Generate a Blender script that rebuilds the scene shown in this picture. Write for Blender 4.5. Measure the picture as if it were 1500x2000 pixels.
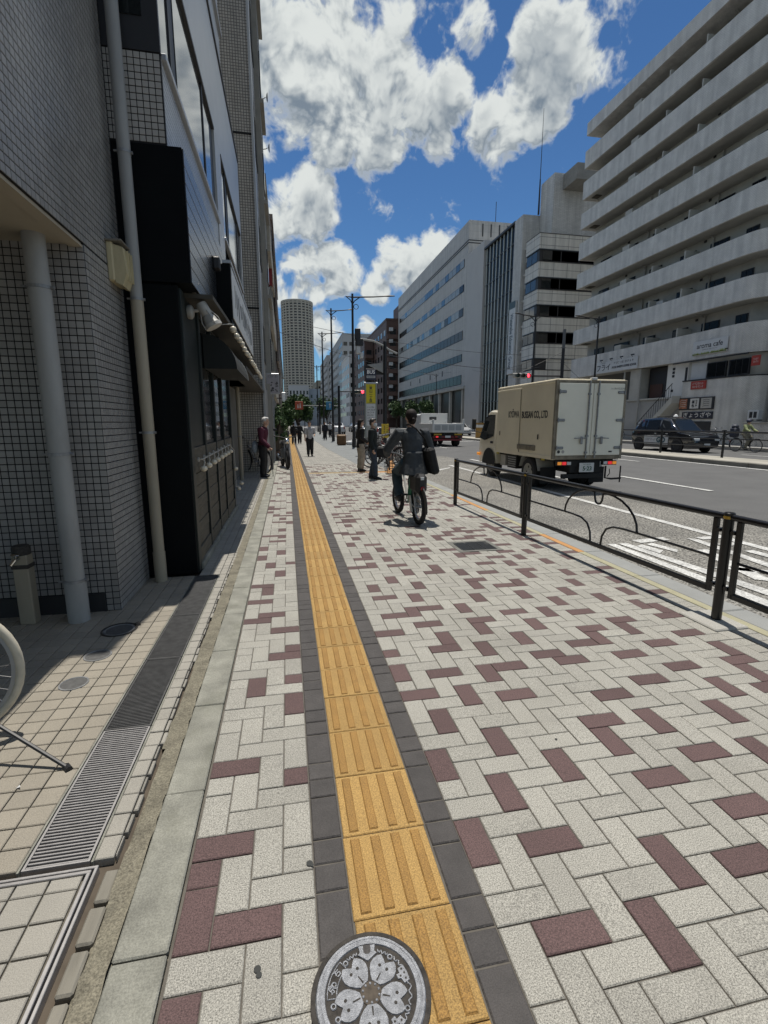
import bpy, bmesh, math, random
from mathutils import Vector, Matrix, Quaternion
for o in list(bpy.data.objects): bpy.data.objects.remove(o)
SC = bpy.context.scene
COL = SC.collection
R = math.radians
rnd = random.Random(7)
pi = math.pi

# ------------------------------------------------------------------ camera, sky, sun, exposure
cd = bpy.data.cameras.new('camera'); cam = bpy.data.objects.new('camera', cd); COL.objects.link(cam)
cam.location = (0, 0, 1.45); cam.rotation_euler = (R(90 - 10.5), 0, -R(11.13))
cd.sensor_width = 36; cd.sensor_fit = 'AUTO'; cd.lens = 947 / 2000 * 36
cd.clip_start = .05; cd.clip_end = 4000
SC.camera = cam
SUN_AZ, SUN_EL = 9.5, 77.0
sd = bpy.data.lights.new('sun', 'SUN'); sd.energy = 4.6; sd.angle = R(.53); sd.color = (1, .95, .87)
so = bpy.data.objects.new('sun', sd); COL.objects.link(so)
sv = Vector((math.cos(R(SUN_EL)) * math.sin(R(SUN_AZ)), math.cos(R(SUN_EL)) * math.cos(R(SUN_AZ)), math.sin(R(SUN_EL))))
so.rotation_euler = sv.to_track_quat('Z', 'Y').to_euler()
SC.view_settings.view_transform = 'Standard'; SC.view_settings.look = 'None'
SC.view_settings.exposure = 0.0; SC.view_settings.gamma = 1; SC.view_settings.use_curve_mapping = False

SC.cycles.max_bounces = 6; SC.cycles.diffuse_bounces = 3; SC.cycles.glossy_bounces = 3; SC.cycles.transmission_bounces = 4
W = bpy.data.worlds.new('World'); SC.world = W; W.use_nodes = True
def make_world():
    nt = W.node_tree; N = nt.nodes; L = nt.links; N.clear()
    def n(t, **k):
        x = N.new(t)
        for a, b in k.items():
            if a == 'op': x.operation = b
            else: x.inputs[a].default_value = b
        return x
    def m(op, a, b=None, c=None):
        x = N.new('ShaderNodeMath'); x.operation = op
        for i, v in enumerate((a, b, c)):
            if v is None: continue
            if hasattr(v, 'links'): L.new(v, x.inputs[i])
            else: x.inputs[i].default_value = v
        return x.outputs[0]
    def smooth(v, a, b):
        x = N.new('ShaderNodeMapRange'); x.interpolation_type = 'SMOOTHSTEP'; L.new(v, x.inputs[0])
        x.inputs[1].default_value = a; x.inputs[2].default_value = b; return x.outputs[0]
    sky = N.new('ShaderNodeTexSky'); sky.sky_type = 'NISHITA'; sky.sun_disc = False
    sky.sun_elevation = R(SUN_EL); sky.sun_rotation = R(SUN_AZ); sky.air_density = 1.0; sky.dust_density = .0; sky.ozone_density = 4.5
    tc = N.new('ShaderNodeTexCoord'); D = tc.outputs['Generated']
    nrm = N.new('ShaderNodeVectorMath'); nrm.operation = 'NORMALIZE'; L.new(D, nrm.inputs[0]); D = nrm.outputs[0]
    def vec(op, a, b, c=None):
        x = N.new('ShaderNodeVectorMath'); x.operation = op
        for k, v in enumerate((a, b, c)):
            if v is None: continue
            if hasattr(v, 'links'): L.new(v, x.inputs[k])
            else: x.inputs[k].default_value = v
        return x
    def fbm(D, full):
        w = n('ShaderNodeTexNoise', Scale=9.0, Detail=2.0); L.new(D, w.inputs['Vector'])
        Q = vec('MULTIPLY_ADD', w.outputs['Color'], (.06,) * 3, D).outputs[0]
        f1 = n('ShaderNodeTexNoise', Scale=12.0, Detail=8.0 if full else 4., Roughness=.58); L.new(Q, f1.inputs['Vector'])
        f2 = n('ShaderNodeTexNoise', Scale=36.0, Detail=3.0 if full else 1., Roughness=.5); L.new(Q, f2.inputs['Vector'])
        bil = m('SUBTRACT', .30, m('ABSOLUTE', m('MULTIPLY_ADD', f2.outputs[0], 2., -1.)))     # rounded billows
        return m('ADD', m('MULTIPLY_ADD', f1.outputs[0], 3.1, -1.55), m('MULTIPLY', bil, .62))
    def shape(D):
        acc = None
        for az, el, r, s in CLOUDS:
            c = (math.cos(R(el)) * math.sin(R(az)), math.cos(R(el)) * math.cos(R(az)), math.sin(R(el)))
            v = m('MULTIPLY', smooth(vec('DOT_PRODUCT', D, c).outputs['Value'], math.cos(R(r * 1.4)), math.cos(R(r * .2))), s)
            acc = v if acc is None else m('MAXIMUM', acc, v)
        # elsewhere the sky goes on with scattered cumulus of the same kind
        f3 = n('ShaderNodeTexNoise', Scale=4.6, Detail=1.0); L.new(D, f3.inputs['Vector'])
        els = m('MULTIPLY', smooth(f3.outputs[0], .45, .60), 1.0)
        away = smooth(vec('DOT_PRODUCT', D, (.173, .89, .42)).outputs['Value'], .90, .78)
        return m('MAXIMUM', acc, m('MULTIPLY', els, away))
    D1 = vec('NORMALIZE', vec('ADD', D, (0, 0, .034)).outputs[0], None).outputs[0]
    d0 = m('ADD', shape(D), fbm(D, True)); d1 = m('ADD', shape(D1), fbm(D1, False))
    alpha = smooth(d0, .36, .88)
    lit = smooth(m('MULTIPLY_ADD', m('SUBTRACT', d0, d1), .95, .60), .0, 1.)
    g7 = n('ShaderNodeTexNoise', Scale=8.5, Detail=3.0); L.new(D, g7.inputs['Vector'])
    thick = m('MULTIPLY', smooth(g7.outputs[0], .42, .60), smooth(d0, .9, 1.5))
    lit = m('MULTIPLY', lit, m('SUBTRACT', 1., m('MULTIPLY', thick, .55)))
    lit = m('MAXIMUM', lit, m('MULTIPLY', smooth(d0, 1.0, .5), .8))
    ramp = N.new('ShaderNodeMix'); ramp.data_type = 'RGBA'; L.new(lit, ramp.inputs[0])
    ramp.inputs[6].default_value = CLOUD_CORE; ramp.inputs[7].default_value = CLOUD_LIT
    gm = N.new('ShaderNodeGamma'); gm.inputs[1].default_value = SKY_GAMMA; L.new(vec('SCALE', sky.outputs[0], None).outputs[0], gm.inputs[0]); gm.inputs[0].links[0].from_node.inputs['Scale'].default_value = 1 / 6.
    tint = vec('MULTIPLY', gm.outputs[0], SKY_TINT)
    mix = N.new('ShaderNodeMix'); mix.data_type = 'RGBA'; L.new(alpha, mix.inputs[0])
    L.new(tint.outputs[0], mix.inputs[6]); L.new(ramp.outputs[2], mix.inputs[7])
    bg = N.new('ShaderNodeBackground'); bg.inputs[1].default_value = SKY_STRENGTH; L.new(mix.outputs[2], bg.inputs[0])
    out = N.new('ShaderNodeOutputWorld'); L.new(bg.outputs[0], out.inputs[0])
SKY_STRENGTH = .084
SKY_GAMMA = 1.2; SKY_TINT = (4.5, 5.8, 6.3)      # the deep blue of the photograph's sky, the same in every direction
CLOUD_LIT = (8.6, 9.0, 8.8, 1); CLOUD_CORE = (2.3, 2.9, 3.6, 1)
CLOUDS = [(1.2, 34, 4.2, 1), (6, 33, 4.4, 1), (1.5, 29.8, 3.6, 1), (6.2, 28.6, 3.4, 1), (12.8, 29.8, 3.8, 1), (10.4, 26.8, 2.6, .95), (17, 30, 2.8, .9), (17, 26.4, 1.7, .8), (12, 34.4, 1.8, .55), (20.5, 33.8, 1.8, .55),
          (27.6, 32.2, 3.2, 1), (27.0, 29.4, 3.6, 1), (30.2, 30.0, 2.2, .9), (22.8, 27.2, 2.7, 1), (25, 26.2, 1.2, .6), (3.4, 21.6, 2.9, 1), (.4, 21.0, 2.4, 1), (2.4, 15.3, 2.6, 1), (6.1, 16.0, 2.6, 1),
          (.3, 13.6, 2.4, .9), (11.7, 17.2, 2.0, .95), (13.9, 16.0, 2.7, 1), (16.9, 17.3, 2.2, .95), (10.4, 14.3, 1.7, .75), (4.6, 9.8, 2.2, .8), (9.2, 10.6, 1.1, .75), (-6, 30, 6, 1), (3, 41, 6, .9), (-6, 18, 5, .8)]
W.cycles.sampling_method = 'MANUAL'; W.cycles.sample_map_resolution = 512
make_world()

# ------------------------------------------------------------------ materials
def mat(name, col, rough=.7, metal=0., var=.0, vscale=8., bump=0., bscale=60., spec=.5, speck=0., sscale=400., rand=0., emit=None, estr=1., dirt=0., dscale=1.5, dcol=(.05, .045, .04), trans=0., stretch=None, coat=0.):
    M = bpy.data.materials.new(name); M.use_nodes = True
    nt = M.node_tree; N = nt.nodes; L = nt.links; b = N['Principled BSDF']
    b.inputs['Roughness'].default_value = rough; b.inputs['Metallic'].default_value = metal
    b.inputs['Specular IOR Level'].default_value = spec; b.inputs['Base Color'].default_value = (*col, 1)
    if coat: b.inputs['Coat Weight'].default_value = coat; b.inputs['Coat Roughness'].default_value = .08
    if trans: b.inputs['Transmission Weight'].default_value = trans
    if emit: b.inputs['Emission Color'].default_value = (*emit, 1); b.inputs['Emission Strength'].default_value = estr
    geo = N.new('ShaderNodeNewGeometry'); pos = geo.outputs['Position']
    if stretch:
        vm = N.new('ShaderNodeVectorMath'); vm.operation = 'MULTIPLY'; vm.inputs[1].default_value = stretch; L.new(pos, vm.inputs[0]); pos = vm.outputs[0]
    cur = None
    def base():
        nonlocal cur
        if cur is None:
            r = N.new('ShaderNodeRGB'); r.outputs[0].default_value = (*col, 1); cur = r.outputs[0]
        return cur
    def scale(fac):   # multiply colour by a value socket
        nonlocal cur
        v = N.new('ShaderNodeVectorMath'); v.operation = 'SCALE'; L.new(base(), v.inputs[0]); L.new(fac, v.inputs['Scale']); cur = v.outputs[0]
    def mr(v, a, b_, lo=0., hi=1.):
        x = N.new('ShaderNodeMapRange'); L.new(v, x.inputs[0]); x.inputs[1].default_value = lo; x.inputs[2].default_value = hi; x.inputs[3].default_value = a; x.inputs[4].default_value = b_; return x.outputs[0]
    if rand:
        oi = N.new('ShaderNodeObjectInfo'); ad = N.new('ShaderNodeMath'); ad.operation = 'ADD'; L.new(oi.outputs['Random'], ad.inputs[0]); L.new(geo.outputs['Random Per Island'], ad.inputs[1])
        fr = N.new('ShaderNodeMath'); fr.operation = 'FRACT'; L.new(ad.outputs[0], fr.inputs[0])
        scale(mr(fr.outputs[0], 1 - rand, 1 + rand))
    if var:
        t = N.new('ShaderNodeTexNoise'); t.inputs['Scale'].default_value = vscale; t.inputs['Detail'].default_value = 5; L.new(pos, t.inputs['Vector'])
        scale(mr(t.outputs[0], 1 - var, 1 + var, .3, .7))
    if speck:
        t = N.new('ShaderNodeTexNoise'); t.inputs['Scale'].default_value = sscale; t.inputs['Detail'].default_value = 2; t.inputs['Roughness'].default_value = .8; L.new(pos, t.inputs['Vector'])
        scale(mr(t.outputs[0], 1 - speck, 1 + speck, .34, .66))
    if dirt:
        t = N.new('ShaderNodeTexNoise'); t.inputs['Scale'].default_value = dscale; t.inputs['Detail'].default_value = 8; t.inputs['Roughness'].default_value = .65; L.new(pos, t.inputs['Vector'])
        mx = N.new('ShaderNodeMix'); mx.data_type = 'RGBA'; L.new(mr(t.outputs[0], 0, dirt, .5, .75), mx.inputs[0]); L.new(base(), mx.inputs[6]); mx.inputs[7].default_value = (*dcol, 1); cur = mx.outputs[2]
    if cur is not None: L.new(cur, b.inputs['Base Color'])
    if bump:
        t = N.new('ShaderNodeTexNoise'); t.inputs['Scale'].default_value = bscale; t.inputs['Detail'].default_value = 4; L.new(pos, t.inputs['Vector'])
        bp = N.new('ShaderNodeBump'); bp.inputs['Strength'].default_value = bump; bp.inputs['Distance'].default_value = .01; L.new(t.outputs[0], bp.inputs['Height']); L.new(bp.outputs[0], b.inputs['Normal'])
    return M

def tile_mat(name, col, grout, tw, th, joint=.08, offset=0., rough=.5, rand=.08, axis='auto', var=.06, bump=.4, streak=.22):
    """Courses too small or too far off to build singly: rectangular tiles with recessed joints, laid out in world metres on the two axes of the wall."""
    M = bpy.data.materials.new(name); M.use_nodes = True
    nt = M.node_tree; N = nt.nodes; L = nt.links; b = N['Principled BSDF']; b.inputs['Roughness'].default_value = rough
    geo = N.new('ShaderNodeNewGeometry'); sp = N.new('ShaderNodeSeparateXYZ'); L.new(geo.outputs['Position'], sp.inputs[0])
    sn = N.new('ShaderNodeSeparateXYZ'); L.new(geo.outputs['Normal'], sn.inputs[0])
    def m(op, a, b_=None):
        x = N.new('ShaderNodeMath'); x.operation = op
        for i, v in enumerate((a, b_)):
            if v is None: continue
            if hasattr(v, 'links'): L.new(v, x.inputs[i])
            else: x.inputs[i].default_value = v
        return x.outputs[0]
    isx = m('GREATER_THAN', m('ABSOLUTE', sn.outputs[0]), .6); isz = m('GREATER_THAN', m('ABSOLUTE', sn.outputs[2]), .6)
    u = m('ADD', m('MULTIPLY', sp.outputs[1], isx), m('MULTIPLY', sp.outputs[0], m('SUBTRACT', 1., isx)))
    v = m('ADD', m('MULTIPLY', sp.outputs[1], isz), m('MULTIPLY', sp.outputs[2], m('SUBTRACT', 1., isz)))
    cb = N.new('ShaderNodeCombineXYZ'); L.new(u, cb.inputs[0]); L.new(v, cb.inputs[1])
    t = N.new('ShaderNodeTexBrick'); L.new(cb.outputs[0], t.inputs['Vector']); t.offset = offset; t.squash = 1
    t.inputs['Scale'].default_value = 1; t.inputs['Brick Width'].default_value = tw; t.inputs['Row Height'].default_value = th
    t.inputs['Mortar Size'].default_value = joint * min(tw, th); t.inputs['Mortar Smooth'].default_value = .1; t.inputs['Bias'].default_value = 0
    t.inputs['Color1'].default_value = (*[c * (1 - rand) for c in col], 1); t.inputs['Color2'].default_value = (*[c * (1 + rand) for c in col], 1); t.inputs['Mortar'].default_value = (*grout, 1)
    nz = N.new('ShaderNodeTexNoise'); nz.inputs['Scale'].default_value = 1.3; nz.inputs['Detail'].default_value = 6; L.new(geo.outputs['Position'], nz.inputs['Vector'])
    mr = N.new('ShaderNodeMapRange'); L.new(nz.outputs[0], mr.inputs[0]); mr.inputs[1].default_value = .3; mr.inputs[2].default_value = .7; mr.inputs[3].default_value = 1 - var; mr.inputs[4].default_value = 1 + var
    st = N.new('ShaderNodeVectorMath'); st.operation = 'MULTIPLY'; st.inputs[1].default_value = (2.6, 2.6, .16); L.new(geo.outputs['Position'], st.inputs[0])     # rain streaks
    n2 = N.new('ShaderNodeTexNoise'); n2.inputs['Scale'].default_value = 1.; n2.inputs['Detail'].default_value = 5; L.new(st.outputs[0], n2.inputs['Vector'])
    m2 = N.new('ShaderNodeMapRange'); L.new(n2.outputs[0], m2.inputs[0]); m2.inputs[1].default_value = .35; m2.inputs[2].default_value = .75; m2.inputs[3].default_value = 1 + streak * .3; m2.inputs[4].default_value = 1 - streak
    ml = N.new('ShaderNodeMath'); ml.operation = 'MULTIPLY'; L.new(mr.outputs[0], ml.inputs[0]); L.new(m2.outputs[0], ml.inputs[1])
    sc = N.new('ShaderNodeVectorMath'); sc.operation = 'SCALE'; L.new(t.outputs['Color'], sc.inputs[0]); L.new(ml.outputs[0], sc.inputs['Scale']); L.new(sc.outputs[0], b.inputs['Base Color'])
    bp = N.new('ShaderNodeBump'); bp.inputs['Strength'].default_value = bump; bp.inputs['Distance'].default_value = .004; bp.invert = True; L.new(t.outputs['Fac'], bp.inputs['Height']); L.new(bp.outputs[0], b.inputs['Normal'])
    return M

# ------------------------------------------------------------------ mesh builder and scene helpers
class MB:
    def __init__(s): s.v = []; s.f = []; s.m = []; s.M = None; s.mi = 0
    def add(s, vs, fs):
        k = len(s.v)
        if s.M is not None: vs = [s.M @ Vector(p) for p in vs]
        s.v += [tuple(p) for p in vs]
        for f in fs: s.f.append(tuple(i + k for i in f)); s.m.append(s.mi)
        return s
    def box(s, x0, y0, z0, x1, y1, z1):
        return s.add([(x0, y0, z0), (x1, y0, z0), (x1, y1, z0), (x0, y1, z0), (x0, y0, z1), (x1, y0, z1), (x1, y1, z1), (x0, y1, z1)],
                     [(3, 2, 1, 0), (4, 5, 6, 7), (0, 1, 5, 4), (1, 2, 6, 5), (2, 3, 7, 6), (3, 0, 4, 7)])
    def cbox(s, x0, y0, z0, x1, y1, z1, c=.003):
        """box with all edges chamfered by c"""
        X = (x0, x1); Y = (y0, y1); Z = (z0, z1); sg = lambda i: (1, -1)[i]
        vs = []; ix = {}
        for i in (0, 1):
            for j in (0, 1):
                for k in (0, 1):
                    for a in range(3):
                        p = [X[i] + sg(i) * c, Y[j] + sg(j) * c, Z[k] + sg(k) * c]; p[a] = (X[i], Y[j], Z[k])[a]
                        ix[i, j, k, a] = len(vs); vs.append(p)
        g = lambda i, j, k, a: ix[i, j, k, a]
        fs = []
        for i in (0, 1):
            q = [g(i, 0, 0, 0), g(i, 1, 0, 0), g(i, 1, 1, 0), g(i, 0, 1, 0)]; fs.append(q if i else q[::-1])
            q = [g(0, i, 0, 1), g(0, i, 1, 1), g(1, i, 1, 1), g(1, i, 0, 1)]; fs.append(q if i else q[::-1])
            q = [g(0, 0, i, 2), g(1, 0, i, 2), g(1, 1, i, 2), g(0, 1, i, 2)]; fs.append(q if i else q[::-1])
        for i in (0, 1):
            for j in (0, 1):
                q = [g(i, j, 0, 0), g(i, j, 1, 0), g(i, j, 1, 1), g(i, j, 0, 1)]; fs.append(q if i != j else q[::-1])
                q = [g(i, 0, j, 0), g(i, 0, j, 2), g(i, 1, j, 2), g(i, 1, j, 0)]; fs.append(q if i == j else q[::-1])
                q = [g(0, i, j, 1), g(0, i, j, 2), g(1, i, j, 2), g(1, i, j, 1)]; fs.append(q if i != j else q[::-1])
                for k in (0, 1):
                    t = [g(i, j, k, 0), g(i, j, k, 1), g(i, j, k, 2)]; fs.append(t if (i + j + k) % 2 else t[::-1])
        return s.add(vs, fs)
    def slab(s, x0, y0, x1, y1, z0, z1, c=.003):
        """paving piece: open bottom, chamfered top edges"""
        return s.add([(x0, y0, z0), (x1, y0, z0), (x1, y1, z0), (x0, y1, z0), (x0, y0, z1 - c), (x1, y0, z1 - c), (x1, y1, z1 - c), (x0, y1, z1 - c),
                      (x0 + c, y0 + c, z1), (x1 - c, y0 + c, z1), (x1 - c, y1 - c, z1), (x0 + c, y1 - c, z1)],
                     [(8, 9, 10, 11)] + [((i), (i + 1) % 4, 4 + (i + 1) % 4, 4 + i) for i in range(4)] + [(4 + i, 4 + (i + 1) % 4, 8 + (i + 1) % 4, 8 + i) for i in range(4)])
    def quad(s, a, b, c, d): return s.add([a, b, c, d], [(0, 1, 2, 3)])
    def frame(s, t, ref=None):
        t = t.normalized(); r = Vector(ref) if ref else (Vector((0, 0, 1)) if abs(t.z) < .9 else Vector((0, 1, 0)))
        a = t.cross(r).normalized(); return a, a.cross(t).normalized()
    def cyl(s, p0, p1, r0, r1=None, n=10, cap=True):
        p0 = Vector(p0); p1 = Vector(p1); r1 = r0 if r1 is None else r1; a, b = s.frame(p1 - p0)
        vs = []
        for p, r in ((p0, r0), (p1, r1)):
            for i in range(n): w = 2 * pi * i / n; vs.append(p + a * math.cos(w) * r + b * math.sin(w) * r)
        fs = [(i, i + n, (i + 1) % n + n, (i + 1) % n) for i in range(n)]
        if cap: fs += [tuple(range(n)), tuple(range(2 * n - 1, n - 1, -1))]
        return s.add(vs, fs)
    def tube(s, pts, r, n=6, closed=False, rs=None, cap=True):
        pts = [Vector(p) for p in pts]; k = len(pts); vs = []; pa = None
        for i, p in enumerate(pts):
            if closed: t = pts[(i + 1) % k] - pts[i - 1]
            else: t = pts[min(i + 1, k - 1)] - pts[max(i - 1, 0)]
            t = t.normalized() if t.length else Vector((0, 0, 1))
            if pa is None: a, b = s.frame(t)
            else:
                a = (pa - t * pa.dot(t)); a = a.normalized() if a.length > 1e-6 else s.frame(t)[0]; b = a.cross(t)
            pa = a; rr = rs[i] if rs else r
            ra, rb = rr if isinstance(rr, tuple) else (rr, rr)
            for j in range(n): w = 2 * pi * j / n; vs.append(p + a * math.cos(w) * ra + b * math.sin(w) * rb)
        fs = []
        for i in range(k if closed else k - 1):
            i2 = (i + 1) % k
            for j in range(n): fs.append((i * n + j, i2 * n + j, i2 * n + (j + 1) % n, i * n + (j + 1) % n))
        if not closed and cap: fs += [tuple(range(n)), tuple(range(k * n - 1, (k - 1) * n - 1, -1))]
        return s.add(vs, fs)
    def lathe(s, prof, c=(0, 0, 0), n=16, axis='z', full=2 * pi):
        vs = []; fs = []; k = len(prof); c = Vector(c); cl = abs(full - 2 * pi) < 1e-6; nn = n if cl else n + 1
        for r, h in prof:
            for i in range(nn):
                w = full * i / n; x, y = r * math.cos(w), r * math.sin(w)
                vs.append(c + Vector({'z': (x, y, h), 'x': (h, x, y), 'y': (y, h, x)}[axis]))
        for i in range(k - 1):
            for j in range(n): a = i * nn + j; b = i * nn + (j + 1) % nn; fs.append((a, b, b + nn, a + nn))
        return s.add(vs, fs)
    def sphere(s, c, r, n=10, m=7):
        c = Vector(c); rx, ry, rz = r if isinstance(r, (tuple, list)) else (r, r, r); vs = [c + Vector((0, 0, rz))]; fs = []
        for i in range(1, m):
            t = pi * i / m
            for j in range(n): w = 2 * pi * j / n; vs.append(c + Vector((rx * math.sin(t) * math.cos(w), ry * math.sin(t) * math.sin(w), rz * math.cos(t))))
        vs.append(c - Vector((0, 0, rz))); last = len(vs) - 1
        for j in range(n):
            fs.append((0, 1 + j, 1 + (j + 1) % n)); fs.append((last, 1 + (m - 2) * n + (j + 1) % n, 1 + (m - 2) * n + j))
        for i in range(m - 2):
            for j in range(n): a = 1 + i * n + j; b = 1 + i * n + (j + 1) % n; fs.append((a, a + n, b + n, b))
        return s.add(vs, fs)
    def prism(s, poly, h0, h1, axis='z'):
        """extrude polygon (u,v) from h0 to h1 along axis; z:(u,v,h)  x:(h,u,v)  y:(u,h,v)"""
        P = {'z': lambda u, v, h: (u, v, h), 'x': lambda u, v, h: (h, u, v), 'y': lambda u, v, h: (u, h, v)}[axis]; k = len(poly)
        vs = [P(u, v, h0) for u, v in poly] + [P(u, v, h1) for u, v in poly]
        fs = [tuple(range(k - 1, -1, -1)), tuple(range(k, 2 * k))] + [(i, (i + 1) % k, (i + 1) % k + k, i + k) for i in range(k)]
        return s.add(vs, fs)
    def mesh(s, name, mats=None, smooth=None):
        me = bpy.data.meshes.new(name); me.from_pydata(s.v, [], s.f)
        if mats is not None:
            for m in (mats if isinstance(mats, (list, tuple)) else [mats]): me.materials.append(m)
            if any(s.m): me.polygons.foreach_set('material_index', s.m)
        bm = bmesh.new(); bm.from_mesh(me); bmesh.ops.recalc_face_normals(bm, faces=bm.faces); bm.to_mesh(me); bm.free()
        if smooth is not None:
            me.polygons.foreach_set('use_smooth', [True] * len(me.polygons)); me.update()
            me.set_sharp_from_angle(angle=R(smooth))
        me.update(); return me
    def build(s, name, mats, parent=None, smooth=None, label=None, kind=None):
        return obj(name, s.mesh(name, mats, smooth), parent, label=label, kind=kind)

def obj(name, me, parent=None, loc=None, rot=None, label=None, kind=None):
    o = bpy.data.objects.new(name, me); COL.objects.link(o)
    if parent is not None: o.parent = parent
    if loc is not None: o.location = loc
    if rot is not None: o.rotation_euler = rot
    if label: o['label'] = label
    if kind: o['kind'] = kind
    return o
def thing(name, label, cat, loc=(0, 0, 0), rz=0., group=None, scale=1.):
    o = bpy.data.objects.new(name, None); COL.objects.link(o); o.empty_display_size = .1
    o.location = loc; o.rotation_euler = (0, 0, rz); o.scale = (scale,) * 3
    o['label'] = label; o['category'] = cat
    if group: o['group'] = group
    return o
def tag(o, label, cat, group=None):
    o['label'] = label; o['category'] = cat
    if group: o['group'] = group
    return o
def struct(o): o['kind'] = 'structure'; return o
def copy_tree(o, parent=None):
    c = o.copy(); COL.objects.link(c); c.parent = parent
    for ch in o.children: copy_tree(ch, c)
    return c
TS = bpy.data.scenes.new('workbench')      # meshes are grown here, away from the big scene, and the bench is removed at the end
def grow(o):
    vl = TS.view_layers[0]; vl.update(); dg = vl.depsgraph; dg.update()
    return bpy.data.meshes.new_from_object(o.evaluated_get(dg))
def text(name, s, size, m, parent, M, ext=.004, align='CENTER', bold=0., xs=1.):
    cu = bpy.data.curves.new('txt', 'FONT'); cu.body = s; cu.size = size; cu.align_x = align; cu.align_y = 'CENTER'; cu.extrude = ext; cu.offset = bold; cu.resolution_u = 3
    t = bpy.data.objects.new('txt', cu); TS.collection.objects.link(t)
    me = grow(t); bpy.data.objects.remove(t); bpy.data.curves.remove(cu)
    me.materials.clear(); me.materials.append(m); me.transform(M @ Matrix.Diagonal((xs, 1, 1, 1)))
    return obj(name, me, parent)
def face(x, y, z, u, v):
    """matrix placing a text plane: origin, text-right direction u, text-up direction v"""
    u = Vector(u).normalized(); v = Vector(v).normalized(); w = u.cross(v)
    return Matrix(((u.x, v.x, w.x, x), (u.y, v.y, w.y, y), (u.z, v.z, w.z, z), (0, 0, 0, 1)))
def scribble(t, M, w, h, rows, m, seed=1, gap=.35, cell=.8):
    """print too small to read in the photograph: rows of little character-like marks"""
    r = random.Random(seed); b = MB(); rh = h / rows
    for k in range(rows):
        y = h / 2 - (k + .5) * rh; x = -w / 2 + r.uniform(0, .06) * w; e = w / 2 - r.uniform(0, .12) * w
        while x < e:
            c = rh * (1 - gap) * cell * r.uniform(.7, 1.1); hh = rh * (1 - gap) * .5
            for q in range(3):
                if r.random() < .8: yy = y + (q - 1) * hh * .8; b.add([(x, yy - hh * .16, .001), (x + c * r.uniform(.5, 1), yy - hh * .16, .001), (x + c * r.uniform(.5, 1), yy + hh * .16, .001), (x, yy + hh * .16, .001)], [(0, 1, 2, 3)])
            if r.random() < .8: xx = x + c * r.uniform(.1, .8); b.add([(xx, y - hh, .001), (xx + c * .16, y - hh, .001), (xx + c * .16, y + hh, .001), (xx, y + hh, .001)], [(0, 1, 2, 3)])
            x += c * 1.25
    b.v = [tuple(M @ Vector(p)) for p in b.v]
    return b.build('fine_print', m, t)
def remesh(mb, name, m, voxel=.012, parent=None, smooth=3):
    me = mb.mesh(name, m); o = bpy.data.objects.new('tmp', me); TS.collection.objects.link(o)
    md = o.modifiers.new('r', 'REMESH'); md.mode = 'VOXEL'; md.voxel_size = voxel; md.use_smooth_shade = True
    sm = o.modifiers.new('s', 'SMOOTH'); sm.iterations = smooth; sm.factor = .5
    r = grow(o); bpy.data.objects.remove(o); bpy.data.meshes.remove(me)
    r.name = name; r.materials.clear(); r.materials.append(m)
    return obj(name, r, parent)
def arc(c, r, a0, a1, n, plane='yz'):
    out = []
    for i in range(n + 1):
        w = R(a0 + (a1 - a0) * i / n); u, v = r * math.cos(w), r * math.sin(w)
        out.append({'yz': (c[0], c[1] + u, c[2] + v), 'xz': (c[0] + u, c[1], c[2] + v), 'xy': (c[0] + u, c[1] + v, c[2])}[plane])
    return out
# ------------------------------------------------------------------ the palette
M_pw = mat('paver_grey', (.305, .295, .262), .85, var=.06, vscale=3, speck=.6, sscale=260, rand=.075, bump=.25, bscale=350, dirt=.5, dscale=1.1, dcol=(.19, .18, .155))
M_pr = mat('paver_red', (.102, .063, .061), .85, var=.08, vscale=4, speck=.5, sscale=230, rand=.10, bump=.25, bscale=350)
M_pd = mat('paver_charcoal', (.060, .055, .053), .8, var=.15, vscale=14, speck=.25, sscale=300, rand=.10, bump=.5, bscale=90)
M_pb = mat('paver_pale', (.36, .35, .32), .85, var=.05, speck=.3, sscale=230, rand=.05, bump=.2, bscale=300)
M_joint = mat('joint_sand', (.11, .10, .085), .95, var=.2, vscale=20)
M_ty = mat('tactile_ochre', (.345, .215, .070), .8, var=.06, vscale=5, speck=.42, sscale=230, rand=.10, bump=.3, bscale=350, dirt=.5, dscale=2.2, dcol=(.20, .125, .045))
M_tyb = mat('tactile_ochre_worn', (.285, .160, .043), .8, var=.12, vscale=9, speck=.42, sscale=230, bump=.3, bscale=350)
M_kerb = mat('kerb_concrete', (.23, .228, .195), .9, var=.25, vscale=7, speck=.2, sscale=180, bump=.4, bscale=120, dirt=.75, dscale=4, dcol=(.13, .13, .10))
M_mort = mat('old_mortar', (.175, .16, .12), .95, var=.3, vscale=10, speck=.4, sscale=150, bump=1., bscale=60, dirt=.5, dscale=5, dcol=(.09, .085, .06))
M_yt = mat('yard_tile', (.262, .236, .19), .7, var=.12, vscale=2.2, speck=.25, sscale=300, rand=.06, bump=.15, bscale=300)
M_yt2 = mat('yard_tile_grey', (.285, .27, .235), .7, var=.1, vscale=3, speck=.25, sscale=300, rand=.05, bump=.15, bscale=300)
M_grout = mat('grout', (.085, .068, .05), .95, var=.2, vscale=15)
M_black_pit = mat('drain_dark', (.012, .012, .012), .9)
M_steel = mat('galvanised_steel', (.36, .35, .345), .5, .6, var=.12, vscale=30)
M_steel2 = mat('dull_steel', (.26, .265, .27), .5, .6, var=.2, vscale=20)
M_castiron = mat('cast_iron', (.30, .31, .33), .48, .55, var=.25, vscale=60, bump=.4, bscale=400)
M_castdark = mat('cast_iron_grime', (.045, .04, .035), .9, var=.4, vscale=60, bump=.5, bscale=300)
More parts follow.
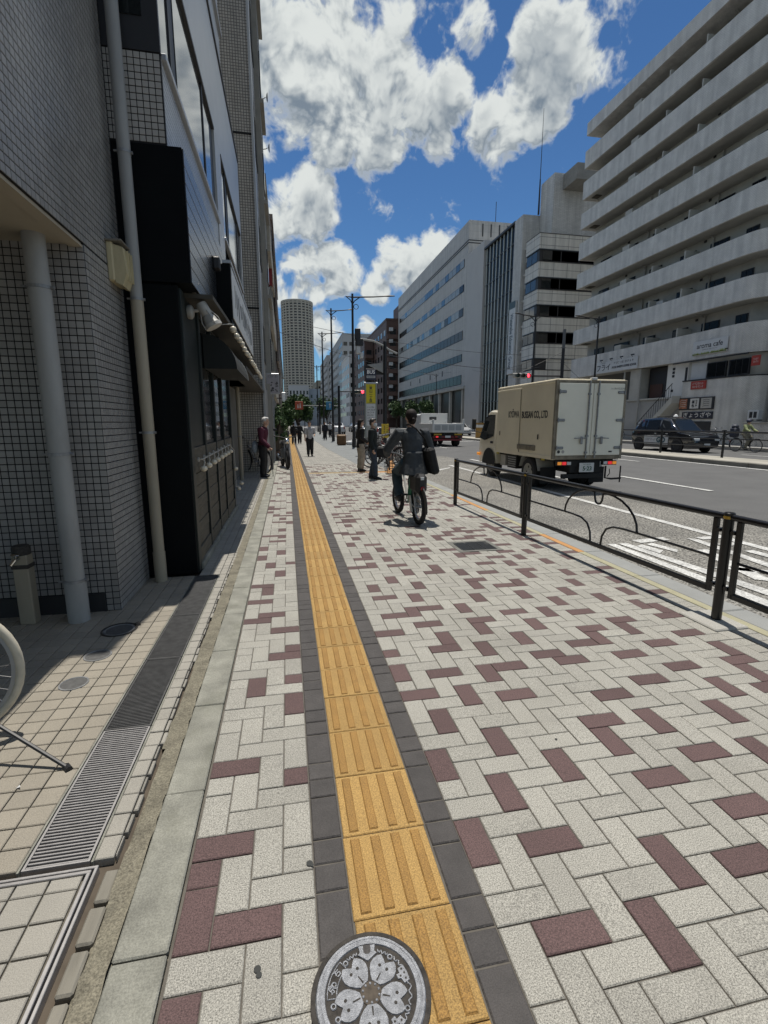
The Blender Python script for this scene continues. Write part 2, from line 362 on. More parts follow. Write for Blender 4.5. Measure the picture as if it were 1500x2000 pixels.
M_asph = mat('asphalt', (.10, .10, .099), .9, var=.10, vscale=1.2, speck=.25, sscale=60, bump=.3, bscale=120)
M_agg = mat('asphalt_aggregate', (.185, .178, .16), .95, var=.12, vscale=.8, speck=1.0, sscale=40, bump=.8, bscale=45, dirt=.6, dscale=.7, dcol=(.07, .07, .068))
M_grey = mat('pavement_grey', (.19, .2, .2), .9, var=.1, vscale=2, speck=.3, sscale=120)
M_white = mat('road_paint', (.50, .50, .48), .85, var=.15, vscale=5, speck=.4, sscale=45, dirt=.7, dscale=3.5, dcol=(.20, .20, .195))
M_orange = mat('kerb_paint_orange', (.45, .225, .075), .8, var=.1, vscale=8, dirt=.3, dscale=8, dcol=(.4, .3, .18))
M_yelcon = mat('kerb_paint_worn', (.33, .31, .205), .85, var=.1, vscale=5, speck=.15, sscale=200)
M_kerbn = mat('kerb_grey', (.255, .26, .25), .85, var=.08, vscale=4, speck=.15, sscale=200)
M_wt = mat('wall_tile_grey', (.26, .252, .24), .32, var=.16, vscale=1.3, rand=.12, speck=.12, sscale=350)
M_wg = mat('wall_grout', (.012, .012, .013), .95)
M_pipe = mat('pipe_grey', (.27, .272, .265), .55, var=.14, vscale=5, dirt=.35, dscale=4, dcol=(.12, .12, .11), stretch=(1, 1, .3))
M_pipe2 = mat('pipe_beige', (.30, .265, .20), .55, var=.2, vscale=3, dirt=.4, dscale=3, dcol=(.13, .11, .08), stretch=(1, 1, .35))
M_blk = mat('black_paint', (.004, .005, .006), .6, spec=.10, var=.2, vscale=3, bump=.05, bscale=60)
M_blk2 = mat('black_boards', (.010, .013, .017), .27, var=.3, vscale=4, bump=.12, bscale=40, spec=.8)
M_green = mat('shop_dark_green', (.010, .0145, .0135), .5, spec=.3, var=.15, vscale=3)
M_wood = mat('weathered_boards', (.085, .075, .055), .8, var=.25, vscale=6, bump=.3, bscale=40, stretch=(1, 1, 6))
M_glass = mat('window_glass', (.012, .015, .016), .04, 0, spec=.5)
M_glassb = mat('window_glass_blue', (.05, .055, .056), .05, 0, spec=.7, coat=.15)
M_gdark = mat('window_dark', (.006, .007, .0075), .2, spec=.18)
M_wlight = mat('window_painted_reflection', (.24, .26, .255), .25, spec=.4)  # pale base colour stands in for clouds mirrored in the upper office panes
M_frame = mat('dark_frame', (.022, .022, .024), .5)
M_alu = mat('aluminium', (.42, .43, .44), .4, .6)
M_panel = mat('wall_panel', (.36, .37, .375), .35, var=.05, vscale=3, bump=.06, bscale=150, spec=.6)
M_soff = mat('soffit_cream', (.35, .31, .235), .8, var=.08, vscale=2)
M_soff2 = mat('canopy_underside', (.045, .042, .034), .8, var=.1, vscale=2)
M_lampbox = mat('aged_cream_plastic', (.46, .40, .245), .5, var=.15, vscale=9, dirt=.5, dscale=9, dcol=(.16, .13, .08), stretch=(1, 1, .25))
M_wmetal = mat('off_white_metal', (.36, .35, .32), .5, var=.1, vscale=10)
M_bulb = mat('bulb_milk_glass', (.62, .56, .44), .25)
M_signw = mat('sign_white', (.56, .57, .57), .5, var=.04, vscale=3, dirt=.2, dscale=2.5, dcol=(.3, .3, .3))
M_ink = mat('sign_ink', (.03, .032, .036), .6)
M_iron = mat('rail_bronze_black', (.0035, .003, .003), .3, spec=.5)
M_gold = mat('reflector_amber', (.5, .3, .03), .3)
M_pole = mat('pole_dark', (.014, .014, .016), .5)
M_polegrey = mat('pole_grey', (.30, .30, .29), .6)
M_rub = mat('rubber', (.015, .015, .016), .85)
M_creamtyre = mat('cream_tyre', (.50, .46, .37), .7, var=.08, vscale=20)
M_chrome = mat('chrome', (.62, .62, .62), .18, 1.)
M_blackpl = mat('black_plastic', (.014, .014, .015), .5)
def plain(n, c, r=.6, **k): return mat(n, c, r, **k)

# ------------------------------------------------------------------ ground, road, kerbs
def sheet(name, pts, z, m, parent=None):
    b = MB(); b.add([(x, y, z) for x, y in pts], [tuple(range(len(pts)))]); return b.build(name, m, parent)
struct(sheet('ground', [(-900, -300), (900, -300), (900, 1500), (-900, 1500)], -.30, mat('earth', (.16, .16, .155), .95, var=.1, vscale=.05)))
ROADZ = -.05
road = struct(sheet('road', [(2.9, -12), (24.6, -12), (24.6, 700), (2.9, 700)], ROADZ, M_asph))
def lay(name, pts, m, dz=.004, par=road): return sheet(name, pts, ROADZ + dz, m, par)
lay('parking_lane', [(3.3, -12), (6.85, -12), (6.85, 21), (3.3, 21)], M_agg)
def stripe(x0, x1, y0, y1, name='lane_line'): return lay(name, [(x0, y0), (x1, y0), (x1, y1), (x0, y1)], M_white, .012)
stripe(5.50, 5.64, -6, 16.3)
lay('lane_line', [(5.24, 15.3), (5.30, 15.5), (4.62, 14.8), (4.62, 14.55)], M_white, .012)
for k in range(16): stripe(7.22, 7.36, 12.6 + k * 6.2 - 1.4, 12.6 + k * 6.2, 'lane_dash')
for k in range(16): stripe(9.05, 9.2, 9 + k * 9.1, 12 + k * 9.1, 'lane_dash')
for k in range(16): stripe(13.2, 13.34, 9.5 + k * 7, 11.1 + k * 7, 'lane_dash')
stripe(14.72, 14.90, -10, 60, 'edge_line')
for k in range(12): stripe(20.6, 20.75, 10 + k * 7, 12 + k * 7, 'lane_dash')
for k in range(6): stripe(7.6 + k * 1.05, 8.1 + k * 1.05, 38.5, 42, 'crossing_bar')
stripe(7.0, 14.2, 36.2, 36.6, 'stop_line')
# painted characters of the bus lane, seen through the railing
for q in ([(3.84, 5.2), (3.95, 5.2), (3.96, 3.0), (3.82, 3.0)], [(4.0, 5.2), (4.12, 5.2), (4.24, 3.0), (4.08, 3.0)], [(4.14, 5.05), (4.26, 5.1), (4.30, 4.8), (4.17, 4.7)], [(4.32, 5.1), (4.44, 5.15), (4.5, 4.8), (4.40, 4.7)],
          [(4.28, 5.32), (4.80, 5.40), (4.78, 5.25), (4.30, 5.17)], [(5.06, 5.3), (5.16, 5.2), (4.92, 3.3), (4.78, 3.3)], [(4.70, 4.75), (4.86, 4.75), (4.5, 3.6), (4.36, 3.7)],
          [(5.20, 5.3), (5.5, 5.32), (5.5, 5.2), (5.22, 5.18)], [(5.18, 4.95), (5.46, 4.98), (5.46, 4.86), (5.18, 4.83)], [(5.22, 4.6), (5.36, 4.62), (5.42, 3.0), (5.28, 3.0)], [(4.30, 4.1), (4.44, 4.15), (5.0, 3.75), (4.9, 3.65)]):
    lay('painted_stroke', q, M_white, .012)

# footway: sand bed, then the pieces
FW = [(-.373, -8), (3.19, -8), (3.19, 13), (4.25, 19), (4.25, 420), (-.373, 420)]
pave = struct(sheet('footway', FW, -.006, M_joint))
YP, XP, X0, Y0 = .099, .1028, .549, -.006
REDS = set([(-1, 28), (0, 13), (0, 17), (0, 23), (0, 25), (0, 31), (0, 47), (1, 10), (1, 20), (1, 34), (1, 38), (1, 40), (1, 50), (2, 13), (2, 15), (2, 25), (2, 47), (2, 51), (3, 18), (3, 22), (3, 28), (3, 32), (3, 34), (3, 42), (3, 54), (4, 9), (4, 29), (4, 35), (4, 37), (4, 47), (4, 49), (4, 53), (5, 16), (5, 22), (5, 24), (5, 40), (5, 44), (6, 11), (6, 25), (6, 27), (6, 53), (7, 30), (7, 32), (7, 34), (7, 44), (7, 52), (8, 11), (8, 15), (8, 17), (8, 19), (8, 45), (8, 49), (9, 26), (9, 28), (9, 36), (9, 52), (10, 13), (10, 21), (10, 25), (10, 33), (10, 39), (10, 41), (10, 43), (11, 16), (11, 18), (11, 30), (11, 52), (12, 27), (12, 39), (12, 43), (12, 49), (12, 55), (13, 22), (13, 32), (13, 36), (13, 46), (13, 50), (14, 15), (14, 25), (14, 27), (14, 29), (14, 39), (15, 18), (15, 32), (15, 34), (15, 48), (16, 23), (16, 41), (16, 43), (16, 45), (17, 20), (17, 26), (17, 28), (17, 30), (17, 36), (17, 50), (18, 47), (18, 53), (19, 20), (19, 34), (19, 38), (20, 21), (20, 23), (20, 27), (20, 41), (20, 45), (20, 49), (21, 24), (21, 30), (21, 32), (22, 31), (22, 35), (22, 41), (22, 51), (23, 38), (23, 46)])
REDL = set([(-1, 10), (-1, 14), (0, 12), (0, 15), (0, 19), (0, 35), (0, 39), (0, 43), (0, 52), (0, 56), (0, 63), (1, 12), (1, 25), (1, 36), (1, 41), (1, 49), (1, 60), (2, 29), (2, 33), (2, 46), (2, 54), (2, 62), (3, 18), (3, 23), (3, 26), (3, 30), (3, 50)])
MC = (.160, .985)          # manhole centre
GR = (1.87, 2.40, 5.05, 5.52)   # drain cover in the paving
def near_hole(x0, y0, x1, y1): return math.hypot((x0 + x1) / 2 - MC[0], (y0 + y1) / 2 - MC[1]) < .13 or (x0 > GR[0] - .03 and x1 < GR[1] + .03 and y0 > GR[2] - .03 and y1 < GR[3] + .03)
bricks = []     # (dist, x0,y0,x1,y1, red)
rb = random.Random(5)
def field(x0, px, n, rule, reds, jmax, hand):
    for j in range(3, jmax):
        for i in range(-1, n):
            s = rule(i, j)
            if s == 'H': a, b, c, d = i, j, i + 2, j + 1
            elif s == 'V': a, b, c, d = i, j, i + 1, j + 2
            else: continue
            a2, c2 = max(a, 0), min(c, n)
            if c2 <= a2: continue
            g = .0022
            q = [x0 + a2 * px + g, Y0 + b * YP + g, x0 + c2 * px - g, Y0 + d * YP - g]
            red = ((i, j) in reds) if j < hand else rb.random() < .19
            if q[1] > 13.9 and q[3] < 14.45: continue
            if near_hole(*q): continue
            bricks.append((math.hypot((q[0] + q[2]) / 2 - .3, (q[1] + q[3]) / 2 - .2), *q, red))
field(X0, XP, 24, lambda i, j: {3: 'H', 1: 'V'}.get((i + j) % 4), REDS, 172, 54)
field(-.367, .1005, 4, lambda i, j: {1: 'H', 0: 'V'}.get((i - j) % 4), REDL, 230, 64)
rz_ = random.Random(3)
bricks.sort()
shp = {}
def brick_mesh(w, h, red):
    k = (round(w, 4), round(h, 4), red)
    if k not in shp:
        b = MB(); b.slab(-w / 2, -h / 2, w / 2, h / 2, -.012, 0, .0028); shp[k] = b.mesh('brick', M_pr if red else M_pw)
    return shp[k]
rest = {False: MB(), True: MB()}
vis = lambda x, y: y > .72 + .12 * max(0, x)
nb = 0
for d, x0, y0, x1, y1, red in bricks:
    dz = rz_.uniform(-.0012, .0012)
    if nb < 300 and vis((x0 + x1) / 2, y0):
        nb += 1; o = obj('brick', brick_mesh(x1 - x0, y1 - y0, red), pave, loc=((x0 + x1) / 2, (y0 + y1) / 2, dz))
        o.rotation_euler = (rz_.uniform(-.004, .004), rz_.uniform(-.004, .004), rz_.uniform(-.006, .006))
    else: rest[red].slab(x0, y0, x1, y1, -.012, dz, .0028)
rest[False].build('grey_bricks', M_pw, pave, kind='stuff'); rest[True].build('red_bricks', M_pr, pave, kind='stuff')
# farther off the single pieces cannot be told apart
struct(sheet('far_paving', [(.55, 17.0), (2.35, 17.0), (2.1, 27), (2.1, 200), (.55, 200)], .002, tile_mat('far_brick_paving', (.29, .28, .25), (.12, .11, .1), .2, .1, .05, .5, .85, rand=.22)))
struct(sheet('far_left_paving', [(-.367, 22.7), (.035, 22.7), (.035, 200), (-.367, 200)], .002, tile_mat('far_brick_paving_b', (.29, .28, .25), (.12, .11, .1), .2, .1, .05, .5, .85, rand=.22)))
struct(sheet('grey_footway_strip', [(3.02, 14.4), (3.5, 14.4), (4.2, 19), (4.2, 300), (2.12, 300), (2.12, 27), (2.36, 17.03), (3.02, 17.03)], -.001, M_grey))
# charcoal edging of the tactile strip
dk = MB(); nd = 0
def dark_piece(x0, x1, y0, y1):
    global nd
    if math.hypot((x0 + x1) / 2 - MC[0], (y0 + y1) / 2 - MC[1]) < .11 and x0 < .1: return
    dz = rz_.uniform(-.002, .001)
    if y0 < 9 and y1 > .75:
        b = MB(); w, h = x1 - x0, y1 - y0; b.slab(-w / 2, -h / 2, w / 2, h / 2, -.012, 0, .004); obj('edging_block', b.mesh('edging_block', M_pd), pave, loc=((x0 + x1) / 2, (y0 + y1) / 2, dz))
    else: dk.slab(x0, y0, x1, y1, -.012, dz, .004)
for xa in (.0375, .4465):
    y = .5 if xa < .2 else .4
    pat = [1, 1, 2] if xa < .2 else [2, 1, 1]
    k = 0
    while y < 60:
        h = .099 * (pat[k % 3] if y < 30 else 2); dark_piece(xa, xa + .101, y + .003, y + h - .003); y += h; k += 1
dk.build('edging_blocks', M_pd, pave, kind='stuff')
# tactile guide tiles: 4 bars each
tt = MB(); s_ = .2965
def tac(b, cx, cy, z0=0.):
    b.slab(cx - s_ / 2, cy - s_ / 2, cx + s_ / 2, cy + s_ / 2, z0 - .012, z0, .003)
    for k in range(4):
        x = cx - .108 + k * .072
        w, h = .017, .135; c = .004; b.mi = 1
        b.add([(x - w, cy - h, z0), (x + w, cy - h, z0), (x + w, cy + h, z0), (x - w, cy + h, z0), (x - w + c, cy - h + c, z0 + .005), (x + w - c, cy - h + c, z0 + .005), (x + w - c, cy + h - c, z0 + .005), (x - w + c, cy + h - c, z0 + .005)],
              [(4, 5, 6, 7), (0, 1, 5, 4), (1, 2, 6, 5), (2, 3, 7, 6), (3, 0, 4, 7)]); b.mi = 0
tac(tt, 0, 0); tme = tt.mesh('guide_tile', [M_ty, M_tyb]); far_t = MB()
for k in range(-2, 190):
    cy = 1.1825 + .3003 * k + .15; cx = .2915 + rz_.uniform(-.0015, .0015)
    if k < 80:
        obj('guide_tile', tme, pave, loc=(cx, cy, rz_.uniform(-.001, .001)), rot=(0, 0, rz_.uniform(-.004, .004)))
    else: tac(far_t, cx, cy)
far_t.build('guide_tiles', [M_ty, M_tyb], pave, kind='stuff')
b = MB(); b.add([(.415, 1.179, .0008), (.4175, 1.180, .0008), (.372, 1.052, .0008), (.369, 1.051, .0008)], [(0, 1, 2, 3)]); b.build('crack', mat('crack', (.08, .05, .02), .9), pave)
# branch to the bus stop
M_tyd = mat('tactile_faded', (.30, .23, .13), .85, var=.25, vscale=4)
for k in range(8): b = MB(); b.slab(.556 + k * .3, 13.95, .556 + k * .3 + .296, 14.25, -.012, 0, .004); b.build('guide_tile', M_tyd if k < 5 else M_orange, pave)
lay('kerb_paint', [(2.75, 13.6), (3.0, 13.6), (4.12, 18.9), (3.98, 18.9)], M_orange, .06)
for x, y, r in ((.022, 1.400, .011), (.03, 1.392, .006), (-.13, 1.105, .01), (-.125, 1.09, .008), (1.175, 1.83, .006)):
    b = MB(); b.lathe([(0, .0012), (r, .001)], (x, y, .0022), 9); b.build('gum_spot', mat('gum', (.035, .037, .035), .8), pave)
# border course along the kerb, painted edge strip, kerb stones
bc = MB(); k = 0; rr = random.Random(11)
for k in range(-10, 128):
    y = .04 + k * .103; red = rr.random() < .2
    if .4 < y < 12: obj('brick', brick_mesh(.158, .099, False) if not red else brick_mesh(.158, .099, True), pave, loc=(3.105, y + .05, .001))
    else: bc.slab(3.026, y, 3.184, y + .099, -.012, .001)
bc.build('border_bricks', M_pb, pave, kind='stuff')
kerb = struct(MB().add([(3.19, -8, -.2), (3.19, 13, -.2), (3.19, 13, .0), (3.19, -8, .0)], [(0, 1, 2, 3)]).build('kerb', M_kerbn))
y = -6.
k = 0
while y < 12.9:
    L_ = .9; b = MB(); b.cbox(3.192, y + .003, -.12, 3.272, y + L_ - .003, .003, .006)
    org = (4.22 < y + .3 < 5.9) or (7.0 < y + .3 < 9.6); b.build('edge_stone', M_orange if org else M_yelcon, kerb)
    b = MB(); b.cbox(3.276, y + .003, -.16, 3.50, y + L_ - .003, .0, .012); b.build('kerb_stone', M_kerbn, kerb); y += L_; k += 1
b = MB(); fl = [(3.19, 13), (4.25, 19), (4.25, 300)]; fo = [(3.5, 12.9), (4.55, 18.95), (4.55, 300)]
for i in range(2): b.add([(*fl[i], .0), (*fo[i], .0), (*fo[i + 1], .0), (*fl[i + 1], .0), (*fo[i], -.2), (*fo[i + 1], -.2)], [(0, 1, 2, 3), (1, 4, 5, 2)])
b.build('kerb_run', M_kerbn, kerb)
# gutter drain cover set in the paving
t = tag(thing('drain_cover', 'square slotted steel drain cover set in the brick paving near the railing', 'drain cover', (0, 0, 0)), 'square slotted steel drain cover set in the brick paving near the railing', 'drain cover')
b = MB(); gx0, gx1, gy0, gy1 = GR
for q in ((gx0, gy0, gx1, gy0 + .05), (gx0, gy1 - .05, gx1, gy1), (gx0, gy0 + .05, gx0 + .05, gy1 - .05), (gx1 - .05, gy0 + .05, gx1, gy1 - .05)): b.box(q[0], q[1], -.01, q[2], q[3], .004)
b.build('surround', mat('cover_surround', (.14, .14, .125), .8, var=.2, vscale=15), t)
b = MB(); b.box(gx0 + .05, gy0 + .05, -.012, gx1 - .05, gy1 - .05, -.006); b.build('pit', M_black_pit, t)
for k in range(3):
    xa = gx0 + .06 + k * .145
    b = MB()
    for i in range(15): yy = gy0 + .062 + i * .0235; b.box(xa, yy, -.006, xa + .135, yy + .012, .003)
    b.box(xa, gy0 + .055, -.006, xa + .006, gy1 - .055, .0035); b.box(xa + .129, gy0 + .055, -.006, xa + .135, gy1 - .055, .0035)
    b.build('grating', mat('cover_grating', (.045, .048, .05), .5, .4) if k == 0 else bpy.data.materials['cover_grating'], t)
# ------------------------------------------------------------------ left frontage: kerb, mortar, tiles, drain
lk = struct(sheet('frontage_kerb', [(-.60, -8), (-.37, -8), (-.37, 300), (-.60, 300)], -.02, M_mort))
y = 1.195 - .62 * 6; rk = random.Random(9)
for k in range(120):
    b = MB(); L_ = .62; b.cbox(-.522, y + .002, -.08, -.377, y + L_ - .002, .002 + rk.uniform(-.002, .002), .0045)
    if k < 40: b.build('kerb_stone', M_kerb, lk)
    elif k < 100: b.build('kerb_stone', M_kerb, lk)
    y += L_
# ragged mortar bed: a strip with an uneven broken edge
def ragged(name, xi, xo, y0, y1, step, amp, z, m, par, seed=1, drop=0.):
    r = random.Random(seed); L_, Rr = [], []; y = y0; w = 0
    while y < y1:
        w = w * .6 + r.uniform(-amp, amp) * .6; L_.append((xi + w, y)); Rr.append((xo + r.uniform(-.004, .004), y)); y += step * r.uniform(.6, 1.4)
    b = MB(); n = len(L_)
    vs = [(x, yy, z + r.uniform(-.004, .004)) for x, yy in L_] + [(x, yy, z + r.uniform(-.003, .003)) for x, yy in Rr] + [(x, yy, z - .05) for x, yy in L_]
    fs = [(i, i + n, i + n + 1, i + 1) for i in range(n - 1)] + [(i, i + 1, i + 1 + 2 * n, i + 2 * n) for i in range(n - 1)]
    b.add(vs, fs); return b.build(name, m, par)
ragged('mortar_bed', -.586, -.524, -1, 2.15, .05, .014, -.003, M_mort, lk, 3); ragged('mortar_bed', -.606, -.524, 2.12, 60, .05, .006, -.003, M_mort, lk, 4)
yard = struct(sheet('frontage_bed', [(-12, -8), (-.58, -8), (-.58, 60), (-12, 60)], -.03, M_grout))
tm = {}
def tmesh(w, h, m, c=.003):
    k = (round(w, 3), round(h, 3), m.name)
    if k not in tm: b = MB(); b.slab(-w / 2, -h / 2, w / 2, h / 2, -.03, 0, c); tm[k] = b.mesh('tile', m)
    return tm[k]
covers = [(-1.23, 2.80, .075), (-1.224, 3.14, .08), (-1.218, 3.53, .10)]
tl = []
for j in range(-14, 200):
    for i in range(0, 24):
        x1 = -.924 - i * .0985; x0 = x1 - .0935; y0 = 1.556 + j * .0995; y1 = y0 + .0945
        if y0 > 4.72 and x1 < -.9: continue
        if y0 < 1.55: continue
        if x1 < -1.34 and y0 > 3.9: continue
        tl.append((math.hypot(x0 + .9, y0 - 1.6), x0, y0, x1, y1))
tl.sort(); far = MB()
for k, (d, x0, y0, x1, y1) in enumerate(tl):
    dz = rz_.uniform(-.001, .001)
    if k < 240: obj('tile', tmesh(x1 - x0, y1 - y0, M_yt), yard, loc=((x0 + x1) / 2, (y0 + y1) / 2, dz))
    else: far.slab(x0, y0, x1, y1, -.03, dz)
far.build('paving_tiles', M_yt, yard, kind='stuff')
# strip between the drain and the kerb: square tile and narrow nosing piece per course
far = MB(); rj = random.Random(21)
for j in range(0, 190):
    y0 = 1.556 + j * .0995; w = .0
    e = -.612 + rj.uniform(-.012, .006) if y0 < 5 else -.60
    x_in = -.690
    cut = -.630 + rj.uniform(-.002, .002)
    a = (x_in, y0, cut, y0 + .0945); c_ = (cut + .004, y0 + .006, e, y0 + .089)
    if y0 < 6.5:
        obj('tile', tmesh(a[2] - a[0], .0945, M_yt2), yard, loc=((a[0] + a[2]) / 2, y0 + .047, rz_.uniform(-.002, .002)), rot=(0, 0, rj.uniform(-.01, .01)))
        b = MB(); b.slab(c_[0], c_[1], c_[2], c_[3], -.03, -.002, .004); b.build('nosing', M_yt2, yard)
    else: far.slab(*a, -.03, 0); far.slab(*c_, -.03, -.002)
    if y0 > 4.73:
        for x0, x1 in ((-.785, -.694), (-.88, -.789)):
            if y0 < 9: obj('tile', tmesh(x1 - x0, .0945, M_yt2), yard, loc=((x0 + x1) / 2, y0 + .047, rz_.uniform(-.001, .001)))
            else: far.slab(x0, y0, x1, y0 + .0945, -.03, 0)
        if y0 > 8.6:
            for i in range(5): far.slab(-.98 - i * .0985, y0, -.886 - i * .0985, y0 + .0945, -.03, 0)
far.build('paving_tiles', M_yt2, yard, kind='stuff')
# broken old bricks along the hatch
for k in range(7):
    y1 = 1.515 - k * .128; b = MB(); b.cbox(-.640 + rj.uniform(-.003, .003), y1 - .118, -.04, -.592 + rj.uniform(-.006, .004), y1 - .004, -.004, .006)
    b.build('broken_brick', mat('old_brick', (.22, .205, .17), .9, var=.25, vscale=12, bump=.5, bscale=50, stretch=(1, .25, 1)) if k == 0 else bpy.data.materials['old_brick'], yard)
# drain gratings
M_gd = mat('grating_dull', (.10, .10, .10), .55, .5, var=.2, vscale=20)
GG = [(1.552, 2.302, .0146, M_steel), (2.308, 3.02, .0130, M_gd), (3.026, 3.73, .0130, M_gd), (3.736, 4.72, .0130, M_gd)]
dl = ['bright steel drain grating nearest the hatch, beside the bicycle stand', 'grey drain grating second from the hatch, in the sunlit yard', 'grey drain grating third from the hatch, half in shade', 'farthest drain grating, lying in shade before the black shop']
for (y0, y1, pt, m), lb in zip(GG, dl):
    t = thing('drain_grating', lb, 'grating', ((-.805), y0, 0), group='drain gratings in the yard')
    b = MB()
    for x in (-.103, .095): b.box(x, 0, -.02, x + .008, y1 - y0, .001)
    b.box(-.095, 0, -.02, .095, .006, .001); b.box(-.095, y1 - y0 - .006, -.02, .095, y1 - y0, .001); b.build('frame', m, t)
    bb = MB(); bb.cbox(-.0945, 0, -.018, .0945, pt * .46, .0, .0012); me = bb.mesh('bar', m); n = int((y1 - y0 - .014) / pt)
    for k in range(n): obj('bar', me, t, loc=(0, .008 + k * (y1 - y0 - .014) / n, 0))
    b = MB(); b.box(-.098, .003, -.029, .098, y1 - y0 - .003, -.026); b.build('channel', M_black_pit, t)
for (y0, y1, pt, m) in GG:
    for x in (-.921, -.697):
        b = MB(); b.box(x, y0 - .004, -.03, x + .007, y1 + .004, .0); b.build('channel_edge', M_kerb, yard)
# tiled hatch with aluminium frame at the bottom left
t = thing('hatch_cover', 'tiled hatch with a bare metal frame in the bottom left corner', 'hatch', (0, 0, 0))
b = MB(); b.box(-2.1, -.4, -.031, -.69, 1.49, -.012); b.build('bed', mat('hatch_filler', (.12, .108, .085), .9, var=.35, vscale=20), t)
for i in range(12):
    for j in range(12):
        x1 = -.704 - i * .0985; y1 = 1.452 - j * .0985; lo = 1.452 if j == 0 else y1
        if i == 0 or True:
            w, h = .0925, .0925
            if j == 0: obj('tile', tmesh(w, .046, M_yt2), t, loc=(x1 - w / 2, 1.478, 0))
            if y1 - h > .4: obj('tile', tmesh(w, h, M_yt2), t, loc=(x1 - w / 2, y1 - h / 2, 0))
for z0, xo, w in ((0, -.694, .012), (-.002, -.676, .010)):
    b = MB(); b.cbox(xo, -.4, -.03, xo + w, 1.505 + (xo + .694), .003 + z0, .0015); b.cbox(-2.1, 1.503 + (xo + .694), -.03, xo + w, 1.503 + w + (xo + .694), .003 + z0, .0015); b.build('frame', M_steel, t)
# small round inspection covers
for k, (x, y, r) in enumerate(covers):
    lb = ['round grey inspection cover closest to the bicycle stand, in full sun', 'round grey inspection cover just outside the shadow edge', 'larger round dark inspection cover lying in the shade'][k]
    t = thing('inspection_cover', lb, 'cover', (x, y, 0), group='round inspection covers')
    b = MB(); b.lathe([(r * .86, .001), (r * .88, .0045), (r * 1.0, .0045), (r * 1.02, -.01)], n=28); b.build('rim', M_steel2, t, smooth=40)
    b = MB(); b.lathe([(0, .0025), (r * .86, .0025)], n=28); b.build('lid', mat('lid_grey', (.10, .10, .098), .6, .3, var=.2, vscale=40) if k == 0 else bpy.data.materials['lid_grey'], t)
    if k == 2: b = MB(); b.tube(arc((0, 0, .003), r * 1.12, 0, 360, 26, 'xy')[:-1], .006, 5, True); b.cyl((r * .9, r * .6, .002), (r * 1.1, r * .8, .004), .02, n=8); b.build('collar', M_castdark, t)
b = MB(); b.add([(-1.12, 1.965, .004), (-1.100, 1.96, .012), (-1.115, 1.985, .004)], [(0, 1, 2)]); tag(b.build('paper_scrap', M_signw), 'tiny white paper scrap on the tiles beside the bicycle stand', 'litter')
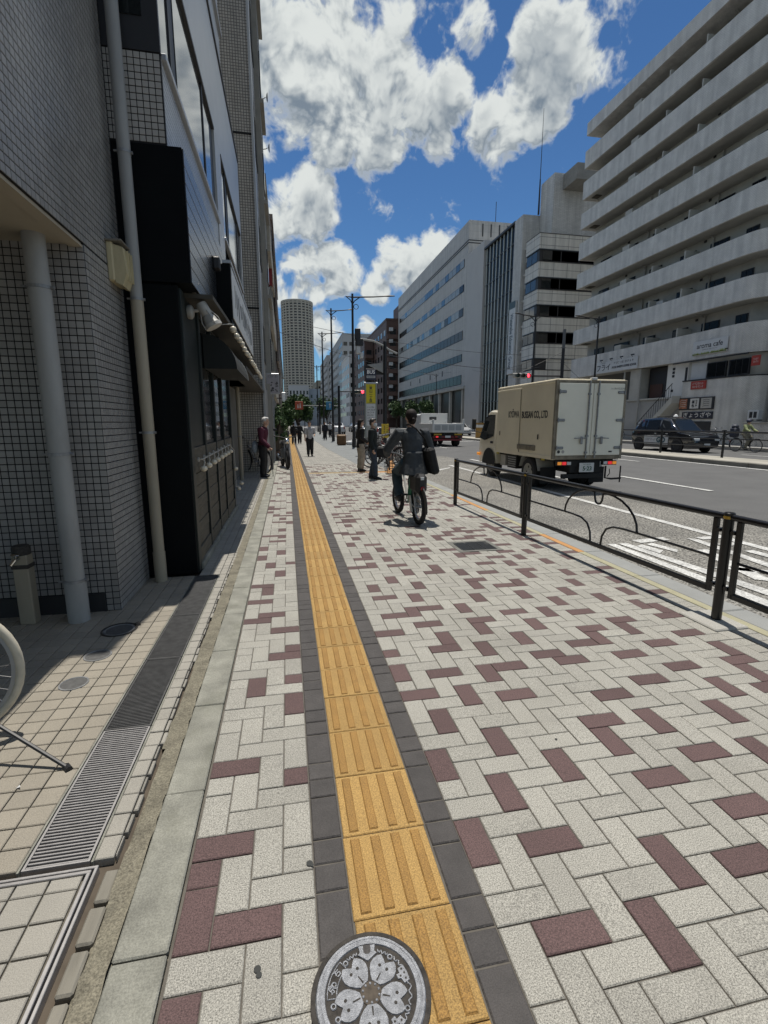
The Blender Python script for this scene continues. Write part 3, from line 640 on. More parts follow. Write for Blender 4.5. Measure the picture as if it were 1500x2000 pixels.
# ------------------------------------------------------------------ manhole cover with a cherry blossom cast in it
def manhole():
    t = thing('manhole_cover', 'round cast iron manhole cover with a cherry blossom relief', 'manhole cover', (*MC, .0045))
    t.rotation_euler = (0, 0, R(-3))
    Rr = .146
    b = MB(); b.lathe([(Rr - .006, -.01), (Rr + .008, .004), (Rr + .001, .006), (Rr - .004, .005)], n=56); b.build('outer_ring', M_castdark, t, smooth=40)
    b = MB(); b.lathe([(0, .0055), (.128, .0055)], n=56); b.build('plate', M_castdark, t)
    b = MB(); b.lathe([(.1165, .005), (.118, .0098), (.1275, .0098), (.1285, .008), (.131, .008), (.132, .0092), (.1385, .0085), (.1415, .004)], n=64); b.build('rim', M_castiron, t, smooth=35)
    def flat(name, poly, h=.0092, lo=.005, m=M_castiron, par=t):
        b = MB(); k = len(poly); c = (sum(p[0] for p in poly) / k, sum(p[1] for p in poly) / k); ins = .0012
        top = []
        for x, y in poly:
            d = math.hypot(x - c[0], y - c[1]); f = 1 - ins / max(d, .003); top.append((c[0] + (x - c[0]) * f, c[1] + (y - c[1]) * f))
        vs = [(x, y, lo) for x, y in poly] + [(x, y, h) for x, y in top]
        b.add(vs, [tuple(range(k, 2 * k))] + [(i, (i + 1) % k, k + (i + 1) % k, k + i) for i in range(k)])
        return b.build(name, m, par)
    def rot(p, a): return [(x * math.cos(a) - y * math.sin(a), x * math.sin(a) + y * math.cos(a)) for x, y in p]
    # petal pointing +y, notched tip
    half = [(.012, .025), (.022, .034), (.032, .047), (.0365, .060), (.0355, .073), (.029, .085), (.0205, .0925), (.011, .087), (.0, .0775)]
    pet = half + [(-x, y) for x, y in reversed(half[:-1])]
    angs = [36, -36, 108, -108, 180]
    for k, a in enumerate(angs):
        A = R(a); p = flat('petal', rot(pet, A))
        for hx, hy in ((-.011, .066), (.011, .066)):
            q = rot([(hx, hy)], A)[0]; b = MB(); b.lathe([(0, .0097), (.0042, .0095)], (*q, 0), 10); b.build('hole', M_castdark, p)
        q = rot([(-.002, .03), (.002, .03), (.0015, .05), (-.0015, .05)], A); b = MB(); b.add([(x, y, .0096) for x, y in q], [(0, 1, 2, 3)]); b.build('stamen', M_castdark, p)
    b = MB(); b.lathe([(0, .0072), (.027, .0072), (.0275, .005)], n=28); b.build('boss', mat('boss_rust', (.075, .06, .045), .85, var=.3, vscale=80), t)
    for k in range(10):
        a = 2 * pi * (k + .5) / 10; b = MB(); b.sphere((.0215 * math.cos(a), .0215 * math.sin(a), .0075), (.0034, .0034, .0025), 8, 5); b.build('stud', M_castiron, t)
    # key slot with its pointed collar
    flat('key_collar', [(-.024, .115), (.024, .115), (.021, .098), (.027, .092), (.0, .074), (-.027, .092), (-.021, .098)], .0096)
    flat('key_slot', [(-.011, .116), (.011, .116), (.011, .097), (.006, .091), (-.006, .091), (-.011, .097)], .0101, m=M_pd)
    # scroll line with small rings round the flower
    for a in (38, -38, -72, 118, -118, 62, -100):
        if 45 < a < 115: continue
        x, y = .098 * math.sin(R(a)), .098 * math.cos(R(a)); b = MB(); b.tube(arc((x, y, .007), .006, 0, 360, 12, 'xy')[:-1], .0022, 5, True); b.build('ring', M_castiron, t)
    for a0, a1 in ((-33, -16), (16, 33), (43, 68), (-43, -40), (77, 113), (-146, -122), (122, 146)):
        pts = []
        for i in range(15):
            a = a0 + (a1 - a0) * i / 14; rr = .101 + .004 * math.cos(i * 1.3); pts.append((-rr * math.sin(R(-a)), rr * math.cos(R(a)), .0068))
        if a0 in (-43,): continue
        b = MB(); b.tube(pts, .0019, 5); b.build('scroll', M_castiron, t)
    # small side emblems with dots
    for a in (72, 144, -144):
        p = flat('emblem', rot([(-.020, .086), (-.022, .104), (-.004, .107), (.018, .104), (.020, .088), (.006, .084), (.004, .076), (-.008, .076), (-.008, .085)], -R(a)))
        for hx, hy in ((-.014, .095), (-.003, .098), (.010, .096), (0, .086)):
            q = rot([(hx, hy)], -R(a))[0]; b = MB(); b.lathe([(0, .0097), (.0028, .0096)], (*q, 0), 8); b.build('hole', M_castdark, p)
    # lettered panel on the left
    pts = [(.112 * math.cos(R(a)), .112 * math.sin(R(a))) for a in range(132, 184, 6)] + [(.088 * math.cos(R(a)), .088 * math.sin(R(a))) for a in range(180, 130, -6)]
    b = MB(); b.tube([(x, y, .0066) for x, y in pts], .0016, 5, True); b.build('panel_border', M_castiron, t)
    for a, s in ((146, 'ち'), (168, '京')):
        q = (.1 * math.cos(R(a)), .1 * math.sin(R(a)))
        text('letter', s, .022, M_castiron, t, Matrix.Translation((q[0], q[1], .007)) @ Matrix.Rotation(R(a - 90) * .6, 4, 'Z'), .0012, bold=.0004)
manhole()

# ------------------------------------------------------------------ guardrail along the kerb
GRL = thing('guardrail', 'black guardrail with arched bars on posts along the right kerb', 'guardrail', (3.06, 0, 0))
GRL.location = (0, 0, 0)
def rail_panel(par, L_, M):
    def put(n_, b, sm=None): b.v = [tuple(M @ Vector(p)) for p in b.v]; return b.build(n_, M_iron, par, smooth=sm)
    b = MB(); b.tube([(0, .03, .785), (0, L_ - .03, .785)], .0235, 10); put('top_rail', b, 40)
    b = MB(); b.cbox(-.014, .095, .205, .014, L_ - .095, .245, .004); put('bottom_rail', b)
    for y in (.095, L_ - .095): b = MB(); b.cbox(-.014, y - .021, .205, .014, y + .021, .765, .004); put('upright', b)
    c = L_ / 2
    for s in (1, -1):
        p = [(0, c - s * (c - .1), .47), (0, c - s * .40, .47), (0, c - s * .25, .46), (0, c - s * .15, .42), (0, c - s * .095, .34), (0, c - s * .08, .24)]
        b = MB(); b.tube(p, .0105, 7); put('mid_rail', b, 50)
        p = [(0, c - s * .56, .47)] + [(0, c - s * (.56 - .45 * (1 - math.cos(R(w)))), .47 + .295 * math.sin(R(w))) for w in (15, 30, 45, 60, 75, 88)] + [(0, c - s * .065, .755), (0, c - s * .055, .69), (0, c - s * .035, .655), (0, c, .645)]
        b = MB(); b.tube(p, .0105, 7); put('arch', b, 50)
def rail_post(x, y, arms=(1, 1)):
    b = MB(); b.cyl((0, 0, 0), (0, 0, .80), .034, n=18); t = b.build('post', M_iron, GRL, smooth=40); t.location = (x, y, 0)
    b = MB(); b.lathe([(.034, .772), (.0355, .775), (.0355, .79), (.034, .793)], n=18); b.build('reflective_band', M_gold, t)
    b = MB(); b.lathe([(.036, .798), (.036, .812), (.030, .818), (0, .820)], n=18); b.build('cap', M_iron, t, smooth=40)
    for s in arms:
        for z in (.27, .68):
            b = MB(); b.cyl((0, s * .03, z), (0, s * .08, z), .013, n=8); b.cyl((-.022, s * .06, z), (.022, s * .06, z), .017, n=8); b.build('bracket', M_iron, t)
    if y < 4: b = MB(); b.cbox(-.17, -.17, -.03, .11, .17, .016, .008); b.build('plinth', M_pb, t)
rx = lambda y: 3.075 - max(0, y - 2.8) * .030
P3, P2, P1, P0 = 2.855, 5.72, 8.19, .0
for y, ar in ((P3, (1, -1)), (P2, (1, -1)), (P1, (-1,)), (P0, (1,))): rail_post(rx(y), y, ar)
for a, b_ in ((P2, P1), (P3, P2), (P0, P3)): rail_panel(GRL, b_ - a, Matrix.Translation((rx(a), a, 0)) @ Matrix.Rotation(math.atan2(-(rx(b_) - rx(a)), b_ - a), 4, 'Z'))
# ------------------------------------------------------------------ left: tiled building with the open ground floor
TP = .05
def tile_shape(n):   # a glazed tile lying on a plane with normal n ('x+','y-'), 2.5 mm proud
    b = MB(); h = .0220; c = .0015; d = .0032
    P = (lambda u, v, w: (w, u, v)) if n == 'x' else (lambda u, v, w: (u, -w, v))
    b.add([P(-h, -h, 0), P(h, -h, 0), P(h, h, 0), P(-h, h, 0), P(-h + c, -h + c, d), P(h - c, -h + c, d), P(h - c, h - c, d), P(-h + c, h - c, d)], [(4, 5, 6, 7), (0, 1, 5, 4), (1, 2, 6, 5), (2, 3, 7, 6), (3, 0, 4, 7)])
    return b
def tile_field(par, n, u0, u1, v0, v1, plane, singles, score, m=M_wt, name='wall_tiles', tp=TP):
    """tiles on x=plane (u=y, v=z) or y=plane (u=x, v=z); the best-scoring ones are objects, the rest one mesh"""
    base = tile_shape(n); me = base.mesh('tile', m); cells = []
    nu = int(round((u1 - u0) / tp)); nv = int(round((v1 - v0) / tp))
    for i in range(nu):
        for j in range(nv): u = u0 + (i + .5) * tp; v = v0 + (j + .5) * tp; cells.append((score(u, v), u, v))
    cells.sort(); rest_ = MB(); bv = base.v; bf = base.f
    for k, (s, u, v) in enumerate(cells):
        loc = (plane, u, v) if n == 'x' else (u, plane, v)
        if k < singles: obj('tile', me, par, loc=loc)
        else: rest_.add([(a + loc[0], b_ + loc[1], c + loc[2]) for a, b_, c in bv], bf)
    if cells[singles:]: rest_.build(name, m, par, kind='stuff')
A = thing('tiled_building', 'grey tiled building at the left edge with an open ground floor and corner pillar', 'building', (-1.33, 3.94, 0))
A.location = (0, 0, 0)
b = MB(); b.box(-3.4, 3.94, 0, -1.33, 4.77, 2.66); b.build('pillar', M_wg, A)
b = MB(); b.box(-8, -6, 2.66, -1.33, 4.77, 15); b.build('upper_wall', M_wg, A)
b = MB(); b.box(-8, -6, 2.645, -1.345, 4.0, 2.659); b.build('soffit', M_soff, A)
b = MB(); b.box(-1.42, -6, 2.63, -1.336, 3.94, 2.6445); b.build('soffit_edge', M_soff, A)
b = MB(); b.box(-8, 4.4, 0, -3.4, 4.77, 2.645); b.build('rear_wall', M_wg, A)
tile_field(A, 'y', -2.78, -1.33, .15, 2.65, 3.94, 130, lambda u, v: math.hypot(u + 1.4, v - 1.2), name='front_tiles')
tile_field(A, 'y', -1.43, -1.33, .0, .15, 3.94, 6, lambda u, v: 0, name='foot_tiles')
tile_field(A, 'x', 3.94, 4.74, .0, 2.65, -1.33, 130, lambda u, v: math.hypot(u - 3.9, v - 1.2), name='side_tiles')
tile_field(A, 'x', 2.09, 4.74, 2.66, 5.2, -1.33, 60, lambda u, v: math.hypot(u - 3.6, v - 2.7), name='upper_tiles')
b = MB(); b.box(-2.8, 3.93, 0, -1.44, 3.94, .145); b.build('skirting', M_frame, A)
b = MB(); b.box(-1.44, 3.925, 0, -1.43, 3.95, .15); b.build('skirting_end', M_frame, A)
# cream lamp box on the corner of the tiled wall
t = thing('wall_lamp_box', 'aged cream plastic box lamp on the grey tiled wall above the pillar', 'lamp', (-1.33, 4.52, 2.66))
b = MB(); b.cbox(.0, -.13, -.12, .05, .14, .17, .01); b.build('housing', M_lampbox, t)
b = MB(); b.prism([(.05, .15), (.12, .13), (.135, -.06), (.10, -.15), (.05, -.13)], -.12, .12, 'y'); b.build('diffuser', M_lampbox, t)
for k in range(3): b = MB(); b.box(.115, -.06 + k * .05, -.1, .142, -.05 + k * .05, .12); b.build('rib', M_lampbox, t)
b = MB(); b.cbox(-.0, -.15, .165, .125, .15, .18, .004); b.build('lid', mat('lamp_lid', (.16, .15, .13), .7), t)
# drain pipes
def pipe(name, x, y, r, segs, clamps, lb):
    t = thing(name, lb, 'pipe', (x, y, 0))
    for z0, z1, m, k in segs: b = MB(); b.cyl((0, 0, z0), (0, 0, z1), r * k, n=22); b.build('pipe_length', m, t, smooth=40)
    for z in clamps:
        b = MB(); b.lathe([(r * 1.0, z - .012), (r * 1.09, z - .010), (r * 1.09, z + .010), (r * 1.0, z + .012)], n=22); b.cyl((-r * .9, -r * .3, z), (-r * 1.5, -r * .3, z), .008, n=6); b.cyl((r, 0, z), (r * 1.35, 0, z), .012, n=6); b.box(-.008, r * .8, z - .012, .008, r + .09, z + .012); b.build('clamp', M_steel2, t)
    return t
pipe('drain_pipe', -1.566, 3.775, .066, [(0, .30, M_pipe, 1.10), (.29, 1.22, M_pipe, 1.0), (1.21, 2.36, M_pipe, 1.03), (2.35, 2.646, M_pipe, 1.0)], (.31, 1.23, 2.32), 'thick grey drain pipe running down the tiled pillar')
pipe('rain_pipe', -1.196, 4.63, .048, [(0, .28, M_pipe2, 1.1), (.27, 1.35, M_pipe2, 1.0), (1.34, 2.45, M_pipe2, 1.03), (2.44, 3.55, M_pipe, 1.0), (3.54, 9, M_pipe, 1.03)], (1.36, 2.46, 3.56), 'tall slim rain pipe in the dark gap before the black shop')
# water post with tap
t = thing('tap_post', 'short square concrete water post with a tap, left of the thick drain pipe', 'tap', (-1.90, 3.80, 0))
b = MB(); b.cbox(-.05, -.045, 0, .05, .045, .52, .006); b.build('post', M_pipe2, t)
b = MB(); b.cbox(-.056, -.05, .42, .056, .05, .45, .004); b.build('band', M_castdark, t)
b = MB(); b.lathe([(.058, .52), (.058, .57), (.05, .585), (0, .585)], n=14); b.build('cap', M_castdark, t, smooth=40)
b = MB(); b.tube([(0, -.04, .50), (0, -.10, .50), (-.02, -.12, .47)], .012, 8); b.cyl((0, -.085, .50), (0, -.085, .535), .007, n=6); b.cyl((-.025, -.085, .535), (.025, -.085, .535), .007, n=6); b.build('tap', M_chrome, t)

# ------------------------------------------------------------------ left: black fronted shop
B = thing('black_shop', 'black fronted shop with white upper panels, windows and a lamp string under the canopy', 'building', (0, 0, 0))
def pb(name, q, m, par=B, c=0., **k):
    b = MB(); b.cbox(*q, c) if c else b.box(*q); return b.build(name, m, par, **k)
pb('body', (-7, 4.83, 0, -.96, 8.5, 7.19), M_blk); pb('far_body', (-7, 8.5, 2.3, -.96, 12.6, 7.19), M_blk); pb('upper_storey', (-7, 4.84, 7.2, -1.15, 12.6, 14), M_panel); pb('recess_wall', (-7, 8.5, 0, -1.32, 14.99, 2.3), mat('recess_render', (.16, .155, .14), .8, var=.1, vscale=2))
pb('side_wall', (-1.40, 4.80, 0, -.90, 4.83, 2.63), M_blk, c=.004)
pb('side_frame', (-1.36, 4.79, 4.385, -.90, 4.83, 7.19), M_frame)
pb('side_window', (-1.28, 4.782, 4.62, -1.02, 4.79, 5.6), M_glass)
pb('side_tile_bed', (-1.36, 4.80, 3.70, -.905, 4.83, 4.385), M_wg)
tile_field(B, 'y', -1.36, -.91, 3.73, 4.38, 4.80, 60, lambda u, v: abs(u + 1.1) + abs(v - 4), mat('shop_tile_white', (.40, .385, .36), .4, rand=.06), 'side_tiles')
pb('tile_band', (-.96, 4.84, 3.72, -.905, 8.4, 4.37), tile_mat('shop_band_tile', (.44, .45, .45), (.13, .13, .14), .05, .05, .12, 0, .35))
# upper windows and panels
def upper_window(y0, y1, panes):
    w = pb('window', (-.955, y0, 4.43, -.925, y1, 5.62), M_frame)
    for a, c in panes: pb('pane', (-.924, a, 4.46, -.917, c, 5.59), M_glassb, w)
    for yy in [p[1] for p in panes[:-1]]: pb('mullion', (-.924, yy + .005, 4.45, -.905, yy + .06, 5.6), M_frame, w)
    pb('sill', (-.93, y0 - .02, 4.375, -.868, y1 + .05, 4.428), M_alu, w, c=.006); pb('head', (-.93, y0 - .02, 5.605, -.885, y1, 5.645), M_frame, w); return w
upper_window(4.88, 8.22, [(4.92, 5.26), (5.60, 7.22), (7.32, 7.85)])
upper_window(8.98, 12.38, [(9.05, 9.5), (9.95, 11.6), (11.75, 12.1)])
pb('pier_panel', (-.955, 8.25, 3.74, -.893, 8.95, 5.645), M_panel)
pb('end_panel', (-.955, 12.41, 3.4, -.893, 12.6, 5.645), M_panel)
pb('spandrel', (-.955, 4.84, 5.65, -.893, 12.6, 7.19), M_panel, c=.004)
pb('cornice', (-.955, 4.84, 7.195, -.872, 12.6, 7.25), M_frame, c=.006); pb('upper_ledge', (-1.14, 4.84, 9.6, -1.09, 12.6, 9.68), M_alu)
# black boarded box over the shop front
bx_ = pb('fascia_box', (-1.38, 4.795, 2.65, -.789, 8.42, 3.715), M_blk)
for k in range(8):
    z = 2.655 + k * .1325; pb('board', (-.788, 4.80, z, -.775, 8.42, z + .126), M_blk2, bx_, c=.003)
for yy, zz in ((6.35, 3.28), (7.1, 3.22)):
    l = pb('floodlight', (-.772, yy - .06, zz - .08, -.70, yy + .06, zz + .05), M_frame, c=.01); b = MB(); b.cyl((-.775, yy, zz + .06), (-.71, yy, zz + .06), .012, n=6); b.build('bracket', M_frame, l)
for yy in (7.25, 7.4): b = MB(); b.tube([(-.765, yy, 3.05), (-.745, yy + .05, 2.75), (-.74, yy + .1, 2.70)], .018, 7); b.build('conduit', M_wmetal, B)
pb('lower_fascia', (-.93, 8.43, 2.68, -.80, 12.55, 3.72), M_blk)
# lit sign box
sg = thing('sign_box', 'white lettered sign board with a black end, mounted over the black shop', 'sign', (0, 0, 0))
pb('case', (-.775, 6.56, 2.695, -.612, 10.22, 3.335), M_blk, sg, c=.004); pb('sign_face', (-.611, 6.60, 2.72, -.600, 10.19, 3.31), M_signw, sg, c=.003)
pb('trim', (-.70, 6.55, 3.34, -.598, 10.24, 3.375), M_alu, sg)
rs_ = random.Random(12)
for k in range(22):     # brushed lettering, seen too edge-on to read
    y = 6.95 + k * .135 + rs_.uniform(-.03, .03); z = 3.02 + rs_.uniform(-.06, .06); hh = rs_.uniform(.08, .17); b = MB(); b.tube([(-.599, y - .02, z + hh), (-.599, y + rs_.uniform(-.05, .05), z), (-.599, y + rs_.uniform(-.06, .06), z - hh)], .02, 4, rs=[(.003, .012), (.003, .024), (.003, .010)]); b.build('brush_stroke', M_ink, sg)
# canopy with string of bulbs
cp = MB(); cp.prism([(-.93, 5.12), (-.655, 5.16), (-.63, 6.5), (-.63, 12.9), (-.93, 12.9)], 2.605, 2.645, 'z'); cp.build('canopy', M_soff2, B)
b = MB(); b.tube([(-.93, 5.14, 2.66), (-.80, 5.13, 2.655), (-.79, 5.13, 2.72), (-.775, 5.15, 2.74)], .008, 6); b.build('conduit', M_wmetal, B)
pb('canopy_edge', (-.629, 6.5, 2.60, -.618, 12.9, 2.69), M_blk)
st = thing('string_lights', 'string of round milk glass bulbs hung along the shop canopy edge', 'string lights', (0, 0, 0))
pts = [(-.80, 5.9, 2.56), (-.70, 6.0, 2.53), (-.62, 6.25, 2.585)]; bm_ = MB(); bm_.sphere((0, 0, -.045), .040, 12, 8); bulb = bm_.mesh('bulb', M_bulb, 60); so_ = MB(); so_.cyl((0, 0, -.008), (0, 0, .018), .012, n=8); sock = so_.mesh('socket', M_wmetal)
for k in range(17):
    y = 6.28 + k * .395; z = 2.575 - .012 * math.sin(k * 1.7); pts.append((-.592, y, z + .012)); o = obj('bulb', bulb, st, loc=(-.588, y, z)); obj('socket', sock, o)
    if k < 16: pts.append((-.590, y + .2, z - .02))
b = MB(); b.tube(pts, .005, 5); b.build('cable', M_wmetal, st)
# spotlight by the canopy
t = thing('spotlight', 'beige caged spotlight on a wall bracket under the shop canopy', 'lamp', (-.90, 5.2, 2.49), scale=1.3)
b = MB(); b.lathe([(0, .0), (.045, 0), (.05, .012), (.05, .03), (.03, .045), (0, .045)], (0, 0, 0), 14, 'x'); b.build('wall_plate', M_wmetal, t, smooth=40)
b = MB(); b.tube([(.04, 0, .01), (.07, 0, .012), (.085, 0, .02)], .012, 7); b.build('arm', M_wmetal, t)
ax = Matrix.Translation((.10, 0, .055)) @ Matrix.Rotation(R(-28), 4, 'Y')
b = MB(); b.M = ax; b.lathe([(0, .01), (.036, .01), (.040, 0), (.040, -.07), (.034, -.085), (.044, -.10), (.052, -.14), (.062, -.15), (.064, -.175), (.055, -.18), (0, -.175)], n=20); b.build('barrel', M_wmetal, t, smooth=35)
b = MB(); b.M = ax
for a in range(4): w = R(a * 90 + 20); b.tube([(.041 * math.cos(w), .041 * math.sin(w), -.06), (.066 * math.cos(w), .066 * math.sin(w), -.12), (.066 * math.cos(w), .066 * math.sin(w), -.17)], .004, 5)
b.build('cage', M_wmetal, t)
# quarter-round awning
aw = MB(); prof = [(-.90, 2.05)] + [(-.90 + .36 * math.sin(R(a)), 2.05 + .38 * math.cos(R(a))) for a in range(0, 91, 10)]
aw.prism(prof, 6.0, 7.6, 'y'); aw.build('awning', mat('awning_cloth', (.010, .013, .013), .9), B); b = MB(); b.tube([(x + .004, 7.6, z) for x, z in prof[4:]], .008, 5); b.build('awning_trim', M_wmetal, B)
# shop front: sill, posts, boarded panels, rails, glazing
pb('sill', (-.92, 4.93, 0, -.862, 8.45, .07), M_kerb, c=.008)
bays = [4.98, 5.70, 6.54, 7.32, 8.30]
pb('corner_post', (-.93, 4.835, .0, -.885, 4.975, 2.62), M_green, c=.006)
for y in bays[1:]: pb('post', (-.93, y - .045, .07, -.882, y + .045, 2.6), M_green, c=.005)
for i in range(4):
    y0, y1 = bays[i] + (.0 if i == 0 else .047), bays[i + 1] - .047
    pb('bottom_rail', (-.93, y0, .075, -.888, y1, .21), M_wood, c=.004)
    for k in range(6): z = .215 + k * .122; pb('board', (-.935, y0 + .002, z, -.905 + .004 * (k % 2), y1 - .002, z + .117), M_wood, c=.003)
    pb('mid_rail', (-.93, y0, .955, -.890, y1, 1.205), M_wood, c=.004)
    if i == 0: pb('blank_panel', (-.93, y0, 1.21, -.905, y1, 2.6), M_green)
    else:
        w = pb('window', (-.94, y0, 1.21, -.915, y1, 2.6), M_frame); pb('pane', (-.9145, y0 + .03, 1.25, -.908, y1 - .03, 2.57), M_glass, w)
t = thing('lamp_row', 'row of small white globe lamps on hooks along the boarded shop front', 'string lights', (0, 0, 0))
g = MB(); g.sphere((0, 0, 0), (.036, .036, .030), 12, 8); gm = g.mesh('globe', M_bulb, 60); b = MB(); b.tube([(-.04, -.01, .09), (.0, 0, .10), (.012, 0, .06), (0, 0, .02)], .008, 6); b.cyl((-.05, -.01, .09), (-.035, -.01, .09), .022, n=8); hk = b.mesh('hook', M_wmetal)
for k in range(8):
    o = obj('globe', gm, t, loc=(-.838, 5.16 + k * .345 + rnd.uniform(-.03, .03), .99 + .005 * k)); obj('hook', hk, o)
for k, (x, y, z) in enumerate(((-.85, 8.28, .70), (-.84, 8.5, .34), (-.80, 8.6, .42))): obj('globe', gm, t, loc=(x, y, z))
b = MB(); b.tube([(-.85, 5.1, 1.09)] + [(-.85, 5.16 + k * .345, 1.08 + .005 * k) for k in range(8)] + [(-.86, 8.28, 1.0), (-.86, 8.29, .4), (-.84, 8.6, .36)], .006, 5); b.build('cable', M_wmetal, t)
# recessed entrances beyond
for x0, y0, x1, y1, z1, m in ((-1.319, 9.0, -1.29, 10.0, 2.05, M_wmetal), (-1.319, 10.6, -1.28, 11.7, 2.1, M_frame)): d = pb('door', (x0, y0, 0, x1, y1, z1), m); pb('handle', (x1, y1 - .15, .95, x1 + .05, y1 - .12, 1.05), M_steel, d)
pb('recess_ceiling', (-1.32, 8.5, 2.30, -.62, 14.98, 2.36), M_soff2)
t = pipe('drain_pipe', -1.182, 12.85, .05, [(0, 2.3, M_pipe2, 1.)], (1.1,), 'thin beige pipe standing before the tiled wall, beyond the black shop')

# ------------------------------------------------------------------ left: farther frontages
M_tC = tile_mat('small_square_tile', (.40, .37, .32), (.11, .10, .09), .07, .07, .12, 0, .45, rand=.1)
M_conc = mat('fair_concrete', (.26, .25, .225), .85, var=.12, vscale=1.5, dirt=.3, dscale=2, dcol=(.12, .115, .1))
M_win = M_glass
def frontage(name, lb, x, y0, y1, h, m, floors, wy, wz=(1.0, 2.1), base=3., step=3.0, bal=None, depth=8., ledge=None, side_win=False):
    t = thing(name, lb, 'building', (0, 0, 0)); pb('wall', (x - depth, y0, 0, x, y1, h), m, t)
    for f in range(floors):
        z = base + f * step
        for a, c in wy:
            w = pb('window', (x, a, z + wz[0] - .9, x + .03, c, z + wz[1] - .9), M_frame, t); pb('pane', (x + .03, a + .05, z + wz[0] - .85, x + .036, c - .05, z + wz[1] - .95), M_win, w)
        if bal:
            q = pb('balcony', (x + .04, y0 + .1, z - .45, x + bal, y1 - .1, z + .55), ledge or m, t)
            for k in range(2): pb('divider', (x + .04, y0 + (y1 - y0) * (k + 1) / 3, z + .56, x + bal - .05, y0 + (y1 - y0) * (k + 1) / 3 + .08, z + 2.0), m, q)
        elif ledge: pb('ledge', (x, y0, z - .5, x + .12, y1, z - .38), ledge, t)
    pb('roof_edge', (x - depth, y0 - .05, h, x + .1, y1 + .05, h + .25), m, t)
    pb('shutter', (x, y0 + .4, 0, x + .04, y1 - .4, 2.5), M_steel2, t)
    return t
C_ = frontage('tile_clad_building', 'brown grey small tile building whose bare side wall faces the camera behind the old man', -.66, 15.0, 18.4, 17, M_tC, 4, [(15.6, 16.6), (17.0, 18.0)], base=3.3)
pb('pier', (-.66, 14.95, 0, -.60, 15.3, 17.0), M_panel, C_)
for z in (4.6, 9.0): pb('band', (-1.6, 14.985, z, -.66, 15.0, z + .05), M_wg, C_)
D_ = frontage('concrete_building', 'tall bare concrete building rising above the tiled wall on the left', -.50, 18.42, 20.3, 22, M_conc, 6, [(18.8, 19.4)], base=3.2, ledge=M_conc)
for k, z in enumerate((11.1, 12.7)):
    d = thing('satellite_dish', ['upper small satellite dish sticking out of the left concrete wall', 'lower small antenna sticking out of the left concrete wall'][k], 'antenna', (-.5, 20.0, z))
    b = MB(); b.tube([(0, 0, 0), (.10, 0, .02), (.16, 0, .06)], .012, 6); b.build('bracket', M_pole, d); b = MB(); b.lathe([(0, 0), (.09, .015), (.15, .05)], (.18, 0, .06), 14, 'x'); b.build('dish', M_pole, d)
E_ = frontage('balcony_block', 'left balcony block with beige rails and a red cloth, beyond the concrete building', -.55, 20.32, 27.6, 10.2, M_conc, 3, [(20.8, 22.4), (23.2, 24.8), (25.4, 27)], base=2.9, step=2.7, bal=.16, ledge=mat('balcony_beige', (.35, .32, .27), .8, var=.1))
b = MB(); b.box(-.55, 22.6, 7.2, -.40, 22.9, 8.0); b.build('hanging_cloth', mat('red_cloth', (.22, .03, .035), .9), E_)
F_ = frontage('brown_left_building', 'brown frontage farther down the left side with a jagged roof line', -.45, 27.62, 36, 11.6, tile_mat('brown_tile_left', (.17, .135, .115), (.06, .05, .05), .2, .07, .1, .5), 4, [(28.2, 29.6), (30.4, 31.8), (33, 35)], base=2.6, step=2.5, bal=.14)
G_ = frontage('far_left_building', 'dark frontage at the far end of the left row of buildings', -.5, 36.02, 58, 10.4, mat('dark_render', (.11, .105, .10), .9, var=.2), 3, [(37, 40), (42, 46), (48, 52)], base=2.9)
H_ = frontage('grey_left_building', 'low grey building closing the left row below the round tower', -.6, 58.1, 130, 12.2, M_conc, 4, [(60, 64), (68, 72), (76, 80), (90, 96), (104, 112)], base=2.6, step=2.7)
# pillar, hoods and signs on this row
pb('column', (-.56, 15.6, 0, -.46, 15.75, 2.6), M_conc, C_)
def hang_sign(name, lb, x0, x1, y, z0, z1, m, txt=None, cat='sign', back=M_alu, tcol=None, size=.1):
    t = thing(name, lb, cat, ((x0 + x1) / 2, y, z0)); w = (x1 - x0) / 2; h = z1 - z0
    b = MB(); b.cbox(-w, 0, 0, w, .08, h, .01); b.build('case', back, t); b = MB(); b.box(-w + .02, -.006, .02, w - .02, 0, h - .02); b.build('sign_face', m, t)
    return t
s_ = hang_sign('projecting_sign', 'grey projecting sign with a dark photograph, beyond the black shop', -.66, -.22, 18.0, 2.42, 3.13, mat('poster_grey', (.30, .285, .30), .6, var=.1))
scribble(s_, face(0, -.007, .61, (1, 0, 0), (0, 0, 1)), .34, .11, 1, M_ink, 3)
b = MB(); r5 = random.Random(4)
for k in range(26): x = r5.uniform(-.18, .18); z = r5.uniform(.06, .40) ; w = r5.uniform(.012, .045); b.add([(x - w, -.0075, z), (x + w, -.0075, z + r5.uniform(-.02, .02)), (x + w * .6, -.0075, z + w), (x - w * .7, -.0075, z + w * 1.2)], [(0, 1, 2, 3)])
b.build('printed_picture', mat('poster_dark', (.05, .045, .05), .7), s_)
b = MB(); b.box(-.5, .03, .3, -.22, .06, .34); b.cyl((-.1, .04, 0), (-.1, .04, -2.4), .02, n=6); b.build('bracket', M_pole, s_)
s_ = hang_sign('lit_sign', 'small upright white box sign above the plants on the left', -.18, -.02, 22.0, 2.35, 2.72, plain('sign_bright', (.8, .8, .8)))
b = MB(); b.box(-.5, .02, .1, -.08, .05, .14); b.build('bracket', M_pole, s_)
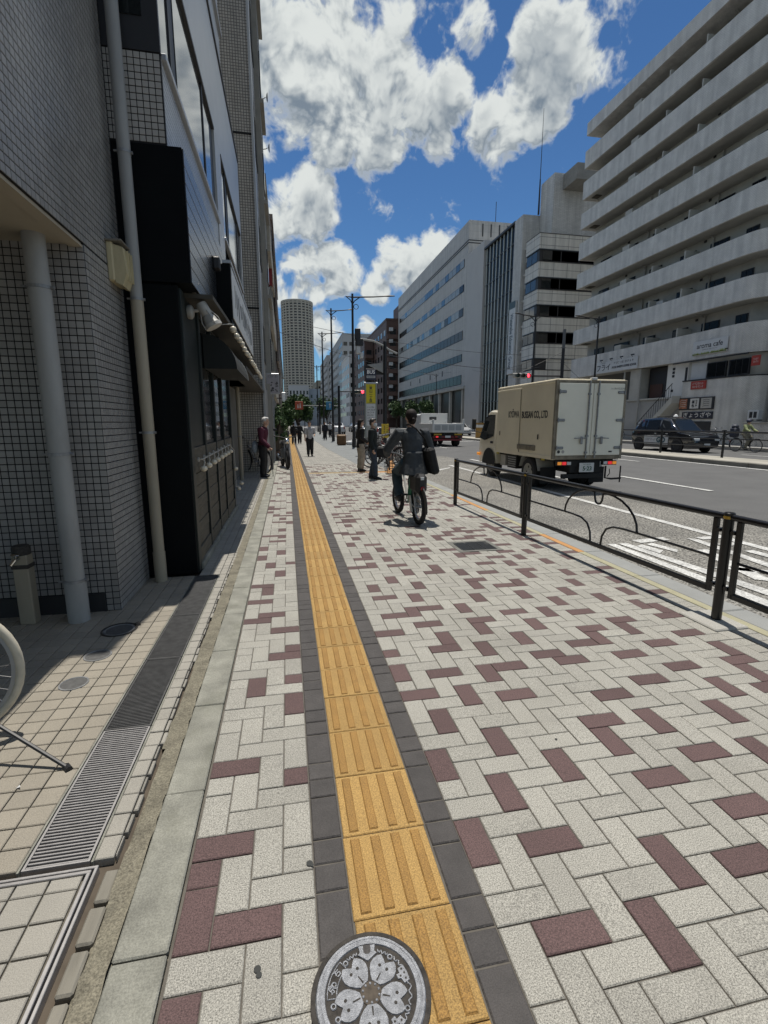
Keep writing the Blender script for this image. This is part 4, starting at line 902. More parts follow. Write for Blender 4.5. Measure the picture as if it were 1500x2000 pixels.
# ------------------------------------------------------------------ far side of the road: median, footway
M_med = mat('median_concrete', (.36, .34, .29), .9, var=.1, vscale=1)
med = MB(); med.box(15.3, -12, -.3, 16.9, 60, .10); med = struct(med.build('median', M_kerb))
for k in range(24): b = MB(); b.cbox(15.1, -8 + k * 2.4, -.3, 15.29, -8 + k * 2.4 + 2.39, .11, .02); b.build('kerb_stone', mat('median_kerb', (.20, .19, .165), .85, var=.2, vscale=2) if k == 0 else bpy.data.materials['median_kerb'], med)
struct(sheet('median_top', [(15.3, -12), (16.9, -12), (16.9, 60), (15.3, 60)], .104, M_med))
fs = MB(); fs.box(23.6, -12, -.3, 27.5, 300, .08); struct(fs.build('far_footway', mat('far_footway_grey', (.24, .235, .22), .9, var=.1, vscale=1, speck=.2, sscale=30)))
# railing on the median
mr_ = thing('median_railing', 'black two bar railing along the median in front of the taxi', 'railing', (16.4, 0, .1))
for y in (6.3, 9.5, 12.7, 15.9, 19.1, 22.3, 25.5): b = MB(); b.cyl((0, y, 0), (0, y, 1.02), .045, n=10); b.build('post', M_iron, mr_)
for z, r in ((.98, .035), (.72, .02), (.42, .02)): b = MB(); b.cyl((0, 4, z), (0, 25.5, z), r, n=8); b.build('rail', M_iron, mr_)

# ------------------------------------------------------------------ apartment block with the cafe
M_apt = tile_mat('apartment_tile', (.64, .62, .575), (.45, .44, .42), .11, .06, .14, .5, .5, rand=.05, var=.1)
M_aptw = mat('apartment_render', (.44, .43, .39), .85, var=.1, vscale=.8, dirt=.35, dscale=1, dcol=(.17, .165, .15))
AP = thing('apartment_block', 'large grey tiled apartment block with long balconies and curved corner on the right', 'building', (0, 0, 0))
ZB = [5.57, 8.63, 11.2, 13.63, 16.15, 18.74, 21.2, 23.75]; ZT = [7.31, 9.94, 12.38, 14.94, 17.56, 20.06, 22.66, 25.14]
def path(off, x_end=33.):
    r = 2. - off; p = [(x_end, 44. - off), (27 + off, 44. - off), (27 + off, 26.4)] + [(29 + r * math.cos(R(a)), 26.4 + r * math.sin(R(a))) for a in range(190, 271, 10)] + [(x_end + 2, 26.4 - r)]
    return p
po, pi_ = path(0), path(.16)
def band(z0, z1):
    b = MB(); n = len(po); vs = [(x, y, z0) for x, y in po] + [(x, y, z1) for x, y in po] + [(x, y, z0) for x, y in pi_] + [(x, y, z1) for x, y in pi_]
    fs = []
    for i in range(n - 1): fs += [(i, i + 1, n + i + 1, n + i), (2 * n + i, 3 * n + i, 3 * n + i + 1, 2 * n + i + 1), (n + i, n + i + 1, 3 * n + i + 1, 3 * n + i), (i, 2 * n + i, 2 * n + i + 1, i + 1)]
    b.add(vs, fs); return b
core = [(28.4, 43.7), (28.4, 26.8), (29.3, 25.7), (42, 25.7), (42, 43.7)]
b = MB(); b.prism(core, 5.5, 26.4, 'z'); b.build('main_wall', M_aptw, AP)
b = MB(); b.prism(path(-.0) + [(42, 24.4), (42, 44)], 26.4, 27.4, 'z'); b.build('roof', M_apt, AP)
wins = [(41.1, 42.5), (37.75, 39.7), (34.8, 36.1), (31.6, 33.0), (28.95, 30.4), (26.9, 27.75)]
for f in range(8):
    q = band(ZB[f], ZT[f]).build('balcony', M_apt, AP)
    b = MB(); pp = path(.165); b.prism(pp + [(35, 43.8)], ZB[f] + .03, ZB[f] + .22, 'z'); b.build('slab', M_aptw, q)
    b = MB(); n = len(po)
    for i in range(n - 1):
        (xa, ya), (xb, yb) = po[i], po[i + 1]; d = Vector((yb - ya, xa - xb, 0)); d = -d.normalized() * .004 if d.length else d
        b.add([(xa + d.x, ya + d.y, ZB[f] + .32), (xb + d.x, yb + d.y, ZB[f] + .32), (xb + d.x, yb + d.y, ZB[f] + .345), (xa + d.x, ya + d.y, ZB[f] + .345)], [(0, 1, 2, 3)])
    b.build('shadow_joint', M_frame, q)
    zt = ZT[f] + .82
    for y0, y1 in wins:
        w = pb('window', (28.33, y0, ZB[f] + .3, 28.41, y1, zt), M_frame, AP)
        for a, c in ((y0 + .05, (y0 + y1) / 2 - .03), ((y0 + y1) / 2 + .03, y1 - .05)): pb('pane', (28.31, a, ZB[f] + .35, 28.329, c, zt - .06), M_gdark, w)
        if rnd.random() < .35: s = rnd.choice([0, 1]); pb('curtain', (28.30, (y0 + .1 if s else (y0 + y1) / 2 + .1), ZB[f] + .5, 28.309, ((y0 + y1) / 2 - .1 if s else y1 - .1), zt - .1), mat('net_curtain', (.13, .135, .125), .9) if 'net_curtain' not in bpy.data.materials else bpy.data.materials['net_curtain'], w)
    for k, yy in enumerate((37.2, 34.3, 31.2)):
        pb('divider', (27.18, yy, ZB[f] + .23, 28.32, yy + .9 * (.12 if k != 0 else .9), ZT[f] + .42 + .1 * k), M_aptw, AP)
    for yy in (36.55, 30.15): b = MB(); b.tube([(28.3, yy, ZB[f] + .2), (28.3, yy, zt + .35), (27.9, yy, zt + .52), (27.5, yy, zt + .55)], .06, 7); b.build('drain_pipe', M_wmetal, AP)
    for yy in (40.4, 33.6, 28.3):
        if rnd.random() < .25: a = pb('air_conditioner', (27.75, yy, ZB[f] + .9, 28.1, yy + .8, ZB[f] + 1.5 + .25), M_signw, AP)
    for yy in (38.8, 30.8): pb('vent', (28.34, yy, zt + .25, 28.398, yy + .18, zt + .4), M_frame, AP)
    if f in (1, 3, 5, 6): pb('hatch', (27.5, 42.7, ZB[f] - .02, 28.1, 43.4, ZB[f] + .02), M_wood, AP)
b = MB(); b.tube([(27.9, 24.15, 0), (27.9, 24.15, 26.3)], .09, 8); b.build('drain_pipe', M_wmetal, AP)
# ground level of the block
pb('plinth_wall', (27.4, 30.05, 0, 30, 43.7, 3.12), mat('plinth_render', (.36, .355, .34), .8, var=.1, vscale=1), AP); pb('plinth_ledge', (27.25, 29.98, 3.125, 27.9, 36., 3.24), M_aptw, AP)
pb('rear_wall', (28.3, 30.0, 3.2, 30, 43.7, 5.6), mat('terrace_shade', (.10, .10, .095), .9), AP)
pb('terrace_pier', (27.35, 34.6, 3.24, 28.2, 35.9, 5.56), M_aptw, AP)
pb('entrance_screen', (27.5, 30.05, 3.245, 27.62, 32.1, 5.56), mat('screen_white', (.72, .71, .68), .7), AP)
for z in (3.6, 4.62, 4.87, 5.12): pb('small_window', (27.47, 31.4, z, 27.499, 31.6, z + .17), M_frame, AP)
pb('slot_window', (27.47, 30.25, 3.5, 27.499, 30.42, 5.2), M_frame, AP)
d = pb('door', (27.9, 32.2, 3.245, 28.29, 34.4, 5.5), M_frame, AP); pb('lower_panel', (27.86, 32.9, 3.3, 27.899, 34.2, 4.3), mat('door_brown', (.065, .03, .022), .6), d)
for yy in (36.4, 34.55): b = MB(); b.cyl((27.2, yy, 0), (27.2, yy, 5.5), .07, n=8); b.build('drain_pipe', M_wmetal, AP)
b = MB(); b.prism([(30.05, 3.24), (30.05, 2.75), (33.2, .08), (33.7, .08)], 26.3, 27.2, 'x'); st_ = b.build('stair', M_aptw, AP)
b = MB()
for k in range(15): y = 30.25 + k * .22; z = 3.2 - k * .19; b.cyl((26.35, y, z - .1), (26.35, y, z + .85), .015, n=5)
b.cyl((26.35, 30.2, 4.1), (26.35, 33.4, 1.35), .025, n=6); b.build('handrail', M_pole, st_)
# curved cafe wall
cw = [(27.0, 30.02), (27.0, 26.4)] + [(29 + 2 * math.cos(R(a)), 26.4 + 2 * math.sin(R(a))) for a in range(190, 271, 10)] + [(33, 24.4), (33, 30.02)]
b = MB(); b.prism(cw, 0, 4.18, 'z'); b.build('cafe_wall', M_apt, AP)
b = MB(); b.prism([(x - .05 if x < 27.2 else x, y) for x, y in cw], 4.185, 4.26, 'z'); b.build('cafe_sill', M_frame, AP)
cw2 = [(27.35, 30.0), (27.35, 26.4)] + [(29 + 1.65 * math.cos(R(a)), 26.4 + 1.65 * math.sin(R(a))) for a in range(190, 271, 10)] + [(33, 24.75), (33, 30.0)]
b = MB(); b.prism(cw2, 4.265, 5.56, 'z'); b.build('cafe_upper_wall', M_aptw, AP)
for y0, y1 in ((26.9, 28.35), (25.3, 26.7)):
    w = pb('window', (27.2, y0, 4.3, 27.34, y1, 5.25), M_frame, AP); n = 2 if y0 > 26.8 else 3
    for k in range(n): pb('pane', (27.18, y0 + .06 + k * (y1 - y0 - .1) / n, 4.36, 27.199, y0 + k * (y1 - y0 - .1) / n + (y1 - y0 - .1) / n, 5.2), M_gdark, w)
pb('cafe_blank', (27.3, 28.4, 4.3, 27.345, 29.7, 5.4), M_signw, AP)
pb('awning_bar', (26.9, 25.2, 5.44, 26.99, 31, 5.52), M_frame, AP)
o_ = pb('shop_opening', (26.94, 27.3, .1, 26.995, 29.6, 1.5), M_frame, AP)
# signs on the block
def wall_sign(name, lb, y0, y1, z0, z1, x=26.95, m=M_signw, d=.06):
    t = thing(name, lb, 'sign', (x, (y0 + y1) / 2, z0)); b = MB(); b.cbox(0, -(y1 - y0) / 2, 0, d, (y1 - y0) / 2, z1 - z0, .008); b.build('board', m, t); return t
def wtext(t, s, dy, z, size, m=M_ink, xs=1., bold=.0, dx=-.004): return text('lettering', s, size, m, t, face(dx, dy, z, (0, -1, 0), (0, 0, 1)), .002, bold=bold, xs=xs)
t = wall_sign('cafe_banner', 'long white banner with Japanese lettering on the lowest apartment balcony', 34.65, 39.95, 5.6, 6.52, 26.9)
wtext(t, 'フライ', 1.55, .40, .62, xs=1.05, bold=.008); wtext(t, 'FOOD SWEETS COFFEE GOODS', -1.05, .33, .22, xs=.93, bold=.012); scribble(t, face(-.004, -1.0, .68, (0, -1, 0), (0, 0, 1)), 2.6, .22, 1, M_ink, 5, .3, 1.6); scribble(t, face(-.004, 1.6, .82, (0, -1, 0), (0, 0, 1)), .9, .1, 1, M_ink, 6)
for k in range(4):
    l = MB(); l.tube([(.02, 1.9 - k * 1.3, .93), (-.12, 1.9 - k * 1.3, 1.10), (-.25, 1.9 - k * 1.3 - .25, 1.08)], .02, 5); l.box(-.30, 1.9 - k * 1.3 - .5, 1.0, -.2, 1.9 - k * 1.3 - .2, 1.08); l.build('sign_lamp', M_frame, t)
t = wall_sign('aroma_sign', 'white cafe sign with green grass strip on the curved balcony', 26.7, 29.36, 5.8, 6.69, 26.9)
wtext(t, 'aroma cafe', 0, .56, .46, bold=.004, xs=.98); scribble(t, face(-.004, -.05, .31, (0, -1, 0), (0, 0, 1)), 1.2, .10, 1, M_ink, 7)
b = MB(); gr = random.Random(8)
for k in range(150): y = gr.uniform(-1.28, 1.28); h = gr.uniform(.08, .17) + .05 * (y < -.8); b.add([(-.004, y - .02, .03), (-.004, y + .02, .03), (-.004, y + gr.uniform(-.04, .04), .03 + h)], [(0, 1, 2)])
b.box(-.004, -1.3, .02, -.001, 1.3, .06); b.build('grass_print', plain('print_green', (.34, .42, .08)), t)
pb('brace', (-.1, -1.45, .1, -.02, -1.3, .16), M_frame, t)
M_red = plain('sign_red', (.36, .045, .03)); M_wht = plain('print_white', (.62, .6, .56)); M_food = mat('print_food', (.34, .14, .08), .6, var=.5, vscale=8)
t = wall_sign('red_banner', 'small red banner on the curved cafe wall above the food posters', 28.0, 29.22, 3.62, 4.14, 26.93, M_red); scribble(t, face(-.004, 0, .26, (0, -1, 0), (0, 0, 1)), .95, .4, 2, M_wht, 8)
t = wall_sign('red_sign', 'small red square sign at the right end of the cafe windows', 24.5, 25.05, 4.72, 5.3, 27.05, M_red); scribble(t, face(-.004, 0, .3, (0, -1, 0), (0, 0, 1)), .3, .3, 2, M_wht, 9)
t = wall_sign('food_posters', 'black board with three food posters beside the stairs', 27.2, 30.05, 2.27, 3.08, 26.92, M_frame)
for y, w, m in ((1.05, .33, M_food), (.1, .36, M_wht), (-.85, .42, plain('print_cream', (.42, .40, .36)))): b = MB(); b.box(-.012, y - w, .08, -.004, y + w, .74); b.build('poster', m, t)
wtext(t, '福', .2, .5, .22, bold=.01, dx=-.014); wtext(t, '包', .2, .25, .22, bold=.01, dx=-.014); wtext(t, '餃', -.06, .56, .16, dx=-.014, bold=.006); wtext(t, '子', -.06, .4, .16, dx=-.014, bold=.006); wtext(t, '屋', -.06, .24, .16, dx=-.014, bold=.006)
for yc, m in ((-.85, M_ink), (1.05, M_wht)):
    for k in range(4): b = MB(); b.tube([(-.014, yc + .25 * math.cos(a_) , .2 + k * .13 + .06 * math.sin(a_)) for a_ in [i * .5 for i in range(7)]], .012, 4); b.build('dumpling_print', m, t)
t = wall_sign('gyoza_sign', 'dark sign with white hiragana under the food posters', 27.2, 29.7, 1.66, 2.13, 26.92, plain('sign_navy', (.02, .022, .035))); wtext(t, 'ぎょうざや', 0, .235, .36, M_wht, xs=1.3, bold=.004)
t = thing('air_conditioner', 'white air conditioner unit on a wall bracket near the corner drain pipe', 'air conditioner', (27.3, 24.45, 1.6)); b = MB(); b.cbox(-.3, -.35, 0, 0, .35, .55, .02); b.build('case', M_signw, t)
for k in (-.15, .12): b = MB(); b.cbox(-.31, k - .1, .1, -.295, k + .1, .45, .004); b.build('grille', M_frame, t)
b = MB(); b.box(-.3, -.3, -.08, .1, -.26, 0); b.box(-.3, .26, -.08, .1, .3, 0); b.build('bracket', M_steel2, t)
t = thing('brick_gate_wall', 'low pale brick gate wall at the right edge behind the far cyclist', 'wall', (26.2, 22.9, 0)); b = MB(); b.cbox(-.2, -1.2, 0, .2, 1.1, 1.35, .01); b.build('masonry', tile_mat('gate_brick', (.5, .48, .45), (.2, .2, .2), .2, .07, .1, .5), t); b = MB(); b.cbox(-.24, -1.25, 1.352, .24, 1.15, 1.42, .01); b.build('coping', M_conc, t)
t = thing('corner_building', 'dark grey building side at the far right edge behind the drain pipe', 'building', (0, 0, 0)); pb('wall', (27.6, 10, 0, 40, 23.3, 7.5), mat('dark_grey_render', (.085, .088, .09), .8, var=.1), t); pb('gate', (27.5, 20.5, 0, 27.59, 22.6, 2.2), M_steel2, t)

# ------------------------------------------------------------------ stepped tile building, glass slot, office block
M_wbrick = tile_mat('white_brick', (.56, .55, .52), (.33, .33, .32), .45, .12, .12, .5, .6, rand=.07)
M_sp = tile_mat('spandrel_panel', (.58, .565, .52), (.15, .15, .15), 1.6, .8, .03, 0, .6, rand=.03, var=.05)
W2 = thing('stepped_office', 'pale brick office with banded corner bay and tall pier beside the dark glass slot', 'building', (0, 0, 0))
pb('pier', (27.0, 55.72, 0, 38, 57.8, 24.5), M_wbrick, W2); pb('penthouse', (29, 52.85, 21.3, 40, 55.7, 27.65), M_wbrick, W2); pb('link', (28.6, 51.7, 0, 40, 55.7, 20.9), M_frame, W2)
zb = 21.2
for k in range(8):
    t1 = zb - k * 2.80; t0 = t1 - 1.55
    if t0 < 0: break
    pb('spandrel', (27.0, 51.6, t0, 44, 54.6, t1), M_sp, W2); pb('ledge', (26.97, 51.56, t1 - .05, 44, 54.6, t1), M_frame, W2); pb('soffit_line', (26.98, 51.57, t0 - .06, 44, 54.6, t0 - .002), mat('bay_line', (.05, .07, .09), .4) if k == 0 else bpy.data.materials['bay_line'], W2)
    w = pb('window_band', (27.12, 51.72, t0 - 1.2, 43, 54.6, t0 - .065), M_frame, W2)
    if k in (4, 6): pb('infill', (28.6, 51.69, t0 - 1.2, 40, 51.719, t0 - .07), M_sp, w)
    else:
        for i in range(7): pb('pane', (27.5 + i * 2.2, 51.70, t0 - 1.14, 29.6 + i * 2.2, 51.719, t0 - .12), M_glass, w)
    for i in range(2): pb('pane', (27.10, 52.2 + i * 1.2, t0 - 1.14, 27.119, 53.3 + i * 1.2, t0 - .12), M_glassb, w)
    if k < 7: pb('balcony', (27.5, 54.65, t0 - .3, 29, 55.7, t0 + .9), M_wbrick, W2); pb('balcony_beam', (27.2, 54.62, t0 + 1.0, 28.3, 55.4, t0 + 1.2), M_aptw, W2)
pb('plant_box', (30, 50.2, 26.0, 33, 52.8, 27.5), M_conc, W2)
m_ = thing('antenna_mast', 'thin tall mast on the roof of the pale brick office', 'mast', (28.7, 55.5, 24.5)); b = MB(); b.cyl((0, 0, 0), (0, 0, 3.6), .11, .07, n=7); b.build('lower_mast', M_pole, m_); b = MB(); b.cyl((0, 0, 3.6), (0, 0, 10.6), .05, .02, n=6); b.build('upper_mast', M_pole, m_)
m_ = thing('roof_frame', 'small pipe frame on the roof edge beside the apartment block', 'frame', (31.2, 47, 24.2)); b = MB(); b.tube([(-.6, 0, 0), (-.6, 0, 1.9), (.5, 0, 1.9), (.5, 0, .6)], .05, 6); b.build('pipe_frame', M_steel2, m_); b = MB(); b.cyl((0, 0, -2), (0, 0, .6), .06, n=6); b.build('leg', M_steel2, m_)
GS = thing('glass_slot', 'dark glass stair tower with tall white vertical fins', 'building', (0, 0, 0))
pb('glass_wall', (27.35, 57.82, 0, 38, 67.0, 24.35), mat('slot_glass', (.006, .008, .008), .25, spec=.12), GS)
for k in range(9): y = 58.1 + k * 1.06; f = pb('fin', (27.25, y, .6, 27.345, y + .13, 24.5), mat('fin_white', (.5, .54, .52), .4) if k == 0 else bpy.data.materials['fin_white'], GS)
for k in range(9): z = 1.5 + k * 2.6; pb('transom', (27.26, 57.9, z, 27.349, 67.0, z + .12), M_frame, GS)
pb('top_rail', (27.0, 57.82, 24.36, 38, 67.0, 24.6), M_frame, GS)
bn = thing('vertical_banner', 'tall white vertical banner with lettering on the pale brick pier', 'sign', (26.75, 57.0, 7.2)); b = MB(); b.cbox(0, -.8, 0, .2, .8, 8.3, .02); b.build('board', M_signw, bn); b = MB(); b.box(-.01, -.8, 7.5, 0, .8, 8.28); b.build('emblem_panel', mat('banner_teal', (.04, .075, .085), .5), bn)
text('lettering', 'Watanabe Education Group', 1.12, mat('banner_ink', (.02, .05, .07), .6), bn, face(-.006, .06, 3.75, (0, 0, -1), (0, -1, 0)), .002, bold=.022, xs=.50)
OB = thing('office_block', 'long grey office block with ribbon windows across the road', 'building', (0, 0, 0))
M_ob = tile_mat('office_panel', (.45, .44, .42), (.30, .30, .29), 3.6, .93, .015, 0, .6, rand=.03, var=.05)
pb('main_wall', (27, 73, 7.0, 60, 119.5, 30.3), M_ob, OB); pb('end_pier', (27, 67.05, 0, 40, 72.99, 25.6), mat('office_pier', (.44, .43, .415), .6, var=.04, vscale=.5), OB)
for z in (27.2, 27.55): pb('cornice', (26.93, 72.95, z, 60, 119.5, z + .12), M_frame, OB)
for k in range(6): pb('roof_slot', (29 + k * 1.3, 72.93, 28.2, 29.15 + k * 1.3, 72.99, 29.9), M_frame, OB)
for r_, (z1, z0) in enumerate(((25.5, 24.35), (21.97, 20.9), (18.6, 17.4), (15.3, 13.9), (11.85, 10.7), (8.7, 7.25))):
    w = pb('window_band', (26.96, 74.5, z0, 27.0, 118, z1), M_frame, OB)
    for k in range(24): y = 74.6 + k * 1.8; pb('pane', (26.93, y, z0 + .06, 26.959, y + 1.68, z1 - .06), (M_wlight if rnd.random() < .55 else M_glassb) if (r_ < 3 and rnd.random() < .9) else M_gdark, w)
for k in range(4): pb('slot', (26.95, 84 + k * 7.5, 9.3, 26.999, 84.5 + k * 7.5, 10.2), M_frame, OB)
pb('ground_floor', (27.5, 73, 0, 60, 119.5, 6.99), mat('ground_glass', (.03, .033, .032), .35, spec=.2), OB); pb('canopy', (26.8, 73, 6.55, 27.5, 119.4, 6.98), M_aptw, OB)
for k in range(8): pb('column', (27.05, 74 + k * 6, 0, 27.45, 74.5 + k * 6, 6.54), M_aptw, OB)
for k in range(5): pb('door', (27.44, 76 + k * 8, 0, 27.499, 78.5 + k * 8, 3.4), M_frame, OB)
b = MB(); b.cyl((34, 80, 30.3), (34, 80, 36), .05, n=5); b.build('roof_mast', M_pole, OB)

# ------------------------------------------------------------------ farther blocks down the road
def block(name, lb, x0, x1, y0, y1, h, m, nfx, nfz, front=True, side=True, ww=1.4, wh=1.3, z0=3.5, bal=None):
    t = thing(name, lb, 'building', (0, 0, 0)); pb('wall', (x0, y0, 0, x1, y1, h), m, t); dz = (h - z0 - .6) / nfz
    for f in range(nfz):
        z = z0 + f * dz
        if front:
            dx = (x1 - x0) / nfx
            for i in range(nfx):
                x = x0 + (i + .5) * dx; w = pb('window', (x - ww / 2, y0 - .05, z, x + ww / 2, y0, z + wh), M_glass, t)
            if bal: pb('balcony', (x0 + .2, y0 - .9, z - 1.0, x1 - .2, y0 - .06, z - .05), bal, t)
        if side:
            ny = max(3, int((y1 - y0) / 4)); dy = (y1 - y0) / ny
            for i in range(ny): y = y0 + (i + .5) * dy; pb('window', (x0 - .05, y - 1., z, x0, y + 1., z + wh), M_glass, t)
    pb('parapet', (x0 - .1, y0 - .1, h, x1, y1, h + .5), m, t)
    return t
M_brn = tile_mat('brown_tile', (.115, .065, .05), (.05, .03, .03), .5, .15, .1, .5, .6)
M_brn2 = mat('brown_balcony', (.13, .08, .065), .8, var=.1)
t = block('brown_block', 'dark brown apartment block left of the grey office, with stacked balconies', 24.4, 34, 121, 150, 25.6, M_brn, 3, 8, bal=M_brn2)
pb('stair_tower', (27.2, 120.5, 25.7, 30, 126, 29), M_brn, t)
for k in range(8): pb('air_conditioner', (25.0, 120.3, 4.4 + k * 2.67, 25.9, 120.9, 5.2 + k * 2.67), M_signw, t)
t = block('brown_wing', 'lower stepped wing of the brown apartment block', 21.8, 24.3, 139, 160, 23.2, M_brn, 1, 7, bal=M_brn2)
block('white_block', 'white block with square windows behind the bus stop sign', 20.4, 27, 162, 184, 22.5, mat('pale_render', (.55, .55, .54), .8, var=.05), 3, 6)
block('grey_tall_block', 'tall grey block with a flat blue grey front, left of the brown block', 21.0, 34, 186, 240, 33, mat('blue_grey_render', (.32, .33, .335), .7, var=.08), 6, 9)
block('far_right_block', 'distant grey block at the end of the right row', 20.5, 34, 250, 300, 33.5, mat('grey_render_far', (.34, .34, .34), .8), 4, 9)
block('distant_beige_block', 'small distant beige block low between the lamp poles', 19.5, 30, 320, 380, 27, mat('beige_far', (.22, .21, .17), .8), 3, 6)
block('white_low_building', 'white building with a row of dark windows at the foot of the round tower', 1.2, 9.2, 205, 225, 15.6, mat('white_far', (.46, .47, .48), .8), 6, 4, ww=.7, wh=1.5, z0=5)
block('white_low_annex', 'pale annex right of the white building at the foot of the tower', 9.3, 14, 210, 225, 14.6, mat('blue_white_far', (.42, .48, .54), .8), 2, 4, ww=.7)
# round tower
TW = thing('round_tower', 'tall round office tower with a grid of dark windows at the end of the street', 'tower', (10.9, 412, 0))
Rt, Ht = 12.4, 94.; b = MB(); b.lathe([(Rt - .5, 0), (Rt - .5, Ht - .3)], n=48); b.build('shaft', mat('tower_dark', (.025, .027, .03), .3), TW)
M_tw = mat('tower_white', (.36, .335, .285), .7, var=.04, vscale=.1); nfl = 42; nc = 24; fh = (Ht - 8) / nfl
grid = MB()
for f in range(nfl + 1): z = 6 + f * fh; grid.lathe([(Rt, z - fh * .24), (Rt, z + fh * .24), (Rt - .5, z + fh * .24)], n=48); grid.lathe([(Rt - .5, z - fh * .24), (Rt, z - fh * .24)], n=48)
grid.build('floor_bands', M_tw, TW, kind='stuff')
cols = MB()
for i in range(nc):
    for s in (-1, 1): pass
    a0 = 2 * pi * (i - .17) / nc; a1 = 2 * pi * (i + .17) / nc
    p = [(math.cos(a) * r, math.sin(a) * r) for a, r in ((a0, Rt + .08), (a1, Rt + .08), (a1, Rt - .5), (a0, Rt - .5))]; cols.prism(p, 0, Ht - .5, 'z')
cols.build('columns', M_tw, TW, kind='stuff'); b = MB(); b.lathe([(Rt + .1, Ht - 1.2), (Rt + .1, Ht + .2), (0, Ht + .2)], n=48); b.build('crown_ring', M_tw, TW)
# small distant houses closing the view
for k, (x0, x1, y, h, c) in enumerate(((-30, -1.5, 240, 13, (.2, .19, .18)), (14.5, 20, 420, 20, (.26, .25, .23)))):
    block('distant_building', ['dark distant building behind the left row', 'small pale distant building right of the round tower'][k], x0, x1, y, y + 20, h, mat('distant%d' % k, c, .8), 3, 4, side=False)
# ------------------------------------------------------------------ street lamps
def lamp_pole(x, y, h, arm, lb, dirx=1, r=.075, extra=None):
    t = thing('street_lamp', lb, 'street lamp', (x, y, 0), group='street lamps')
    b = MB(); b.cyl((0, 0, 0), (0, 0, h * .5), r * 1.25, r, n=12); b.cyl((0, 0, h * .5), (0, 0, h + .12), r, r * .75, n=12); b.build('shaft', M_pole, t, smooth=40)
    b = MB(); b.cyl((0, 0, 0), (0, 0, .5), r * 1.6, n=12); b.build('base', M_pole, t, smooth=40)
    s = dirx; b = MB(); b.tube([(-s * .42, 0, h - .02), (0, 0, h - .06), (s * arm * .5, 0, h + .01), (s * arm * .8, 0, h + .08)], .032, 6, rs=[.012, .045, .035, .03]); b.tube([(0, 0, h - .45), (s * .12, 0, h - .25), (s * .4, 0, h - .06)], .03, 6); b.tube([(0, 0, h - .45), (-s * .12, 0, h - .2), (-s * .35, 0, h - .04)], .025, 6); b.build('arm', M_pole, t)
    b = MB(); b.tube([(s * arm * .72, 0, h + .07), (s * arm * .86, 0, h + .10), (s * arm, 0, h + .11)], .08, 8, rs=[(.05, .03), (.10, .05), (.06, .025)]); b.build('lamp_head', M_pole, t, smooth=40)
    b = MB(); b.tube(arc((s * .20, 0, h - .55), .13, 0, 360, 14, 'xz')[:-1], .018, 5, True); b.build('ring', M_pole, t)
    return t
lamp_pole(3.80, 28.4, 8.32, 2.4, 'nearest tall dark street lamp on the left footway, arm over the road')
lamp_pole(3.46, 37.8, 9.55, 1.7, 'second dark street lamp on the left footway')
lamp_pole(3.40, 46.5, 9.4, 1.95, 'third dark street lamp on the left footway')
lamp_pole(4.6, 75, 9.6, 2.7, 'fourth and most distant street lamp of the left row')
lamp_pole(16.6, 31.7, 8.45, 1.5, 'dark street lamp left of the signal, in front of the banded office bay', -1)
lamp_pole(23.8, 35.4, 9.3, 2.0, 'dark street lamp in front of the apartment block, behind the truck', -1)
lamp_pole(24.0, 78, 9.0, 2.2, 'small street lamp in front of the long grey office', -1, .06)
# signals
def horiz_signal(name, lb, x, y, z, w, lit, pole, h, red=True):
    t = thing(name, lb, 'traffic light', (x, y, z))
    b = MB(); b.cbox(-w / 2, 0, -.16, w / 2, .14, .16, .05); b.build('housing', M_wmetal, t)
    cols = [(.02, .05, .04), (.05, .04, .01), (.1, .01, .01)]
    for k in range(3):
        xx = (-.31 + k * .32) * w / 1.1; on = k == lit
        b = MB(); b.lathe([(0, -.02), (.12, -.01), (.125, 0)], (xx, 0, 0), 14, 'y'); b.build('lens', mat('lens_red_lit', (.8, .05, .05), .4, emit=(1, .03, .05), estr=6) if on else mat('lens_dark%d' % k, cols[k], .3), t)
        b = MB(); b.lathe([(.13, -.0), (.14, -.16)], (xx, 0, 0), 14, 'y', full=2 * pi); b.build('visor', M_frame, t)
    b = MB(); b.cyl((w / 2, .07, 0), (pole, .07, .02), .05, n=8); b.build('arm', M_pole, t)
    b = MB(); b.cyl((pole, .07, -z), (pole, .07, h - z), .13, .10, n=10); b.build('pole', M_pole, t)
    return t
t = horiz_signal('traffic_light', 'horizontal traffic light showing red, hung before the banded office bay', 15.75, 31.5, 4.55, 1.35, 2, 2.95, 6.4)
b = MB(); b.tube([(2.9, .07, 1.6), (.5, .07, .5), (-.8, .07, -.1)], .012, 4); b.tube([(3.0, .07, .9), (5.5, 1.5, -.2)], .012, 4); b.build('stay_wire', M_pole, t)
t = thing('utility_pole', 'slim grey utility pole beside the traffic light pole', 'pole', (18.9, 31.9, 0)); b = MB(); b.cyl((0, 0, 0), (0, 0, 7.7), .13, .10, n=8); b.build('shaft', mat('pole_mid', (.10, .105, .11), .6), t)
for k in range(8): b = MB(); b.cyl((-.2, 0, 3 + k * .5), (.2, 0, 3 + k * .5), .02, n=4); b.build('step', M_pole, t)
